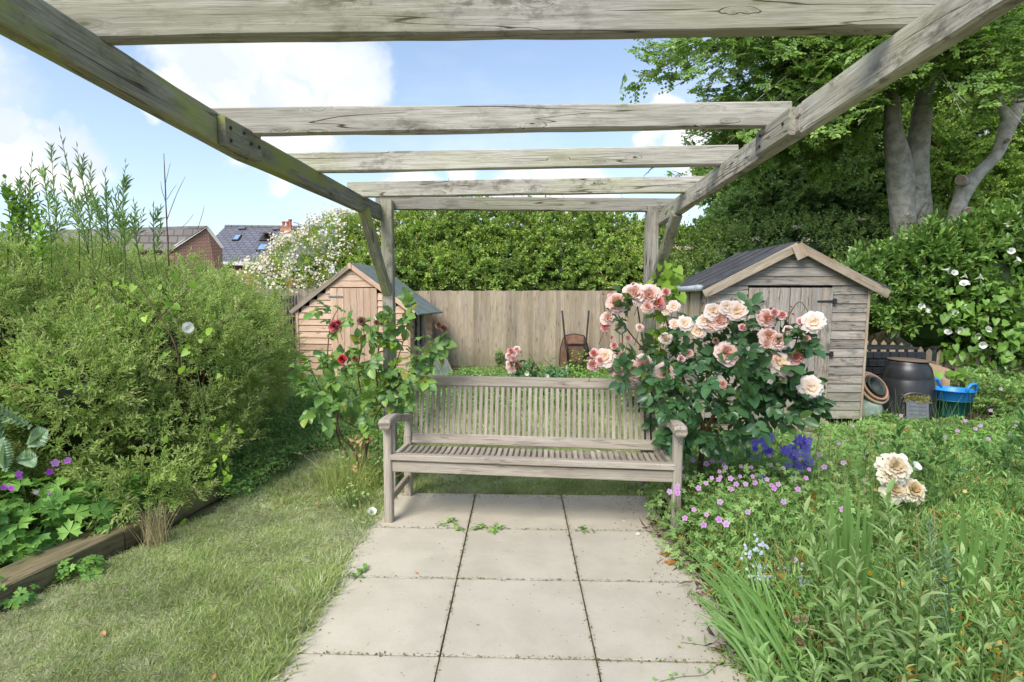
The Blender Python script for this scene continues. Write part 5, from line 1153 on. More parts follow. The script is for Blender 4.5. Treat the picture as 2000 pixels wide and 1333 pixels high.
wav = lambda P, a, b, s=1: a+b*(np.sin(P[:,0]*3.7*s+P[:,1]*1.9*s)*np.sin(P[:,1]*4.1*s-P[:,0]*1.3*s)+.5*np.sin(P[:,0]*9*s+1)*np.sin(P[:,1]*8*s))
carpet('weeds', 9000, (-3.9,-1.0), (4.9,9.2), lambda P: np.maximum(.02, wav(P,.10,.06)), .035, T_DIA, L_COVER, .5)
carpet('weeds', 2200, (-2.9,-1.85), (3.7,5.6), lambda P: np.maximum(.03, wav(P,.11,.05)), .035, T_DIA, L_COVER, .5)
carpet('weeds', 3500, (-1.0,1.9), (6.6,10.0), lambda P: np.maximum(.02, wav(P,.14,.07)), .035, T_DIA, L_COVER, .5)
# the tuft of long grass by the red rose
def tuft(name, label, loc, n, h, spread, mat, w=.0016, lean=.5, cat='grass tuft', dirb=(0,0), group=None):
    t = thing(name, loc, label, cat, group); L_ = np.array(loc); b = L_+np.stack([G.normal(size=n)*spread*.35, G.normal(size=n)*spread*.3, np.zeros(n)], 1)
    ang = rnd(n, 0, 6.28); le = rnd(n, 0, lean); d = np.stack([np.cos(ang)*le+dirb[0], np.sin(ang)*le+dirb[1], np.ones(n)], 1); hh = h*rnd(n,.5,1.1); d = nrm(d); s = nrm(np.cross(d, G.normal(size=(n,3)))); ns_ = 4
    v = np.zeros((n, 2*ns_+1, 3))
    for k in range(ns_+1):
        u = k/ns_; c = b+d*(hh*u)[:,None]; c[:,:2] += d[:,:2]*(hh*u*u*.5)[:,None]; c[:,2] -= hh*u*u*.28*np.minimum(1.2, np.linalg.norm(d[:,:2],axis=1)*2); c[:,2] = np.maximum(c[:,2], .01)
        ww = w*(1-u*.8)
        if k < ns_: v[:,2*k] = c-s*ww; v[:,2*k+1] = c+s*ww
        else: v[:,2*k] = c
    f = [(2*k,2*k+1,2*k+3,2*k+2) for k in range(ns_-1)]+[(2*ns_-2,2*ns_-1,2*ns_)]
    put('blades', mesh_np('blades', v-L_, f, rnd(n), mat), t, kind='stuff'); return t
def seedheads(root, items, mat=None):
    mat = mat or L_STRAW
    for (b, tip, sag) in items:
        b, tip = Vector(b), Vector(tip); m_ = b.lerp(tip, .55)+Vector((0,0,sag)); cane(root, [(*b,.0012),(*m_,.001),(*tip,.0007)], M_DRY, 5, 4, 0, 'stalk')
        d = (tip-m_).normalized(); p0 = tip-d*.07; n = 26; t = rnd(n); P = np.array(p0)[None]+np.array(d)[None]*(t*.09)[:,None]+G.normal(size=(n,3))*.003
        root_l = np.array(root.location); put('seed_head', mesh_np('seed_head', place(T_DIA, P-root_l, nrm(np.array(d)+G.normal(size=(n,3))*.4), rdir(n), rnd(n,.008,.014), rnd(n,.002,.004)), T_DIA[1], rnd(n), mat), root)
t1 = tuft('grass_tuft', 'tuft of long green grass with pale seed stalks at the foot of the red rose', (-1.2,3.95,0), 900, .36, .30, leafmat('long_grass', (.13,.2,.04),(.3,.36,.1),(.5,.45,.25),trans=.3,p3=.15), lean=.75)
seedheads(t1, [((-1.25,3.95,.02), pp(*q,3.7), .05) for q in ((583,885),(590,945),(585,975),(605,870),(622,848),(560,1000),(640,905),(598,920),(570,965),(612,965))])
t2 = tuft('dry_grass_tuft', 'dry straw-coloured grass tuft leaning on the sleeper edge', (-2.02,2.98,0), 160, .30, .08, L_STRAW, .0016, .35)
mound('clover', 'small bright green weed clump at the front foot of the bench left leg', 'weed', [(-.93,3.30,.03,.10,.08,.06),(-1.1,3.62,.08,.16,.15,.12)], 150, .028, T_BROAD, L_GER, (-.98,3.4,0), nobj=100, inward=.8)
w1 = thing('bindweed', (-.95,3.45,0), 'white bindweed flower standing in the grass beside the bench left front leg', 'bindweed'); trumpet(w1, pp(727,999,3.42), .062); cane(w1, [(-.95,3.47,0,.001),(*(pp(727,1005,3.45)),.001)], M_GSTEM, 3, 4, 0, 'vine')
# weeds in the patio joints
def joint_weed(label, pts, nl, size=.028, mat=L_GER, loc=None):
    P0 = [gp(x, y, .021) for x, y in pts]; r = thing('joint_weed', P0[0], label, 'weed'); s = spline([(*p,.0012) for p in P0], 5); cane(r, [(*p,.0012) for p in P0], M_GSTEM, 4, 4, 0, 'runner')
    c = G.choice(len(s), nl); P = s[c,:3]+G.normal(size=(nl,3))*np.array([.012,.012,.006])+np.array([0,0,.01]); P[:,2] = np.maximum(P[:,2], .021); NN = nrm(up3+G.normal(size=(nl,3))*.35); D = nrm(np.cross(NN, G.normal(size=(nl,3)))); ls = size*rnd(nl,.6,1.1)
    leaves(r, T_BROAD, mat, P, D, NN, ls, ls*.8, nobj=nl)
joint_weed('little green weed growing in the patio joint, left of the middle slab joint', [(858,1028),(872,1022),(884,1020),(892,1033),(904,1036)], 34)
joint_weed('little green weed growing in the patio joint, right beside the middle slab joint', [(918,1036),(935,1032),(950,1030),(966,1040),(972,1030),(980,1034)], 52)
joint_weed('tiny green weed in the patio joint below the right half of the bench', [(1130,1038),(1140,1034),(1152,1042)], 16)
joint_weed('small weed at the left edge of the patio where the slabs meet the grass', [(680,1128),(700,1118),(712,1112),(690,1135)], 22, .03, L_GERD)
joint_weed('trailing red-stemmed runner creeping across the right edge of the front slabs', [(1330,1255),(1380,1262),(1410,1275),(1440,1290)], 22, .016)
joint_weed('thin creeping weed runner at the bottom right corner of the slabs', [(1290,1331),(1330,1322),(1375,1318),(1400,1300),(1430,1300)], 26, .016)
# fallen leaves on the slabs and lawn
M_FL = leafmat('fallen_leaf_mat', (.42,.26,.12), (.50,.22,.06), trans=.1, k=1)
for x, y, s, lab in ((196,1236,.045,'curled tan leaf lying on the lawn at the lower left'),(816,1121,.022,'small orange-brown leaf lying on the middle of the patio'),(546,988,.04,'pale brown curled leaf lying on the lawn near the long grass'),(414,1330,.035,'tan leaf lying on the lawn at the bottom edge of the picture'),(617,983,.03,'small brown leaf on the grass beside the weed clump')):
    r = thing('fallen_leaf', gp(x, y, .03 if x < 700 else .022), lab, 'leaf'); place_objs(r, 'leaf_blade', T_BROAD, M_FL, np.array([gp(x,y,.03 if x < 700 else .022)]), nrm(np.array([[R.uniform(-1,1),R.uniform(-1,1),.1]])), np.array([[.2,-.3,1.]]), np.array([s]), np.array([s*.5]))
# ---------------------------------------------------------------- rose blooms
def rose_mesh(name, mat, spec, seed=0):
    """spec: rings of (count, base radius, reach, lift, width, curl)"""
    rr = random.Random(seed); v = []; f = []; var = []
    nr = len(spec)
    for ri, (cnt, r0, reach, lift, wid, curl) in enumerate(spec):
        for k in range(cnt):
            a = 2*math.pi*(k+ri*.37+rr.uniform(-.12,.12))/cnt; d = Vector((math.cos(a), math.sin(a), 0)); s = Vector((-d.y, d.x, 0)); b = len(v)
            rc, lf, wd = reach*rr.uniform(.85,1.15), lift*rr.uniform(.85,1.15), wid*rr.uniform(.85,1.15)
            nu, nv_ = 4, 3
            for i in range(nu+1):
                u = i/nu
                for j in range(nv_+1):
                    w = (j/nv_-.5)*2; ww = wd*(.25+.75*math.sin(min(1, u*1.15)*math.pi*.62))*(1-.25*max(0,u-.75)*4*abs(w))
                    p = d*(r0+rc*u - .10*w*w*curl*wd*2) + s*(w*ww) + Vector((0,0,lf*u**1.2 - curl*max(0,u-.6)*.5 + .12*w*w*wd - .06)); p += Vector((rr.uniform(-1,1), rr.uniform(-1,1), rr.uniform(-1,1)))*(.012+.03*u)
                    v.append(p); var.append(min(1, .12+.55*ri/nr*.6 + .75*u*(ri+1)/nr) if nr > 1 else u)
            for i in range(nu):
                for j in range(nv_): q = b+i*(nv_+1)+j; f.append((q, q+1, q+nv_+2, q+nv_+1))
    me = mesh_py(name, v, f, mat, True); at = me.attributes.new('var', 'FLOAT', 'POINT'); at.data.foreach_set('value', var); return me
FULL = [(5,.0,.10,.30,.11,.0),(6,.03,.18,.32,.16,.1),(7,.06,.26,.26,.19,.25),(8,.08,.34,.14,.22,.35),(8,.08,.42,.02,.25,.4)]
MED = [(4,.0,.10,.36,.12,.0),(5,.03,.16,.36,.17,.1),(6,.05,.24,.30,.21,.3),(6,.06,.34,.18,.24,.45)]
OPEN = [(5,.0,.16,.18,.12,.2),(6,.04,.34,.16,.19,.3),(7,.06,.46,.02,.24,.4)]
BUD = [(3,.0,.07,.55,.14,.0),(4,.02,.13,.5,.2,.15)]
RM = {'full': [rose_mesh('bloom', P_PEACH, FULL, s) for s in range(3)], 'cream': [rose_mesh('bloom', P_CREAM, OPEN, 5+s) for s in range(2)]+[rose_mesh('bloom', P_BLUSH, FULL, 20)], 'med': [rose_mesh('bloom', P_PINK, MED, 9+s) for s in range(2)], 'bud': [rose_mesh('bud', P_PINK, BUD, 12)], 'red': [rose_mesh('bloom', P_RED, MED, 14)], 'dry': [rose_mesh('bloom', P_DRIED, MED, 15)]}
def bloom(root, x, y, Y, px, kind, toward=None, name=None):
    p = pp(x, y, Y); s = px/FPX*Y*.86
    o = put(name or ('bud' if kind == 'bud' else 'bloom'), R.choice(RM[kind]), root, offs(root) @ face(p+Vector((0,0,-s*.05)), toward or Vector((p.x*.45+R.uniform(-.9,.9), -.2, p.z+1.1+R.uniform(-.4,1.3))), s)); return p
def compound(P, D, NN, size, n=5):
    """rose leaves: n leaflets to a leaf -> leaflet arrays"""
    D = nrm(D); Z = nrm(NN-(NN*D).sum(1,keepdims=True)*D); X = np.cross(D, Z); o = [[],[],[],[]]
    for t, a, s in ((1.0,0,1.1),(.75,55,1.0),(.75,-55,1.0),(.35,65,.8),(.35,-65,.8))[:n]:
        a = math.radians(a); d = nrm(D*math.cos(a)+X*math.sin(a)+Z*(-.15)+G.normal(size=P.shape)*.12); o[0].append(P+D*(size*t*1.1)[:,None]); o[1].append(d); o[2].append(nrm(Z+G.normal(size=P.shape)*.2)); o[3].append(size*s*rnd(len(P),.8,1.1))
    return np.vstack(o[0]), np.vstack(o[1]), np.vstack(o[2]), np.concatenate(o[3])
T_OVAL = T_BROAD
# ---- pink rose on the right
rp = thing('rose_bush', (1.25, 3.75, 0), 'dark-leaved rose bush covered in peach pink blooms at the bench right end', 'rose bush')
# stem structure: (base -> control -> tip) as pixels at depth
b0 = gp(1368, 940, 0); b0 = Vector((1.22, 3.72, 0))
for pts, r in (([(1368,905,3.75),(1375,850,3.72),(1362,800,3.7),(1340,760,3.68)], .022), ([(1375,850,3.72),(1400,800,3.65),(1440,740,3.55),(1450,640,3.5)], .014), ([(1365,810,3.7),(1300,740,3.72),(1262,690,3.72),(1245,600,3.74)], .011), ([(1440,760,3.55),(1500,720,3.45),(1545,690,3.4),(1560,650,3.4)], .009), ([(1400,800,3.65),(1480,800,3.5),(1550,770,3.4),(1570,740,3.4)], .008), ([(1360,790,3.7),(1400,700,3.6),(1415,640,3.55),(1430,580,3.5)], .008), ([(1300,740,3.72),(1260,730,3.6),(1220,700,3.6),(1215,620,3.65)], .008), ([(1340,760,3.7),(1320,690,3.8),(1300,620,3.85),(1280,560,3.85)], .009), ([(1500,720,3.45),(1530,640,3.42),(1560,590,3.4),(1585,620,3.38)], .005), ([(1262,690,3.72),(1222,640,3.7),(1205,610,3.7),(1190,580,3.72)], .005)):
    if r == .022: pts = [(1366,960,3.76)]+pts
    cane(rp, [(*pp(*p), r*(1-.75*i/len(pts))) for i, p in enumerate(pts)], M_ROSECANE if r < .02 else M_TWIG, 5, 7, .15, 'stem', seed=int(r*1000))
def px_region(n, poly_blobs, ydep):
    """points in blobs given as (px, py, rx, ry, Y, dY) -> world"""
    w = np.array([b[2]*b[3] for b in poly_blobs], float); c = G.choice(len(poly_blobs), n, p=w/w.sum()); out = np.zeros((n,3))
    for i in range(n):
        b = poly_blobs[c[i]]; a = R.uniform(0, 6.28); r = math.sqrt(R.random()); Y = b[4]+R.uniform(-b[5], b[5]); out[i] = pp(b[0]+b[2]*r*math.cos(a), b[1]+b[3]*r*math.sin(a), Y)
    return out
blobs = [(1390,780,110,95,3.62,.28),(1450,740,90,80,3.55,.25),(1330,740,70,60,3.7,.2),(1500,780,60,60,3.48,.2),(1300,790,45,60,3.65,.2),(1545,740,28,50,3.42,.15),(1410,650,60,35,3.58,.15),(1225,650,22,85,3.68,.08),(1545,660,30,30,3.42,.1),(1200,735,45,14,3.6,.08),(1310,690,35,30,3.75,.12),(1570,780,18,30,3.4,.08),(1400,860,80,35,3.68,.2),(1340,850,40,30,3.6,.15),(1470,650,30,40,3.5,.1),(1245,720,30,20,3.6,.08)]
P = px_region(400, blobs, None); c = np.array([1.3,3.8,.6]); D = nrm(nrm(P-c)*.7+G.normal(size=P.shape)*.6+np.array([0,-.35,-.15])); NN = nrm(up3*.8+np.array([0,-.55,0])+G.normal(size=P.shape)*.35)
a = compound(P, D, NN, np.full(len(P), .068)*rnd(len(P),.8,1.25)); leaves(rp, T_OVAL, L_ROSEP, a[0], a[1], a[2], a[3], a[3]*.72, nobj=300)
stem_obj(rp, P-D*.0, P+D*.10, .0012, M_ROSECANE, 'leaf_stalks')
BL = [(1238,571,55,'full'),(1205,590,48,'full'),(1222,587,30,'med'),(1195,583,30,'med'),(1236,550,0,'bud'),(1268,575,52,'full'),(1285,590,44,'med'),(1252,580,34,'med'),(1300,570,26,'med'),(1265,598,30,'full'),(1188,620,34,'full'),(1182,638,28,'med'),(1193,660,20,'bud'),(1160,690,28,'med'),(1182,695,48,'cream'),(1158,712,36,'med'),(1205,722,40,'med'),(1216,694,26,'med'),(1172,704,24,'med'),(1240,725,48,'full'),(1255,710,48,'full'),(1299,730,56,'full'),(1316,598,28,'cream'),(1300,660,30,'cream'),(1338,630,34,'cream'),(1318,632,24,'cream'),(1375,625,34,'cream'),(1362,645,36,'cream'),(1395,605,44,'cream'),(1405,625,40,'full'),(1388,632,36,'full'),(1440,605,50,'cream'),(1420,598,34,'cream'),(1420,687,54,'full'),(1498,620,40,'full'),(1512,610,26,'med'),(1528,615,26,'med'),(1548,614,20,'bud'),(1565,628,26,'med'),(1590,628,48,'cream'),(1502,655,42,'full'),(1520,665,44,'full'),(1498,672,32,'full'),(1522,674,34,'med'),(1510,700,30,'med'),(1525,705,56,'cream'),(1556,697,40,'med'),(1540,712,44,'cream'),(1585,755,52,'cream'),(1412,750,22,'full'),(1375,712,22,'cream'),(1236,556,18,'bud'),(1178,575,16,'bud'),(1195,562,14,'bud'),(1545,600,12,'bud'),(1232,742,26,'cream'),(1302,608,20,'cream'),(1330,700,22,'med'),(1345,690,24,'full'),(1450,640,24,'med'),(1470,700,22,'full'),(1540,645,26,'full'),(1575,660,20,'med'),(1210,640,22,'full'),(1200,675,22,'med'),(1227,660,18,'med'),(1250,640,20,'full'),(1340,760,22,'dry'),(1398,665,18,'dry'),(1560,725,22,'med'),(1480,612,20,'bud'),(1460,585,14,'bud'),(1402,585,14,'bud'),(1530,740,18,'full'),(1225,712,22,'dry'),(1150,700,18,'bud'),(1280,660,14,'bud')]
for i, (x, y, s, k) in enumerate(BL):
    if s == 0: continue
    Y = float(np.interp(x, [1150,1240,1300,1420,1590], [3.58,3.62,3.58,3.42,3.28]))+R.uniform(-.03,.03)
    p = bloom(rp, x, y, Y, s, k); q = p+Vector((R.uniform(-.03,.03), .06, -.12)); cane(rp, [(*q,.002),(*(p+Vector((0,.02,-.02))),.0016)], M_ROSECANE, 2, 5, 0, 'flower_stalk')
# young leafy tips at the top left of the pink rose
a = shoots(np.array([pp(1235,545,3.7), pp(1255,555,3.75), pp(1285,520,3.85), pp(1200,570,3.7)]), np.array([[-.4,0,1],[-.1,0,1],[.1,0,1],[-.6,0,.8]]), .16, 9, .03, .012, 45); leaves(rp, T_BROAD, leafmat('young_red_leaf', (.30,.22,.07), (.34,.28,.10), k=1.2), *a[:5], stuff='young_leaves')
# climber with heart-shaped leaves round the right post
b3 = bindweed('bindweed', 'bright green bindweed climbing the right pergola post above the pink rose', [(1.0,3.85,.8), pp(1290,680,3.72), pp(1285,630,3.7), pp(1300,585,3.68), pp(1305,550,3.7), pp(1295,520,3.8)], 75, .075, 0, (.98,3.88,.4), .045)
bindweed('bindweed', 'thin bindweed tendril with lime leaves reaching toward the shed roof edge', [pp(1300,545,3.75), pp(1318,530,3.7), pp(1332,526,3.65)], 9, .05, 0, (1.0,3.8,1.4), .02)
# ---- red rose on the left
rr2 = thing('rose_bush', (-1.3, 4.1, 0), 'leggy light green rose bush with few crimson blooms at the bench left end', 'rose bush')
for pts, r in (([(705,925,4.05),(690,880,4.0),(665,850,4.0),(655,800,4.0)], .014), ([(712,905,4.05),(718,865,4.02),(722,830,3.98),(740,780,3.95)], .015), ([(675,885,4.12),(662,860,4.1),(650,810,4.1),(640,780,4.08)], .012), ([(718,865,4.02),(700,840,3.95),(670,820,3.95),(640,790,3.95)], .009), ([(740,780,3.95),(735,720,3.9),(745,660,3.9),(770,610,3.9)], .007), ([(655,800,4.0),(640,720,3.95),(645,640,3.95),(662,600,3.95)], .006), ([(722,830,3.98),(700,740,3.9),(705,680,3.9),(706,640,3.9)], .006), ([(740,790,3.9),(790,740,3.8),(820,690,3.75),(865,650,3.75)], .007), ([(740,780,3.95),(770,720,3.8),(800,620,3.8),(795,590,3.8)], .006), ([(650,810,4.1),(615,740,4.0),(600,700,4.0),(590,720,4.0)], .005), ([(720,850,4.0),(748,790,3.85),(790,760,3.75),(818,745,3.7)], .005)):
    if r in (.014, .015, .012): pts = [(pts[0][0]+2, pts[0][1]+30, pts[0][2])]+pts
    cane(rr2, [(*pp(*p), r*(1-.75*i/len(pts))) for i, p in enumerate(pts)], M_TWIG if r > .01 else M_ROSECANE, 5, 7, .2, 'stem', seed=int(r*1000))
blobs = [(690,740,90,55,3.95,.22),(650,790,50,35,4.0,.2),(720,700,55,40,3.9,.15),(630,720,40,30,4.0,.12),(740,790,50,30,3.9,.15),(765,640,35,35,3.85,.1),(795,605,20,20,3.82,.06),(650,625,30,35,3.95,.06),(815,720,25,40,3.72,.06),(850,670,25,20,3.72,.05),(700,650,30,12,3.92,.06),(775,745,40,20,3.8,.08),(600,745,20,25,4.02,.06),(830,690,30,25,3.74,.05),(800,760,25,15,3.72,.05)]
P = px_region(165, blobs, None); c = np.array([-1.2,4.1,.6]); D = nrm(nrm(P-c)*.6+G.normal(size=P.shape)*.6+np.array([0,-.35,-.2])); NN = nrm(up3*.8+np.array([0,-.6,0])+G.normal(size=P.shape)*.35)
a = compound(P, D, NN, np.full(len(P), .068)*rnd(len(P),.75,1.25)); k_ = 3*len(P)
leaves(rr2, T_OVAL, L_ROSER, a[0], a[1], a[2], a[3], a[3]*.78, nobj=300); stem_obj(rr2, P, P+D*.1, .0012, M_ROSECANE, 'leaf_stalks')
for x, y, s, k in ((653,636,30,'red'),(668,701,24,'red'),(661,630,18,'red'),(706,627,24,'dry'),(693,700,18,'dry'),(736,630,16,'dry'),(866,640,22,'dry'),(857,634,20,'dry')):
    p = bloom(rr2, x, y, 3.68, s*1.1, k, toward=Vector((0,0,1.8))); cane(rr2, [(p.x+.01,p.y+.04,p.z-.12,.0022),(p.x,p.y+.01,p.z-.01,.0016)], M_ROSECANE, 2, 5, 0, 'flower_stalk')
b5 = bindweed('bindweed', 'bindweed with lime leaves and a closed white bud twining through the red rose', [gp(735,940,.0), pp(740,860,3.9), pp(735,790,3.8), pp(752,740,3.78), pp(775,690,3.78), pp(745,640,3.8)], 40, .06, 0, (-1.0,3.9,0), .06)
put('flower_bud', mesh_py('flower_bud', *tube([pp(741,636,3.76), pp(737,628,3.76), pp(731,619,3.76)], [.007,.009,.002], 7), P_WHITE, True), b5, offs(b5))
M_DEADL = leafmat('dead_leaf', (.40,.22,.09), (.52,.32,.16), trans=.15, k=1); n = 26; P = np.array([pp(R.uniform(670,725), R.uniform(810,925), 3.92+R.uniform(-.05,.05)) for _ in range(n)]); place_objs(rr2, 'withered_leaf', T_BROAD, M_DEADL, P, rdir(n), nrm(np.array([0,-1,.5])+G.normal(size=(n,3))*.6), rnd(n,.03,.06), rnd(n,.018,.03))
mound('weed', 'leafy weeds growing round the stems of the red rose', 'weed', [(-1.15,4.2,.12,.35,.25,.16),(-.95,4.05,.2,.14,.12,.2)], 500, .04, T_BROAD, L_GER, (-1.15,4.2,0), nobj=150, inward=.9)
# ---- small pink rose behind the bench
rs = thing('rose_bush', (.25, 7.2, 0), 'small pink rose with dark leaves seen over the bench back in front of the fence', 'rose bush')
for pts in ([(1070,800,7.2),(1050,740,7.15),(1020,715,7.1),(1000,690,7.1)], [(1070,800,7.2),(1065,745,7.15),(1045,710,7.1),(1033,690,7.1)], [(1070,800,7.2),(1085,745,7.2),(1080,720,7.15),(1060,700,7.15)]): cane(rs, [(*pp(*p), .008*(1-.7*i/4)) for i, p in enumerate(pts)], M_ROSECANE, 5, 6, .1)
P = px_region(60, [(1050,715,38,20,7.1,.15),(1085,735,30,15,7.1,.15),(1020,725,25,15,7.1,.1),(1060,740,60,12,7.1,.2)], None); D = rdir(60); a = compound(P, D, nrm(up3+G.normal(size=P.shape)*.5+np.array([0,-.6,0])), np.full(60,.06)); leaves(rs, T_OVAL, L_ROSEP, a[0], a[1], a[2], a[3], a[3]*.65, nobj=120)
for x, y, s, k in ((998,685,20,'med'),(1010,683,18,'full'),(995,695,18,'full'),(1003,700,20,'med'),(1018,688,12,'bud'),(998,712,26,'full'),(1000,722,18,'full'),(1010,712,20,'dry'),(1004,690,20,'full')): bloom(rs, x, y, 7.0, s, k, toward=Vector((0,0,2)))
sw = thing('bindweed', (.8,6.9,.0), 'white bindweed flowers just above the bench back near the wheelbarrow', 'bindweed'); trumpet(sw, pp(1069,736,6.9), .075); trumpet(sw, pp(1029,730,6.9), .055)
mound('weed', 'yellow-green leafy weed growing up in front of the upended wheelbarrow', 'weed', [(1.05,9.6,.15,.3,.25,.36),(1.2,9.3,.1,.5,.3,.16)], 500, .06, T_BROAD, L_ELD, (1.05,9.6,0), nobj=120, inward=.8)
mound('weed', 'low leafy weeds between the bench and the back fence', 'weed', [(-.6,8.6,.08,.9,.8,.18),(.8,8.2,.08,1.0,.8,.20),(1.7,7.3,.1,.6,.7,.25)], 2600, .05, T_DIA, L_COVER, (.2,8.4,0), inward=.9)
mound('ivy', 'small dark ivy sprig on the fence foot left of the pink rose', 'ivy', [(-.35,10.2,.25,.08,.04,.22)], 60, .07, T_HEART, L_GERD, (-.35,10.2,0), nobj=60, inward=.9)

# ---------------------------------------------------------------- flower bed, right foreground
def flower_list(n, boxes, size, Yf):
    out = []
    for _ in range(n):
        b = R.choice(boxes); x = R.uniform(b[0], b[2]); y = R.uniform(b[1], b[3]); out.append((pp(x, y, Yf(x, y)), size*R.uniform(.75,1.15)))
    return out
gfl = [(R.uniform(1290,1420), R.uniform(900,1030)) for _ in range(14)]+[(R.uniform(1400,1600), R.uniform(880,960)) for _ in range(12)]+[(1275,935),(1296,918),(1316,924),(1332,918),(1334,935),(1353,903),(1391,905),(1408,905),(1364,958),(1405,925),(1447,915),(1445,935),(1438,950),(1390,938),(1292,903),(1262,982),(1285,975),(1283,1025),(1270,1026),(1380,1010),(1404,1020),(1355,1000),(1374,1030),(1406,985),(1428,960),(1558,960),(1574,938),(1610,916),(1647,908),(1638,870),(1600,892),(1505,912),(1456,950),(1470,935),(1460,1005),(1530,985),(1645,1000),(1555,885),(1324,952),(1450,870)]
fl = []
for x, y in gfl:
    if x < 1292 and y > 960: continue
    Y = float(np.interp(y, [870,900,960,1030], [4.0,3.75,3.2,2.85])); q = pp(x,y,Y-.10); q.z += .012; fl.append((q, .031*R.uniform(.8,1.2)))
mound('cranesbill', 'spreading cranesbill with small pink flowers spilling over the patio edge by the bench', 'geranium', [(1.05,3.3,.13,.28,.35,.20),(1.25,3.0,.12,.35,.3,.20),(1.5,3.4,.15,.4,.4,.22),(1.0,3.65,.16,.2,.25,.20),(.92,3.05,.06,.16,.25,.12),(1.35,3.8,.16,.45,.35,.22),(1.75,3.1,.14,.35,.35,.20),(1.0,2.82,.06,.2,.16,.10),(1.9,3.7,.13,.4,.4,.2)], 6500, .030, T_PALM, L_GER, (1.25,3.3,0), nobj=300, flowers=fl, fmat=P_LILAC, inward=.75, tilt=.6)
put('autumn_leaf', mesh_py('ol', T_PALM2[0].tolist(), T_PALM2[1], leafmat('orange_leaf', (.6,.2,.03), (.5,.28,.06)), False), m=Matrix.Translation(gp(1310,1096,.03)) @ Matrix.Rotation(2.5, 4, 'Z') @ Matrix.Scale(.06, 4), label='orange and yellow turned leaf on the slab edge under the cranesbill', category='leaf') if False else None
ol = thing('autumn_leaf', gp(1310,1096,.02), 'orange turned leaf at the patio edge under the cranesbill', 'leaf')
place_objs(ol, 'leaf_blade', T_PALM2, leafmat('orange_leaf2', (.6,.2,.03), (.5,.28,.06), k=1), np.array([gp(1310,1096,.03), gp(1300,1080,.03)]), np.array([[.5,-1,.1],[-.3,-1,.1]]), np.tile(up3,(2,1)), np.array([.055,.05]), np.array([.055,.05]))
# violet bellflowers
def bellflower(label, items, loc):
    r = thing('bellflower', loc, label, 'bellflower'); g = 0
    for (x, y, Y, s) in items:
        p = pp(x, y, Y); o = flat_flower(r, p, s*1.6, T_BELL, P_BLUE, toward=Vector((p.x+R.uniform(-1.5,1.5), -.5, 1.2+R.uniform(-.5,1.5))))
    xs = [pp(x, y, Y) for x, y, Y, s in items]; top = max(xs, key=lambda q: q.z); low = min(xs, key=lambda q: q.z)
    cx = sum(q.x for q in xs)/len(xs)
    cane(r, [(cx, xs[0].y+.02, 0, .003), (cx, xs[0].y+.02, low.z, .003), (top.x, top.y+.015, top.z, .0015)], M_GSTEM, 5, 5, 0)
T_BELL = t_flower(5, .36, .35)
def cluster(boxes, n, Y, s): return [(R.uniform(b[0],b[2]), R.uniform(b[1],b[3]), Y+R.uniform(-.03,.03), s*R.uniform(.8,1.15)) for b in boxes for _ in range(n)]
bellflower('violet-blue bellflower spike in full bloom right of the cranesbill, the larger one', cluster([(1530,880,1560,908),(1545,870,1580,900),(1550,900,1582,918),(1562,856,1584,875),(1528,872,1550,890),(1555,850,1575,866)], 6, 3.8, .038), (2.0,3.9,0))
bellflower('violet-blue bellflower spike behind the rose leaves, left of the larger one', cluster([(1482,848,1510,870),(1490,870,1505,885),(1468,862,1485,895)], 5, 4.05, .034), (1.85,4.05,0))
bellflower('lowest small bellflower spike among the cranesbill flowers', cluster([(1482,930,1506,950),(1545,930,1562,945)], 4, 3.6, .03), (1.75,3.6,0))
# ground cover over the whole bed
def bedmask(P):
    x, y = P[:,0], P[:,1]; edge = np.interp(y, [.5,1.9,2.3,2.7,3.2,4.2,5.8], [.78,.80,.86,.95,.98,1.2,1.95])
    return (x > edge+.03*np.sin(y*17)) & ~((y > 5.9) & (x < 3.75)) & ~((y > 5.25) & (y < 5.95) & (x < 3.0)) & (x < .9*y+1.2) & ~((y > 6.15) & (y < 7.3) & (x > 3.7) & (x < 5.5))
hz = lambda P: np.clip(np.interp(P[:,1], [1,2.2,3,4,5,5.8,7.5], [.12,.16,.16,.15,.14,.10,.2])+wav(P,0,.05)+np.clip((P[:,0]-3.4)*.09,0,.22)*np.where((P[:,1] > 4.5) & (P[:,0] < 5.6), 0, 1)-.05*((P[:,1] > 5) & (P[:,0] > 3.6) & (P[:,0] < 5.2))-.1*np.exp(-(P[:,0]-(.9))*6), .03, .6)
carpet('ground_cover', 15000, (.8,7.5), (3.4,7.6), hz, .028, T_PALM, L_COVER, 1., bedmask, tilt=.6)
carpet('ground_cover', 6000, (.8,7.5), (3.6,7.6), hz, .045, T_DIA, L_GER, .4, bedmask, hs=.6, tilt=.8)
carpet('ground_cover', 7000, (.8,4.5), (1.1,3.6), hz, .024, T_BROAD, L_COVER, .6, bedmask, tilt=.6)
carpet('ground_cover', 5000, (.8,4.5), (1.1,3.6), lambda P: hz(P)*1.3, .05, T_DIA, L_GER, .16, bedmask, hs=1.2, tilt=.9)
carpet('dry_litter', 1500, (.8,3.2), (1.2,5.4), lambda P: np.full(len(P), .04), .05, T_DIA, L_STRAW, .05, bedmask, tilt=.9)
# grass stalks and seed heads over the bed
n = 1500; P = np.stack([rnd(n,1.0,5.5), rnd(n,2.2,6.6), np.zeros(n)], 1); P = P[bedmask(P)]; n = len(P); d = nrm(up3+G.normal(size=(n,3))*np.array([.25,.25,0])); Q = P+d*rnd(n,.2,.48)[:,None]
v, f = stems_mesh(P, Q, .0013, .0005); put('wild_grass', mesh_np('wild_grass', v, f, rnd(n), L_GER), kind='stuff')
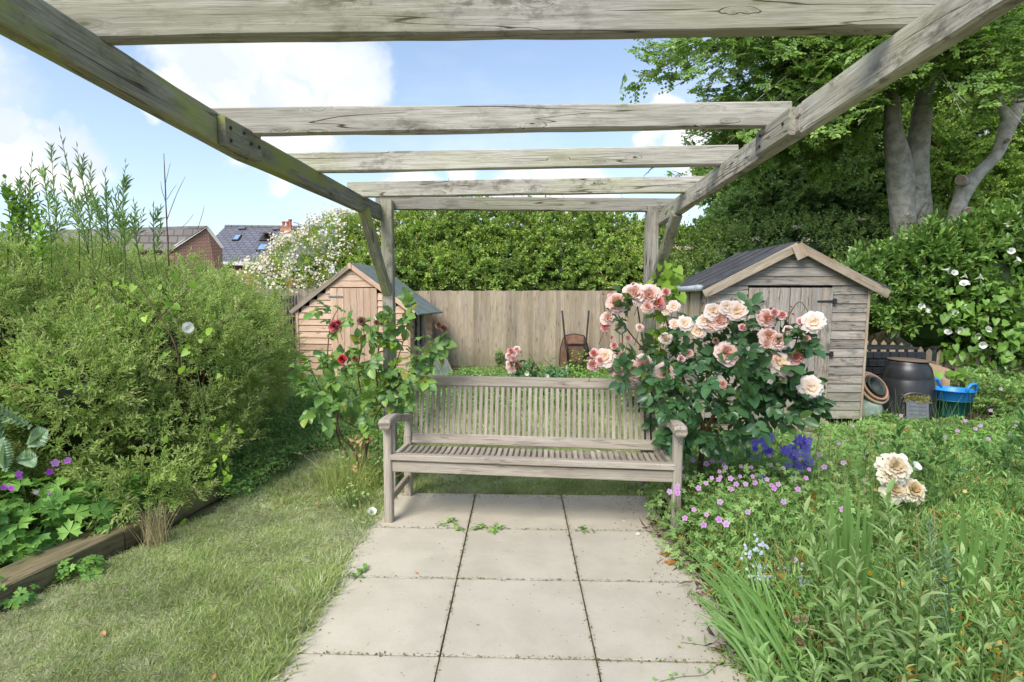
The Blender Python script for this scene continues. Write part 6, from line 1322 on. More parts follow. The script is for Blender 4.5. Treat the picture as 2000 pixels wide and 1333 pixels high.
# little purple, pink and yellow flowers scattered through the cover, each its own
far = [(1688,705+180),(1693,893),(1757,880),(1790,852),(1820,868),(1905,838),(1915,832),(1972,850),(1700,838),(1768,836),(1738,868),(1655,860),(1725,868),(1750,900),(1882,918),(1690,940),(1800,842),(1955,760),(1935,802),(1845,855),(1610,870),(1795,905),(1885,822),(1930,858),(1985,830),(1870,842),(1760,812),(1975,862),(1665,833)]
cl = thing('cranesbill', (4.3,5.2,0), 'drift of cranesbill with tiny lilac flowers between the compost bin and the path', 'geranium')
P, D = lumps_pts([(4.3,5.1,.03,.8,.6,.12),(5.5,5.4,.05,.7,.6,.2),(3.7,5.5,.03,.5,.4,.12),(6.1,6.2,.15,.6,.7,.4)], 5200, .6); NN = nrm(D*.5+up3+G.normal(size=P.shape)*.5); leaves(cl, T_PALM, L_GERD, P, nrm(np.cross(NN, G.normal(size=P.shape))), NN, rnd(len(P),.02,.05), rnd(len(P),.02,.05))
for x, y in far: Y = float(np.interp(y, [760,830,900,940], [6.6,5.6,4.3,3.8])); flat_flower(cl, pp(x,y,Y), .038, T_FLOWER, P_LILAC)
yl = thing('birdsfoot_trefoil', (2.2,2.4,0), 'trefoil with small yellow flowers dotted among the foreground leaves', 'wildflower')
for x, y in ((1710,957),(1790,980),(1778,957),(1885,960),(1785,1240),(1808,1260),(1940,1268),(1930,1262),(1948,1272),(1776,1305),(1990,1315),(1838,1180),(1845,1128),(1760,1140),(1876,1236),(1815,905),(1740,905),(1950,1255),(1700,1120),(1858,1194),(1925,1215)):
    Y = float(np.interp(y, [900,1000,1150,1330], [3.7,3.0,2.2,1.75])); flat_flower(yl, pp(x,y,Y), .022, T_FLOWER, P_YEL)
n = 500; P = np.stack([rnd(n,1.9,2.6), rnd(n,2.0,2.8), rnd(n,.05,.2)],1); leaves(yl, T_BROAD, L_GER, P, rdir(n), nrm(up3+G.normal(size=(n,3))*.5), rnd(n,.015,.03), rnd(n,.01,.02))
# faded peonies
pe = thing('peony', (2.15,3.3,0), 'faded cream peony with three browning blooms standing above the bed', 'peony')
PEM = [rose_mesh('bloom', P_PEON, [(6,.0,.12,.3,.10,.3),(8,.03,.22,.30,.10,.3),(10,.06,.3,.22,.11,.5),(12,.08,.38,.10,.12,.6),(12,.1,.42,-.05,.14,.7)], 30+k) for k in range(2)]
for x, y, s, q in ((1750,912,60,0),(1738,928,40,0),(1748,958,48,1),(1785,957,52,1)):
    p = pp(x,y,3.15); put('bloom', PEM[q], pe, offs(pe) @ face(p, Vector((p.x-.3+R.uniform(-.5,.5),0,2.2)), s/FPX*3.15*.95)); cane(pe, [(p.x-.02,p.y+.05,0,.004),(p.x,p.y+.03,p.z-.02,.003)], M_GSTEM, 3, 6, 0, 'stem')
for x, y in ((1765,893),(1792,910)): trumpet(pe, pp(x,y,3.2), .055, 'white_flower')
pb_ = thing('peony', (3.0,3.5,0), 'dark glossy peony foliage without flowers at the right edge', 'peony')
P, D = lumps_pts([(2.75,3.45,.2,.35,.3,.26),(3.2,3.4,.25,.4,.35,.32),(3.6,3.6,.2,.35,.35,.3),(2.5,3.7,.18,.2,.2,.2)], 260, .5); D = nrm(D*.7+up3*.5+G.normal(size=P.shape)*.3); a = shoots(P, D, .14, 7, .10, .030, 50, jitter=.3, t0=.5); leaves(pb_, T_LONG, L_PEO, *a[:5], nobj=300); stem_obj(pb_, P-D*.1-np.array([0,0,.08]), P+D*.13, .002, M_GSTEM)
# strap leaved clumps
def blade_mesh():
    n = 7; v = []; f = []
    for i in range(n+1):
        u = i/n; w = .5*(1-u**3)*(.8+.2*u) if i < n else 0
        bend = u*u
        for s in ((-1,0,1) if i < n else (0,)): v.append((s*w, u, .0 if s == 0 else .12*0+.25*w*.1))
    for i in range(n-1):
        a = i*3; f += [(a,a+1,a+4,a+3),(a+1,a+2,a+5,a+4)]
    a = (n-1)*3; f += [(a,a+1,a+3),(a+1,a+2,a+3)]
    return np.array(v), f
BLD = blade_mesh()
def iris(label, blades, loc, w=.024, name='iris', cat='iris'):
    """blades: (base, tip, sag) each its own curved mesh"""
    r = thing(name, loc, label, cat)
    for (b, tip, sag, ww) in blades:
        b, tip = Vector(b), Vector(tip); d = tip-b; L_ = d.length; dn = d.normalized(); side = dn.cross((Vector((0,0,CH))-b).normalized()+Vector((R.uniform(-.5,.5),0,R.uniform(-.2,.2)))).normalized(); nn = side.cross(dn)
        v = []
        for x, u, z in BLD[0]: c = b+d*u+nn*0+Vector((0,0,sag*math.sin(math.pi*u)**1.0)); v.append(c+side*(x*ww)+nn*(abs(x)*ww*.35)-r.location)
        me = mesh_py('leaf', v, BLD[1], L_IRIS, True); put('leaf', me, r)
    return r
bl = []
for k in range(46):   # arching montbretia-like fan leaning over the patio
    tx, ty = R.choice([(1330,1085),(1350,1060),(1362,1110),(1385,1100),(1340,1150),(1400,1120),(1430,1095),(1352,1180),(1460,1130),(1420,1160),(1370,1210),(1500,1140),(1470,1090),(1410,1230)]); tx += R.uniform(-18,18); ty += R.uniform(-15,15)
    b = gp(R.uniform(1500,1590), R.uniform(1290,1420), 0); t = pp(tx, ty, R.uniform(2.0,2.25)); bl.append((b, t, R.uniform(.02,.09), R.uniform(.010,.016)))
iris('fan of narrow strap leaves arching left over the patio edge in the foreground', bl, (1.05,1.9,0), name='crocosmia', cat='strap-leaved plant')
bl = []
for (x0_, x1_, y1_) in ((1645,1618,925),(1650,1648,960),(1655,1632,1000),(1640,1612,960),(1665,1680,945),(1670,1700,1010),(1650,1655,920),(1635,1600,1020),(1660,1665,1000),(1680,1690,980),(1640,1625,1060),(1672,1712,960),(1648,1640,1040),(1690,1720,1050),(1630,1590,1080),(1665,1658,950)):
    b = gp(x0_, 1230+R.uniform(-30,30), 0); t = pp(x1_, y1_, b.y+R.uniform(-.05,.05)); bl.append((b, t, R.uniform(-.01,.01), R.uniform(.022,.034)))
iris('upright iris leaf clump in the middle of the right bed, left of the peony', bl, (1.45,2.35,0))
bl = []
for (x0_, x1_, y1_, w_) in ((1870,1840,1000,.03),(1885,1880,960,.034),(1890,1912,1010,.03),(1905,1975,1005,.036),(1900,1925,1040,.03),(1875,1850,1050,.026),(1895,1900,1030,.03),(1960,2010,1100,.04),(1965,1995,1150,.03),(1880,1830,1040,.026)):
    b = gp(x0_, 1230+R.uniform(-30,20), 0); t = pp(x1_, y1_, b.y+R.uniform(-.05,.02)); bl.append((b, t, 0, w_))
iris('broad upright iris leaves at the right, in front of the dark peony', bl, (1.95,2.35,0))
# pale leafy stems in the foreground
def leafy(label, stems, ll, lw, m, loc, mat=L_PHL, nobj=250, name='phlox', cat='leafy plant', ang=62, T=T_LONG):
    r = thing(name, loc, label, cat); P0 = []; D0 = []; L0 = []
    for b, t in stems:
        b, t = Vector(b), Vector(t); cane(r, [(*b,.0045),(*(b.lerp(t,.5)+Vector((R.uniform(-.02,.02),0,0))),.0035),(*t,.0015)], M_GSTEM, 4, 6, 0); P0.append(tuple(b.lerp(t,.08))); D0.append(tuple((t-b).normalized())); L0.append((t-b).length*.96)
    a = shoots(np.array(P0), np.array(D0), np.array(L0), m, ll, lw, ang, jitter=.25, t0=.0); leaves(r, T, mat, *a[:5], nobj=nobj); 
    # leafy tips
    tips = np.array([tuple(t) for b, t in stems]); a = shoots(tips-np.array(D0)*.03, np.array(D0), .05, 8, ll*.5, lw*.45, 40, jitter=.2, t0=0); leaves(r, T, mat, *a[:5], stuff='leafy_tips'); return r
def st(x0_, y0_, x1_, y1_, dy=0):
    b = gp(x0_, y0_, 0); return (b, pp(x1_, y1_, b.y+dy))
leafy('pale green leafy stems with lance-shaped leaves in front of the middle iris clump', [st(1690,1420,1620,1040,.05), st(1700,1430,1672,1110,.0), st(1660,1400,1575,1020,.08), st(1680,1440,1640,1180), st(1720,1400,1700,1200)], .095, .021, 30, (1.35,1.8,0))
leafy('tall soft green leafy stem between the two iris clumps', [st(1760,1380,1735,985,.05), st(1780,1400,1750,1080,.02), st(1790,1420,1800,1130)], .105, .024, 30, (1.6,1.85,0))
leafy('short pale leafy shoots along the bottom edge right of centre', [st(1500,1480,1478,1270), st(1530,1500,1500,1300), st(1850,1480,1830,1250), st(1880,1500,1890,1290), st(1960,1480,1975,1240), st(2000,1500,2010,1270), st(1600,1500,1590,1310), st(1770,1480,1765,1290)], .08, .02, 18, (1.6,1.6,0), nobj=180)
leafy('mid-height green leafy stems filling the bed behind the strap leaves', [st(1560,1230,1540,1070), st(1590,1240,1585,1090), st(1620,1200,1612,1080), st(1720,1260,1722,1100), st(1800,1250,1796,1110), st(1940,1250,1945,1130), st(1760,1230,1765,1070), st(1840,1290,1838,1180)], .06, .014, 22, (1.6,2.3,0), mat=L_GER, nobj=250)
leafy('grey feathery stem with finely cut leaves standing by the right iris leaves', [st(1835,1330,1815,1030,.05), st(1850,1340,1850,1090)], .06, .006, 70, (1.75,2.1,0), mat=L_GREY, nobj=140, name='mugwort', T=T_DIA)
leafy('scattered slender green stems rising out of the ground cover behind the iris clumps', [(lambda b_: (b_, b_+Vector((R.uniform(-.06,.06), R.uniform(-.05,.05), R.uniform(.28,.48)))))(Vector((R.uniform(1.7,3.3), R.uniform(2.6,4.6), 0))) for _ in range(34)], .055, .013, 16, (2.4,3.4,0), mat=L_GER, nobj=200, name='willowherb')
leafy('pale upright shoots crowding the bottom right corner of the bed', [(lambda b_: (b_, b_+Vector((R.uniform(-.06,.06), R.uniform(-.05,.05), R.uniform(.28,.42)))))(Vector((R.uniform(1.45,2.4), R.uniform(1.55,2.3), 0))) for _ in range(22)], .075, .019, 16, (1.9,1.9,0), nobj=250, name='phlox')
t9 = tuft('meadow_grass', 'loose pale green grass growing through the bed between the path and the peony', (2.3,3.9,0), 1500, .45, 1.5, L_GER, .0016, .45)
# red-brown thyme-like patch with pale blue flowers
rd = mound('sedum', 'patch of red-brown foliage with pale blue flower heads beside the strap leaves', 'groundcover plant', [(1.12,2.45,.08,.18,.2,.10),(1.3,2.5,.1,.2,.18,.12),(1.15,2.25,.06,.14,.12,.08)], 2600, .016, T_DIA, L_RED, (1.2,2.4,0), nobj=0, inward=.9)
n = 0
for cx_, cy_, k in ((1485,1066,16),(1460,1080,12),(1500,1130,14),(1480,1125,10),(1555,1120,10),(1565,1140,10),(1490,1110,10),(1545,1100,8)):
    for _ in range(k): p = pp(cx_+R.gauss(0,9), cy_+R.gauss(0,8), float(np.interp(cy_,[1060,1140],[2.55,2.3]))); flat_flower(rd, p, .013, T_FLOWER, P_PALEB)
# seed stalks of meadow grass over the bed
sg_ = thing('meadow_grass', (1.75,3.0,0), 'tall meadow grass stalks with nodding straw seed heads in front of the bellflowers', 'grass')
seedheads(sg_, [(gp(x0_,y0_,0), pp(x1_,y1_,gp(x0_,y0_,0).y), .03) for x0_,y0_,x1_,y1_ in ((1650,1060,1620,845),(1660,1070,1608,860),(1640,1060,1632,880),(1690,1050,1700,835),(1700,1060,1668,915),(1680,1060,1690,940),(1710,1040,1705,850),(1600,1020,1596,870),(1645,1080,1650,930),(1600,1180,1440,1005),(1560,1160,1420,1080),(1800,1200,1790,1000),(1822,1300,1825,1000),(1900,1250,1950,1110),(1560,1250,1515,1060))])
dh = thing('dandelion', (1.25,1.95,0), 'seeding dandelion clocks and fluffy heads low among the strap leaves', 'wildflower')
for x, y in ((1585,1230),(1562,1250),(1568,1262),(1555,1210),(1572,1208),(1760,1265),(1720,1268)):
    p = pp(x,y,2.0); n = 90; d = rdir(n); v, f = stems_mesh(np.tile(np.array(p),(n,1))-np.array(dh.location), np.array(p)+d*.014-np.array(dh.location), .0006, .0012); put('clock', mesh_np('clock', v, f, rnd(n), L_STRAW), dh); cane(dh, [(p.x,p.y+.02,.0,.0015),(p.x,p.y,p.z,.001)], M_DRY, 2, 4, 0, 'stalk')

# ---------------------------------------------------------------- laurel hedge with bindweed, right
la = thing('laurel_hedge', (6.0, 8.3, 0), 'glossy cherry laurel hedge behind the picket fence on the right', 'hedge')
LL = [(5.3,8.7,1.25,.75,.55,.75),(6.0,8.4,1.35,.75,.6,.95),(6.7,8.1,1.45,.8,.6,1.05),(7.5,7.8,1.5,.9,.6,1.15),(8.4,7.6,1.5,.9,.6,1.1),(5.9,8.35,.95,.7,.5,.5),(6.8,7.9,.9,.8,.5,.6),(7.6,7.6,.9,.8,.5,.6),(5.05,8.9,1.0,.5,.5,.6),(6.1,8.3,1.9,.5,.5,.45),(6.9,8.0,2.1,.5,.5,.45)]
core(la, LL, .55, leafmat('laurel_shade', (.02,.045,.01), (.04,.08,.015), trans=.05))  # laurel core: dark green painted for the shaded depth between leaves
okl = lambda P: (P[:,1] < 9.0) & ~((P[:,2] < .95) & (P[:,0] < 6.15))
shrub(la, LL, 6000, 8, .15, .055, .28, T_LONG, L_LAUR, ang=50, up=.4, inward=.4, cond=okl, stem_mat=M_GSTEM, twig_r=.003, stuff='inner_sprays')
P, D = lumps_pts(LL, 900, .06); k = (P[:,1] < 8.9) & okl(P); P, D = P[k], nrm(D[k]*.8+np.array([-.1,-.35,.55])+G.normal(size=(k.sum(),3))*.3); Ls = rnd(len(P),.12,.26)
a = shoots(P, D, Ls, 7, .155, .055, 48, jitter=.3, t0=.25); leaves(la, T_LONG, L_LAUR, *a[:5], nobj=300); stem_obj(la, P-D*.1, P+D*Ls[:,None], .004, M_GSTEM)
bwl = thing('bindweed', (6.2,7.5,.2), 'bindweed with white trumpet flowers scattered over the laurel hedge', 'bindweed')
def on_laurel(x, y):
    d = ray(x, y); best = None
    for (cx,cy,cz,rx,ry,rz) in LL:
        o = Vector((0-cx,0-cy,CH-cz)); s = Vector((1/(rx+.12),1/(ry+.14),1/(rz+.12))); o2 = Vector((o.x*s.x,o.y*s.y,o.z*s.z)); d2 = Vector((d.x*s.x,d.y*s.y,d.z*s.z)); A = d2.dot(d2); B = o2.dot(d2); Cc = o2.dot(o2)-1; disc = B*B-A*Cc
        if disc > 0: t = (-B-math.sqrt(disc))/A; best = t if best is None else min(best, t)
    return Vector((0,0,CH))+d*best if best else pp(x,y,7.3)
for x, y in ((1970,494),(1882,542),(1860,536),(1849,531),(1878,556),(1883,556),(1912,544),(1796,602),(1808,610),(1890,606),(1886,602),(1925,628),(1926,646),(1870,648),(1847,651),(1915,677),(1941,721),(1862,615),(1964,442),(1984,510),(1905,660)): trumpet(bwl, on_laurel(x,y)+Vector((0,-.04,.02)), .095)
n = 150; P = np.array([on_laurel(R.uniform(1830,1995), R.uniform(560,740))+Vector((R.uniform(-.05,.05),R.uniform(-.08,.02),R.uniform(-.05,.05))) for _ in range(n)]); leaves(bwl, T_HEART, leafmat('bindweed_mid', (.08,.17,.025), (.15,.28,.04), k=1.25), P, nrm(G.normal(size=(n,3))*.6-up3*.8), nrm(np.array([-.3,-.8,.6])+G.normal(size=(n,3))*.3), rnd(n,.09,.14), rnd(n,.07,.11), nobj=150)

# ---------------------------------------------------------------- hedges behind the fence
hd_ = thing('hedge', (0, 11.2, 0), 'tall mixed bramble and hawthorn hedge rising behind the back fence', 'hedge')
LH = []
top = lambda x: float(np.interp(x, [-3.2,-2.0,-1,0,1,2,2.9,3.6], [3.0,3.22,3.28,3.25,3.3,3.2,2.9,2.6]))
for k in range(17):
    x = -2.9+k*.40; tz = top(x)+R.uniform(-.28,.12); r = R.uniform(.5,.7); LH.append((x, 11.5+R.uniform(-.15,.25), tz-r, r, .65, r)); LH.append((x+R.uniform(-.2,.2), 11.2+R.uniform(-.1,.15), 1.95+R.uniform(-.1,.2), .5, .62, .62)); LH.append((x+.1, 10.85, 1.85, .42, .5, .42)); LH.append((x, 11.15, 1.35, .45, .55, .5)); LH.append((x+.2, 11.25, 2.4+R.uniform(-.2,.15), .45, R.uniform(.4,.6), .4))
core(hd_, LH, .42, leafmat('hedge_shade', (.02,.04,.01), (.04,.07,.015), trans=.05))  # hedge core: shade of the gaps given as a dark colour
near = lambda P: (P[:,1] < 11.7) | (P[:,2] > 2.6)
shrub(hd_, LH, 14500, 9, .075, .048, .19, T_DIA, L_HEDGE, ang=60, up=.35, inward=.38, cond=near, jitter=.6, side=2)
shrub(hd_, [(l[0], l[1], l[2], l[3]*.7, l[4]*.7, l[5]*.7) for l in LH], 6000, 9, .06, .036, .2, T_DIA, L_HEDGE, ang=60, up=.2, inward=.5, jitter=.6, side=2, stuff='inner_leaves')
shrub(hd_, [l for l in LH if R.random() < .35], 4200, 8, .06, .036, .2, T_DIA, L_HEDG2, ang=60, up=.6, inward=.08, cond=near, jitter=.6, stuff='yellow_green_foliage')
P, D = lumps_pts(LH, 420, .03); k = (P[:,1] < 11.5) | (P[:,2] > 2.8); a = shoots(P[k], nrm(D[k]+up3+G.normal(size=(k.sum(),3))*.5), .40, 12, .05, .028, 55, t0=.2); leaves(hd_, T_DIA, leafmat('young_bramble', (.30,.24,.08),(.36,.30,.12), k=1.3), *a[:5], stuff='young_shoots')
n = 420; P, D = lumps_pts(LH, n, .03); P = P+D*.1; leaves(hd_, T_FLOWER, P_BLUSH, P, rdir(len(P)), D, rnd(len(P),.02,.035), rnd(len(P),.02,.035), stuff='tiny_blossom')
# white flowering rambler left
wf_ = thing('flowering_shrub', (-4.0, 10.9, 0), 'rambling shrub smothered in small white flowers behind the small shed', 'shrub')
LW = [(-3.0,11.3,2.35,.62,.6,.75),(-3.6,11.2,2.25,.65,.6,.75),(-4.2,11.0,1.95,.7,.6,.62),(-4.8,10.9,1.6,.6,.55,.5),(-3.3,10.9,1.75,.6,.5,.5),(-4.2,10.6,1.4,.6,.5,.45),(-2.6,11.2,2.1,.5,.5,.7)]
core(wf_, LW, .42, leafmat('rambler_shade', (.03,.06,.012), (.05,.09,.02), trans=.05))  # rambler core painted dark in place of shade behind its leaves
shrub(wf_, LW, 6000, 9, .05, .03, .16, T_DIA, L_HEDG2, ang=60, up=.4, inward=.2, jitter=.6)
P, D = lumps_pts(LW, 720, .04); P = P+nrm(D+up3*.3)*.13; k = P[:,0] < -2.85+.5*G.normal(size=len(P)); P, D = P[k], D[k]; m_ = 16; i = np.repeat(np.arange(len(P)), m_); Q = P[i]+G.normal(size=(len(i),3))*.055; leaves(wf_, T_FLOWER, petalmat('small_white_petal', (.70,.62,.42), (.80,.76,.72)), Q, rdir(len(Q)), nrm(D[i]+G.normal(size=Q.shape)*.6+np.array([0,-.5,.3])), rnd(len(Q),.035,.055), rnd(len(Q),.035,.055), stuff='white_flowers')
# hedge/elder behind the grey shed
eh = thing('hedge', (4.2, 10.3, 0), 'dense elder and bramble hedge with creamy flower heads behind the grey shed', 'hedge')
LE = []
for k in range(13):
    x = 2.9+k*.38; tz = float(np.interp(x, [2.9,3.5,4.5,6,7.5], [2.1,2.6,2.8,2.8,2.9]))+R.uniform(-.12,.12); LE.append((x, 10.6+R.uniform(-.2,.2), tz-.55, .55, .6, .58)); LE.append((x, 10.2+R.uniform(-.2,.2), 1.4+R.uniform(-.1,.3), .5, .5, .6)); LE.append((x+.1, 10.5, .7, .5, .5, .7))
core(eh, LE, .34, leafmat('elder_shade', (.02,.04,.01), (.035,.06,.015), trans=.05))  # dark core colour stands in for shade deep in the elder
shrub(eh, LE, 10000, 9, .065, .034, .19, T_DIA, leafmat('elder_leaf', (.06,.10,.028), (.15,.20,.05), (.3,.28,.12), .5, .35, k=2.3), ang=60, up=.4, inward=.25, cond=lambda P: P[:,1] < 10.7, jitter=.6)
P, D = lumps_pts(LE, 90, .03); P = P+D*.15; k = P[:,1] < 10.4; P, D = P[k], D[k]; i = np.repeat(np.arange(len(P)), 30); Q = P[i]+G.normal(size=(len(i),3))*np.array([.06,.06,.02]); leaves(eh, T_FLOWER, P_BLUSH, Q, rdir(len(Q)), np.tile(up3,(len(Q),1))+G.normal(size=Q.shape)*.4, rnd(len(Q),.02,.035), rnd(len(Q),.02,.035), stuff='cream_flower_heads')

# ---------------------------------------------------------------- trees, right
be = thing('beech_tree', (6.85, 10.2, 0), 'big smooth grey beech with two upright trunks and an overhanging crown on the right', 'tree')
def limb(pts, name='limb', sides=12, bmp=.04, seed=1, mat=M_BARK, root=None, n=7): return cane(root or be, pts, mat, n, sides, bmp, name, seed)
def PX(x, y, Y, rpx): p = pp(x, y, Y); return (*p, rpx/FPX*Y)
limb([(*pp(1775,640,10.3)[:2], -.1, .42), PX(1772,560,10.2,32), PX(1768,490,10.2,22), PX(1763,420,10.2,21), PX(1757,330,10.2,22), PX(1745,260,10.2,16), PX(1742,190,10.2,12), PX(1738,80,10.2,10), PX(1730,-40,10.2,8)], 'trunk', 16, .03, 2)
limb([(*pp(1790,640,10.4)[:2], -.1, .30), PX(1795,520,10.3,23), PX(1798,430,10.3,19), PX(1790,330,10.3,20), PX(1797,250,10.3,17), PX(1808,170,10.3,14), PX(1815,60,10.3,11), PX(1818,-60,10.3,9)], 'trunk', 16, .05, 5)
limb([PX(1760,430,10.22,16), PX(1785,400,10.25,17), PX(1790,360,10.25,14)], 'trunk', 14, .04, 7)
for (x, y, s) in ((1806,360,12),(1808,430,13),(1803,398,9)): limb([PX(x-12,y+8,10.2,s), PX(x-2,y,10.15,s*.8), PX(x+4,y-3,10.12,s*.5)], 'burr', 10, .05, 3)
# leaning pollarded limb as its own tree
lt = thing('leaning_tree', (7.2, 9.9, 0), 'leaning grey tree with sawn-off branch stubs curving up to the right edge', 'tree')
LT = dict(root=lt)
limb([(*pp(1790,640,9.9)[:2], -.1, .30), PX(1800,560,9.9,28), PX(1828,495,9.9,21), PX(1862,440,9.85,15), PX(1873,400,9.8,13), PX(1888,365,9.8,14), PX(1915,335,9.8,11), PX(1945,305,9.8,10), PX(1962,265,9.8,12), PX(1975,232,9.8,14)], 'trunk', 14, .05, 4, **LT)
limb([PX(1975,240,9.8,13), PX(1990,200,9.8,9), PX(2000,160,9.75,8), PX(2020,110,9.7,7)], 'branch', 10, .05, 4, **LT)
limb([PX(1968,240,9.8,9), PX(1955,205,9.8,7), PX(1945,175,9.8,6), PX(1937,152,9.8,5)], 'branch', 10, .05, 4, **LT)
limb([PX(1955,215,9.8,4), PX(1935,190,9.8,3), PX(1920,165,9.8,3), PX(1905,145,9.8,2)], 'branch', 8, .05, 4, **LT)
M_CUT = plain('sawn_wood', (.30,.22,.16), .9, .2, 30, .2, (.2,.14,.1), bmp=.3)
for (x, y, dx, dy, s) in ((1882,357,-5,-5,9),(1882,413,10,-1,7),(1840,452,-3,-3,8),(1964,277,4,-3,4)):
    a0 = Vector(pp(x,y,9.75)); b1_ = Vector(pp(x+dx,y+dy,9.58)); limb([(*a0, s*.0088*1.1), (*a0.lerp(b1_,.6), s*.0088), (*b1_, s*.0088*1.05)], 'branch_stub', 12, .04, 9, n=3, **LT)
    d_ = (b1_-a0).normalized(); put('sawn_face', mesh_py('sawn_face', *tube([b1_-lt.location+d_*-.002, b1_-lt.location+d_*.006], s*.0088*.85, 12), M_CUT), lt)
# crown: leafy sprays hanging off radiating boughs
def crown(root, tips, origin, mat, nsp, ll, lw, m, L, twigmat=M_TWIG, flat=.35, droop=.25, sub=5, spread=.45, bough_r=.03, seed=1):
    P0 = []; D0 = []
    for (x, y, Y) in tips:
        tip = Vector(pp(x, y, Y)); o = Vector(origin(x, y)); mid_ = o.lerp(tip, .55)+Vector((0,0,.25)); s = spline([(*o, bough_r), (*mid_, bough_r*.55), (*tip, .004)], 8)
        v, f = tube([p[:3] for p in s], [float(max(.003,p[3])) for p in s], 6, .1, seed); put('bough', mesh_py('bough', [p-root.location for p in v], f, M_BARK, True), root)
        for k in range(nsp):
            t = R.uniform(.25, 1.0)**.7; i = min(len(s)-1, int(t*(len(s)-1))); c = s[i,:3]+G.normal(size=3)*spread*np.array([1,1,.5])*(1.1-.4*t); d = nrm((c-np.array(o))[None])[0]*.6+G.normal(size=3)*np.array([.6,.6,flat]); P0.append(c); D0.append(d)
    P0 = np.array(P0); D0 = nrm(np.array(D0)); q_ = P0-CAMP; de = q_@np.array(FW); qx = CXP+q_@np.array(RT)/de*FPX; qy = CYP-q_@np.array(UP)/de*FPX; gap = ((qx > 1700) & (qx < 1850) & (qy > 150) & (P0[:,1] < 10.9)) | ((qx > 1840) & (qy > 200) & (P0[:,1] < 10.3)); P0, D0 = P0[~gap], D0[~gap]; Ls = L*rnd(len(P0),.6,1.2); pr = sprigs('spray', 4, L, m, ll, lw, mat, T_BROAD, 50, twigmat, .003, flat=True, side=4, droop=.15)
    scatter('foliage', P0, D0, nrm(up3*1.0+G.normal(size=P0.shape)*.4+np.array([-.1,-.35,0])), rnd(len(P0), .6, 1.2), pr, root); return P0
tips = []
for (x, y) in ((1245,120),(1262,90),(1250,150),(1290,180),(1300,110),(1320,150),(1340,80),(1360,180),(1280,60),(1390,120),(1420,170),(1400,80),(1450,110),(1480,160),(1430,60),(1500,90),(1540,150),(1560,80),(1600,120),(1340,255),(1350,275),(1380,260),(1400,240),(1440,230),(1480,230),(1520,210),(1560,200),(1340,290),(1420,280),(1380,300),(1600,200),(1640,180),(1660,110),(1470,280),(1520,270),(1560,260),(1600,250),(1640,230),(1680,170),(1700,120),(1620,60),(1680,50),(1500,40),(1560,30)):
    tips.append((x+R.uniform(-6,6), y+R.uniform(-6,6), R.uniform(8.2,10.2)))
for _ in range(64): tx_ = R.uniform(1560,2050); tips.append((tx_, R.uniform(-60, 130 if 1690 < tx_ < 1860 else 260), R.uniform(8.2,10.4)))
for _ in range(40): tips.append((R.uniform(1340,1700), R.uniform(230,365), R.uniform(10.0,11.2)))
for (x,y) in ((1320,-30),(1400,-40),(1500,-60),(1600,-80),(1700,-60),(1350,20),(1450,10),(1280,20)): tips.append((x,y,R.uniform(8.5,10)))
crown(be, tips, lambda x, y: pp(1745+R.uniform(-5,60), R.uniform(0, 170) if y > 0 else R.uniform(-60, 60), 10.25), L_BEECH, 22, .075, .048, 10, .48, spread=.42, bough_r=.018)
# background trees
def bgtree(label, trunk, lumps, n, ll, lw, mat, corec, group=None, loc=None):
    t = thing('tree', loc, label, 'tree', group)
    for i, tr in enumerate(trunk): cane(t, tr, M_TWIG, 6, 9, .06, 'trunk', seed=i)
    shrub(t, lumps, n, 16, ll, lw, .5, T_DIA, mat, ang=60, up=.1, inward=.55, cond=lambda P: P[:,1] < min(l[1] for l in lumps)+1.6, jitter=.6, side=3)
    if corec: core(t, lumps, .35, corec)
M_DIN = leafmat('tree_shade', (.012,.028,.008), (.025,.045,.012), trans=.05)  # near-black green for the crown cores, inner shade put into the colour
bgtree('dark ash tree behind the shed with drooping deep green foliage', [[(*pp(1700,500,14)[:2],0,.2),(*pp(1702,420,14),.16),(*pp(1690,300,14),.1),(*pp(1670,200,14),.06)]], [(6.2,14,3.6,1.0,.9,1.0),(7.3,14,3.2,1.0,.9,1.1),(5.5,13.8,3.0,.8,.8,.8),(8.2,13.8,3.4,.9,.8,1.2),(6.6,14.2,4.5,1.1,.9,1.0),(5.0,14,2.5,.7,.7,.8),(7.8,14.2,4.8,1.2,.9,1.2),(4.6,13.6,1.8,.7,.7,1.0),(5.6,13.8,2.0,.9,.8,1.0),(7.0,14,2.0,1.2,.8,1.1),(8.8,13.9,2.2,1.2,.8,1.2)], 9500, .085, .034, L_DARK, M_DIN, loc=(7.5,14,0))
bgtree('mid green tree filling the background at the right edge beyond the beech', [[(*pp(1850,500,13)[:2],0,.16),(*pp(1830,300,13),.13),(*pp(1850,200,13),.08)]], [(10.5,13,3.0,1.3,1,1.6),(12,13,3.2,1.5,1,1.8),(9.4,13.2,4.6,1.2,1,1.2),(10.8,13.2,5.4,1.4,1,1.2),(12.4,13.2,5.4,1.4,1,1.4),(8.8,13.5,6.4,1.3,1,1.1),(10.2,13.5,7.2,1.5,1,1.1),(12,13.4,7.2,1.5,1,1.1),(9.2,13,3.2,1.0,.9,1.2),(10.0,12.8,1.6,1.3,.9,1.3),(12,12.6,1.6,1.5,.9,1.3)], 12000, .075, .045, leafmat('bg_leaf', (.07,.12,.025), (.18,.26,.05), None, .45, .4, k=2.5), M_DIN, loc=(10.5,13,0))
bgtree('mid green tree crown high behind the pergola corner', [[(*pp(1620,500,15)[:2],0,.2),(*pp(1600,200,15),.13)]], [(8.0,15,6.2,1.4,1,1.2),(6.6,15,5.4,1.1,1,1.0),(9.5,15,7.6,1.6,1,1.2),(5.6,15,4.4,.9,.9,.9),(8.5,15,4.8,1.2,1,1.1)], 4200, .085, .055, L_BEECH, M_DIN, loc=(8,15,0))

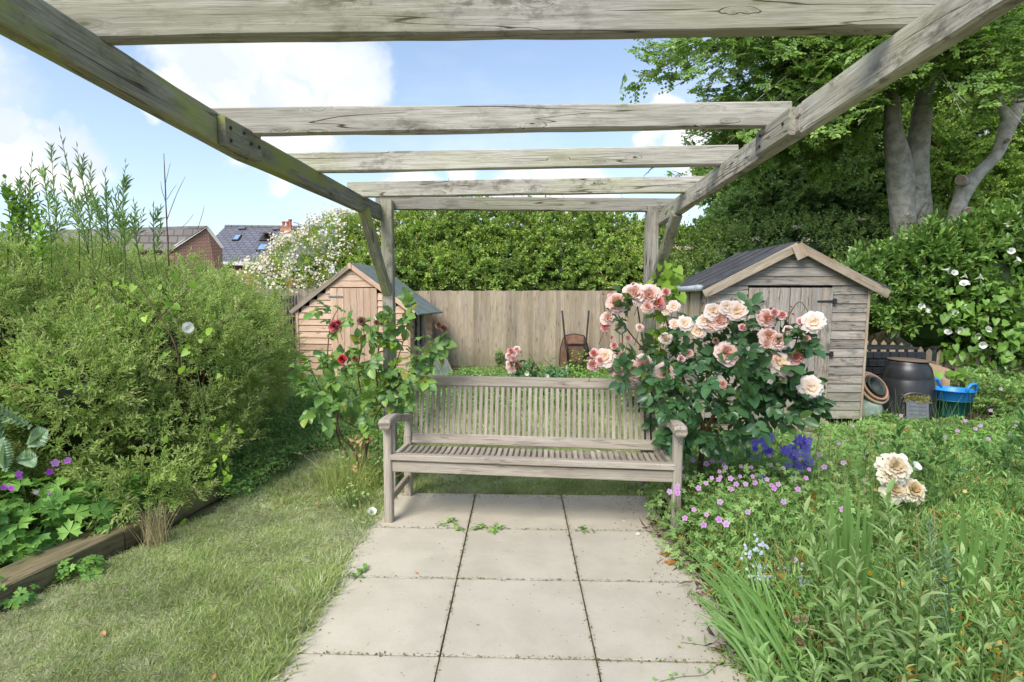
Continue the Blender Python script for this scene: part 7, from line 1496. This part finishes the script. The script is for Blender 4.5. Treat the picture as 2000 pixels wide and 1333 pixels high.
# ---------------------------------------------------------------- small litter on the patio
pts = []
for x in (-.3, .3): n = 420; pts.append(np.stack([x+G.normal(size=n)*.005, rnd(n, 1.2, 3.86), np.full(n, .019)], 1))
for y in (1.46, 2.06, 2.66, 3.26): n = 300; pts.append(np.stack([rnd(n, -.9, .9), y+G.normal(size=n)*.005, np.full(n, .019)], 1))
n = 700; pts.append(np.stack([.9-np.abs(G.normal(size=n))*.12, rnd(n, 1.3, 3.86), np.full(n, .0205)], 1)); n = 350; pts.append(np.stack([-.9+np.abs(G.normal(size=n))*.05, rnd(n, 1.3, 3.86), np.full(n, .0205)], 1)); n = 500; pts.append(np.stack([rnd(n, -.9, .9), 3.86-np.abs(G.normal(size=n))*.05, np.full(n, .0205)], 1))
P = np.vstack(pts); n = len(P); NN = nrm(up3+G.normal(size=(n,3))*.35); D = nrm(np.cross(NN, G.normal(size=(n,3)))); s_ = rnd(n, .003, .010)
put('plant_litter', mesh_np('plant_litter', place(T_DIA, P, D, NN, s_*1.6, s_*.7), T_DIA[1], rnd(n), leafmat('litter', (.16,.10,.05), (.30,.22,.10), (.12,.2,.04), .8, .1, .1, .3, k=.9)), kind='stuff')
n = 1400; P = np.stack([rnd(n, .80, 1.1), rnd(n, 1.2, 3.4), rnd(n, .0, .05)], 1); P[:, 0] += .04*np.sin(P[:,1]*17); put('dry_stems', mesh_np('dry_stems', place(T_DIA, P, nrm(G.normal(size=(n,3))*np.array([1,1,.3])), rdir(n), rnd(n,.03,.09), rnd(n,.001,.002)), T_DIA[1], rnd(n), leafmat('brown_stem', (.20,.10,.07), (.34,.24,.15), None, .8, .1, .1, k=1)), kind='stuff')
for (x, y, s_, lab) in ((1183,986,.022,'small pale petal on the slabs nearest the bench right rear leg'),(1243,1046,.03,'cream petal lying beside the slab joint at the cranesbill edge'),(1220,1020,.018,'tiny petal between the bench leg and the cream petal by the joint'),(1228,984,.02,'small pinkish petal just left of the bench right leg'),(1330,993,.04,'large cream petal caught on top of the cranesbill leaves')):
    p = gp(x, y, .02 if x < 1300 else .16); props(put('fallen_petal', pm_, m=Matrix.Translation(p) @ Matrix.Rotation(R.uniform(0,6), 4, 'Z') @ Matrix.Scale(s_, 4)), lab, 'petal')
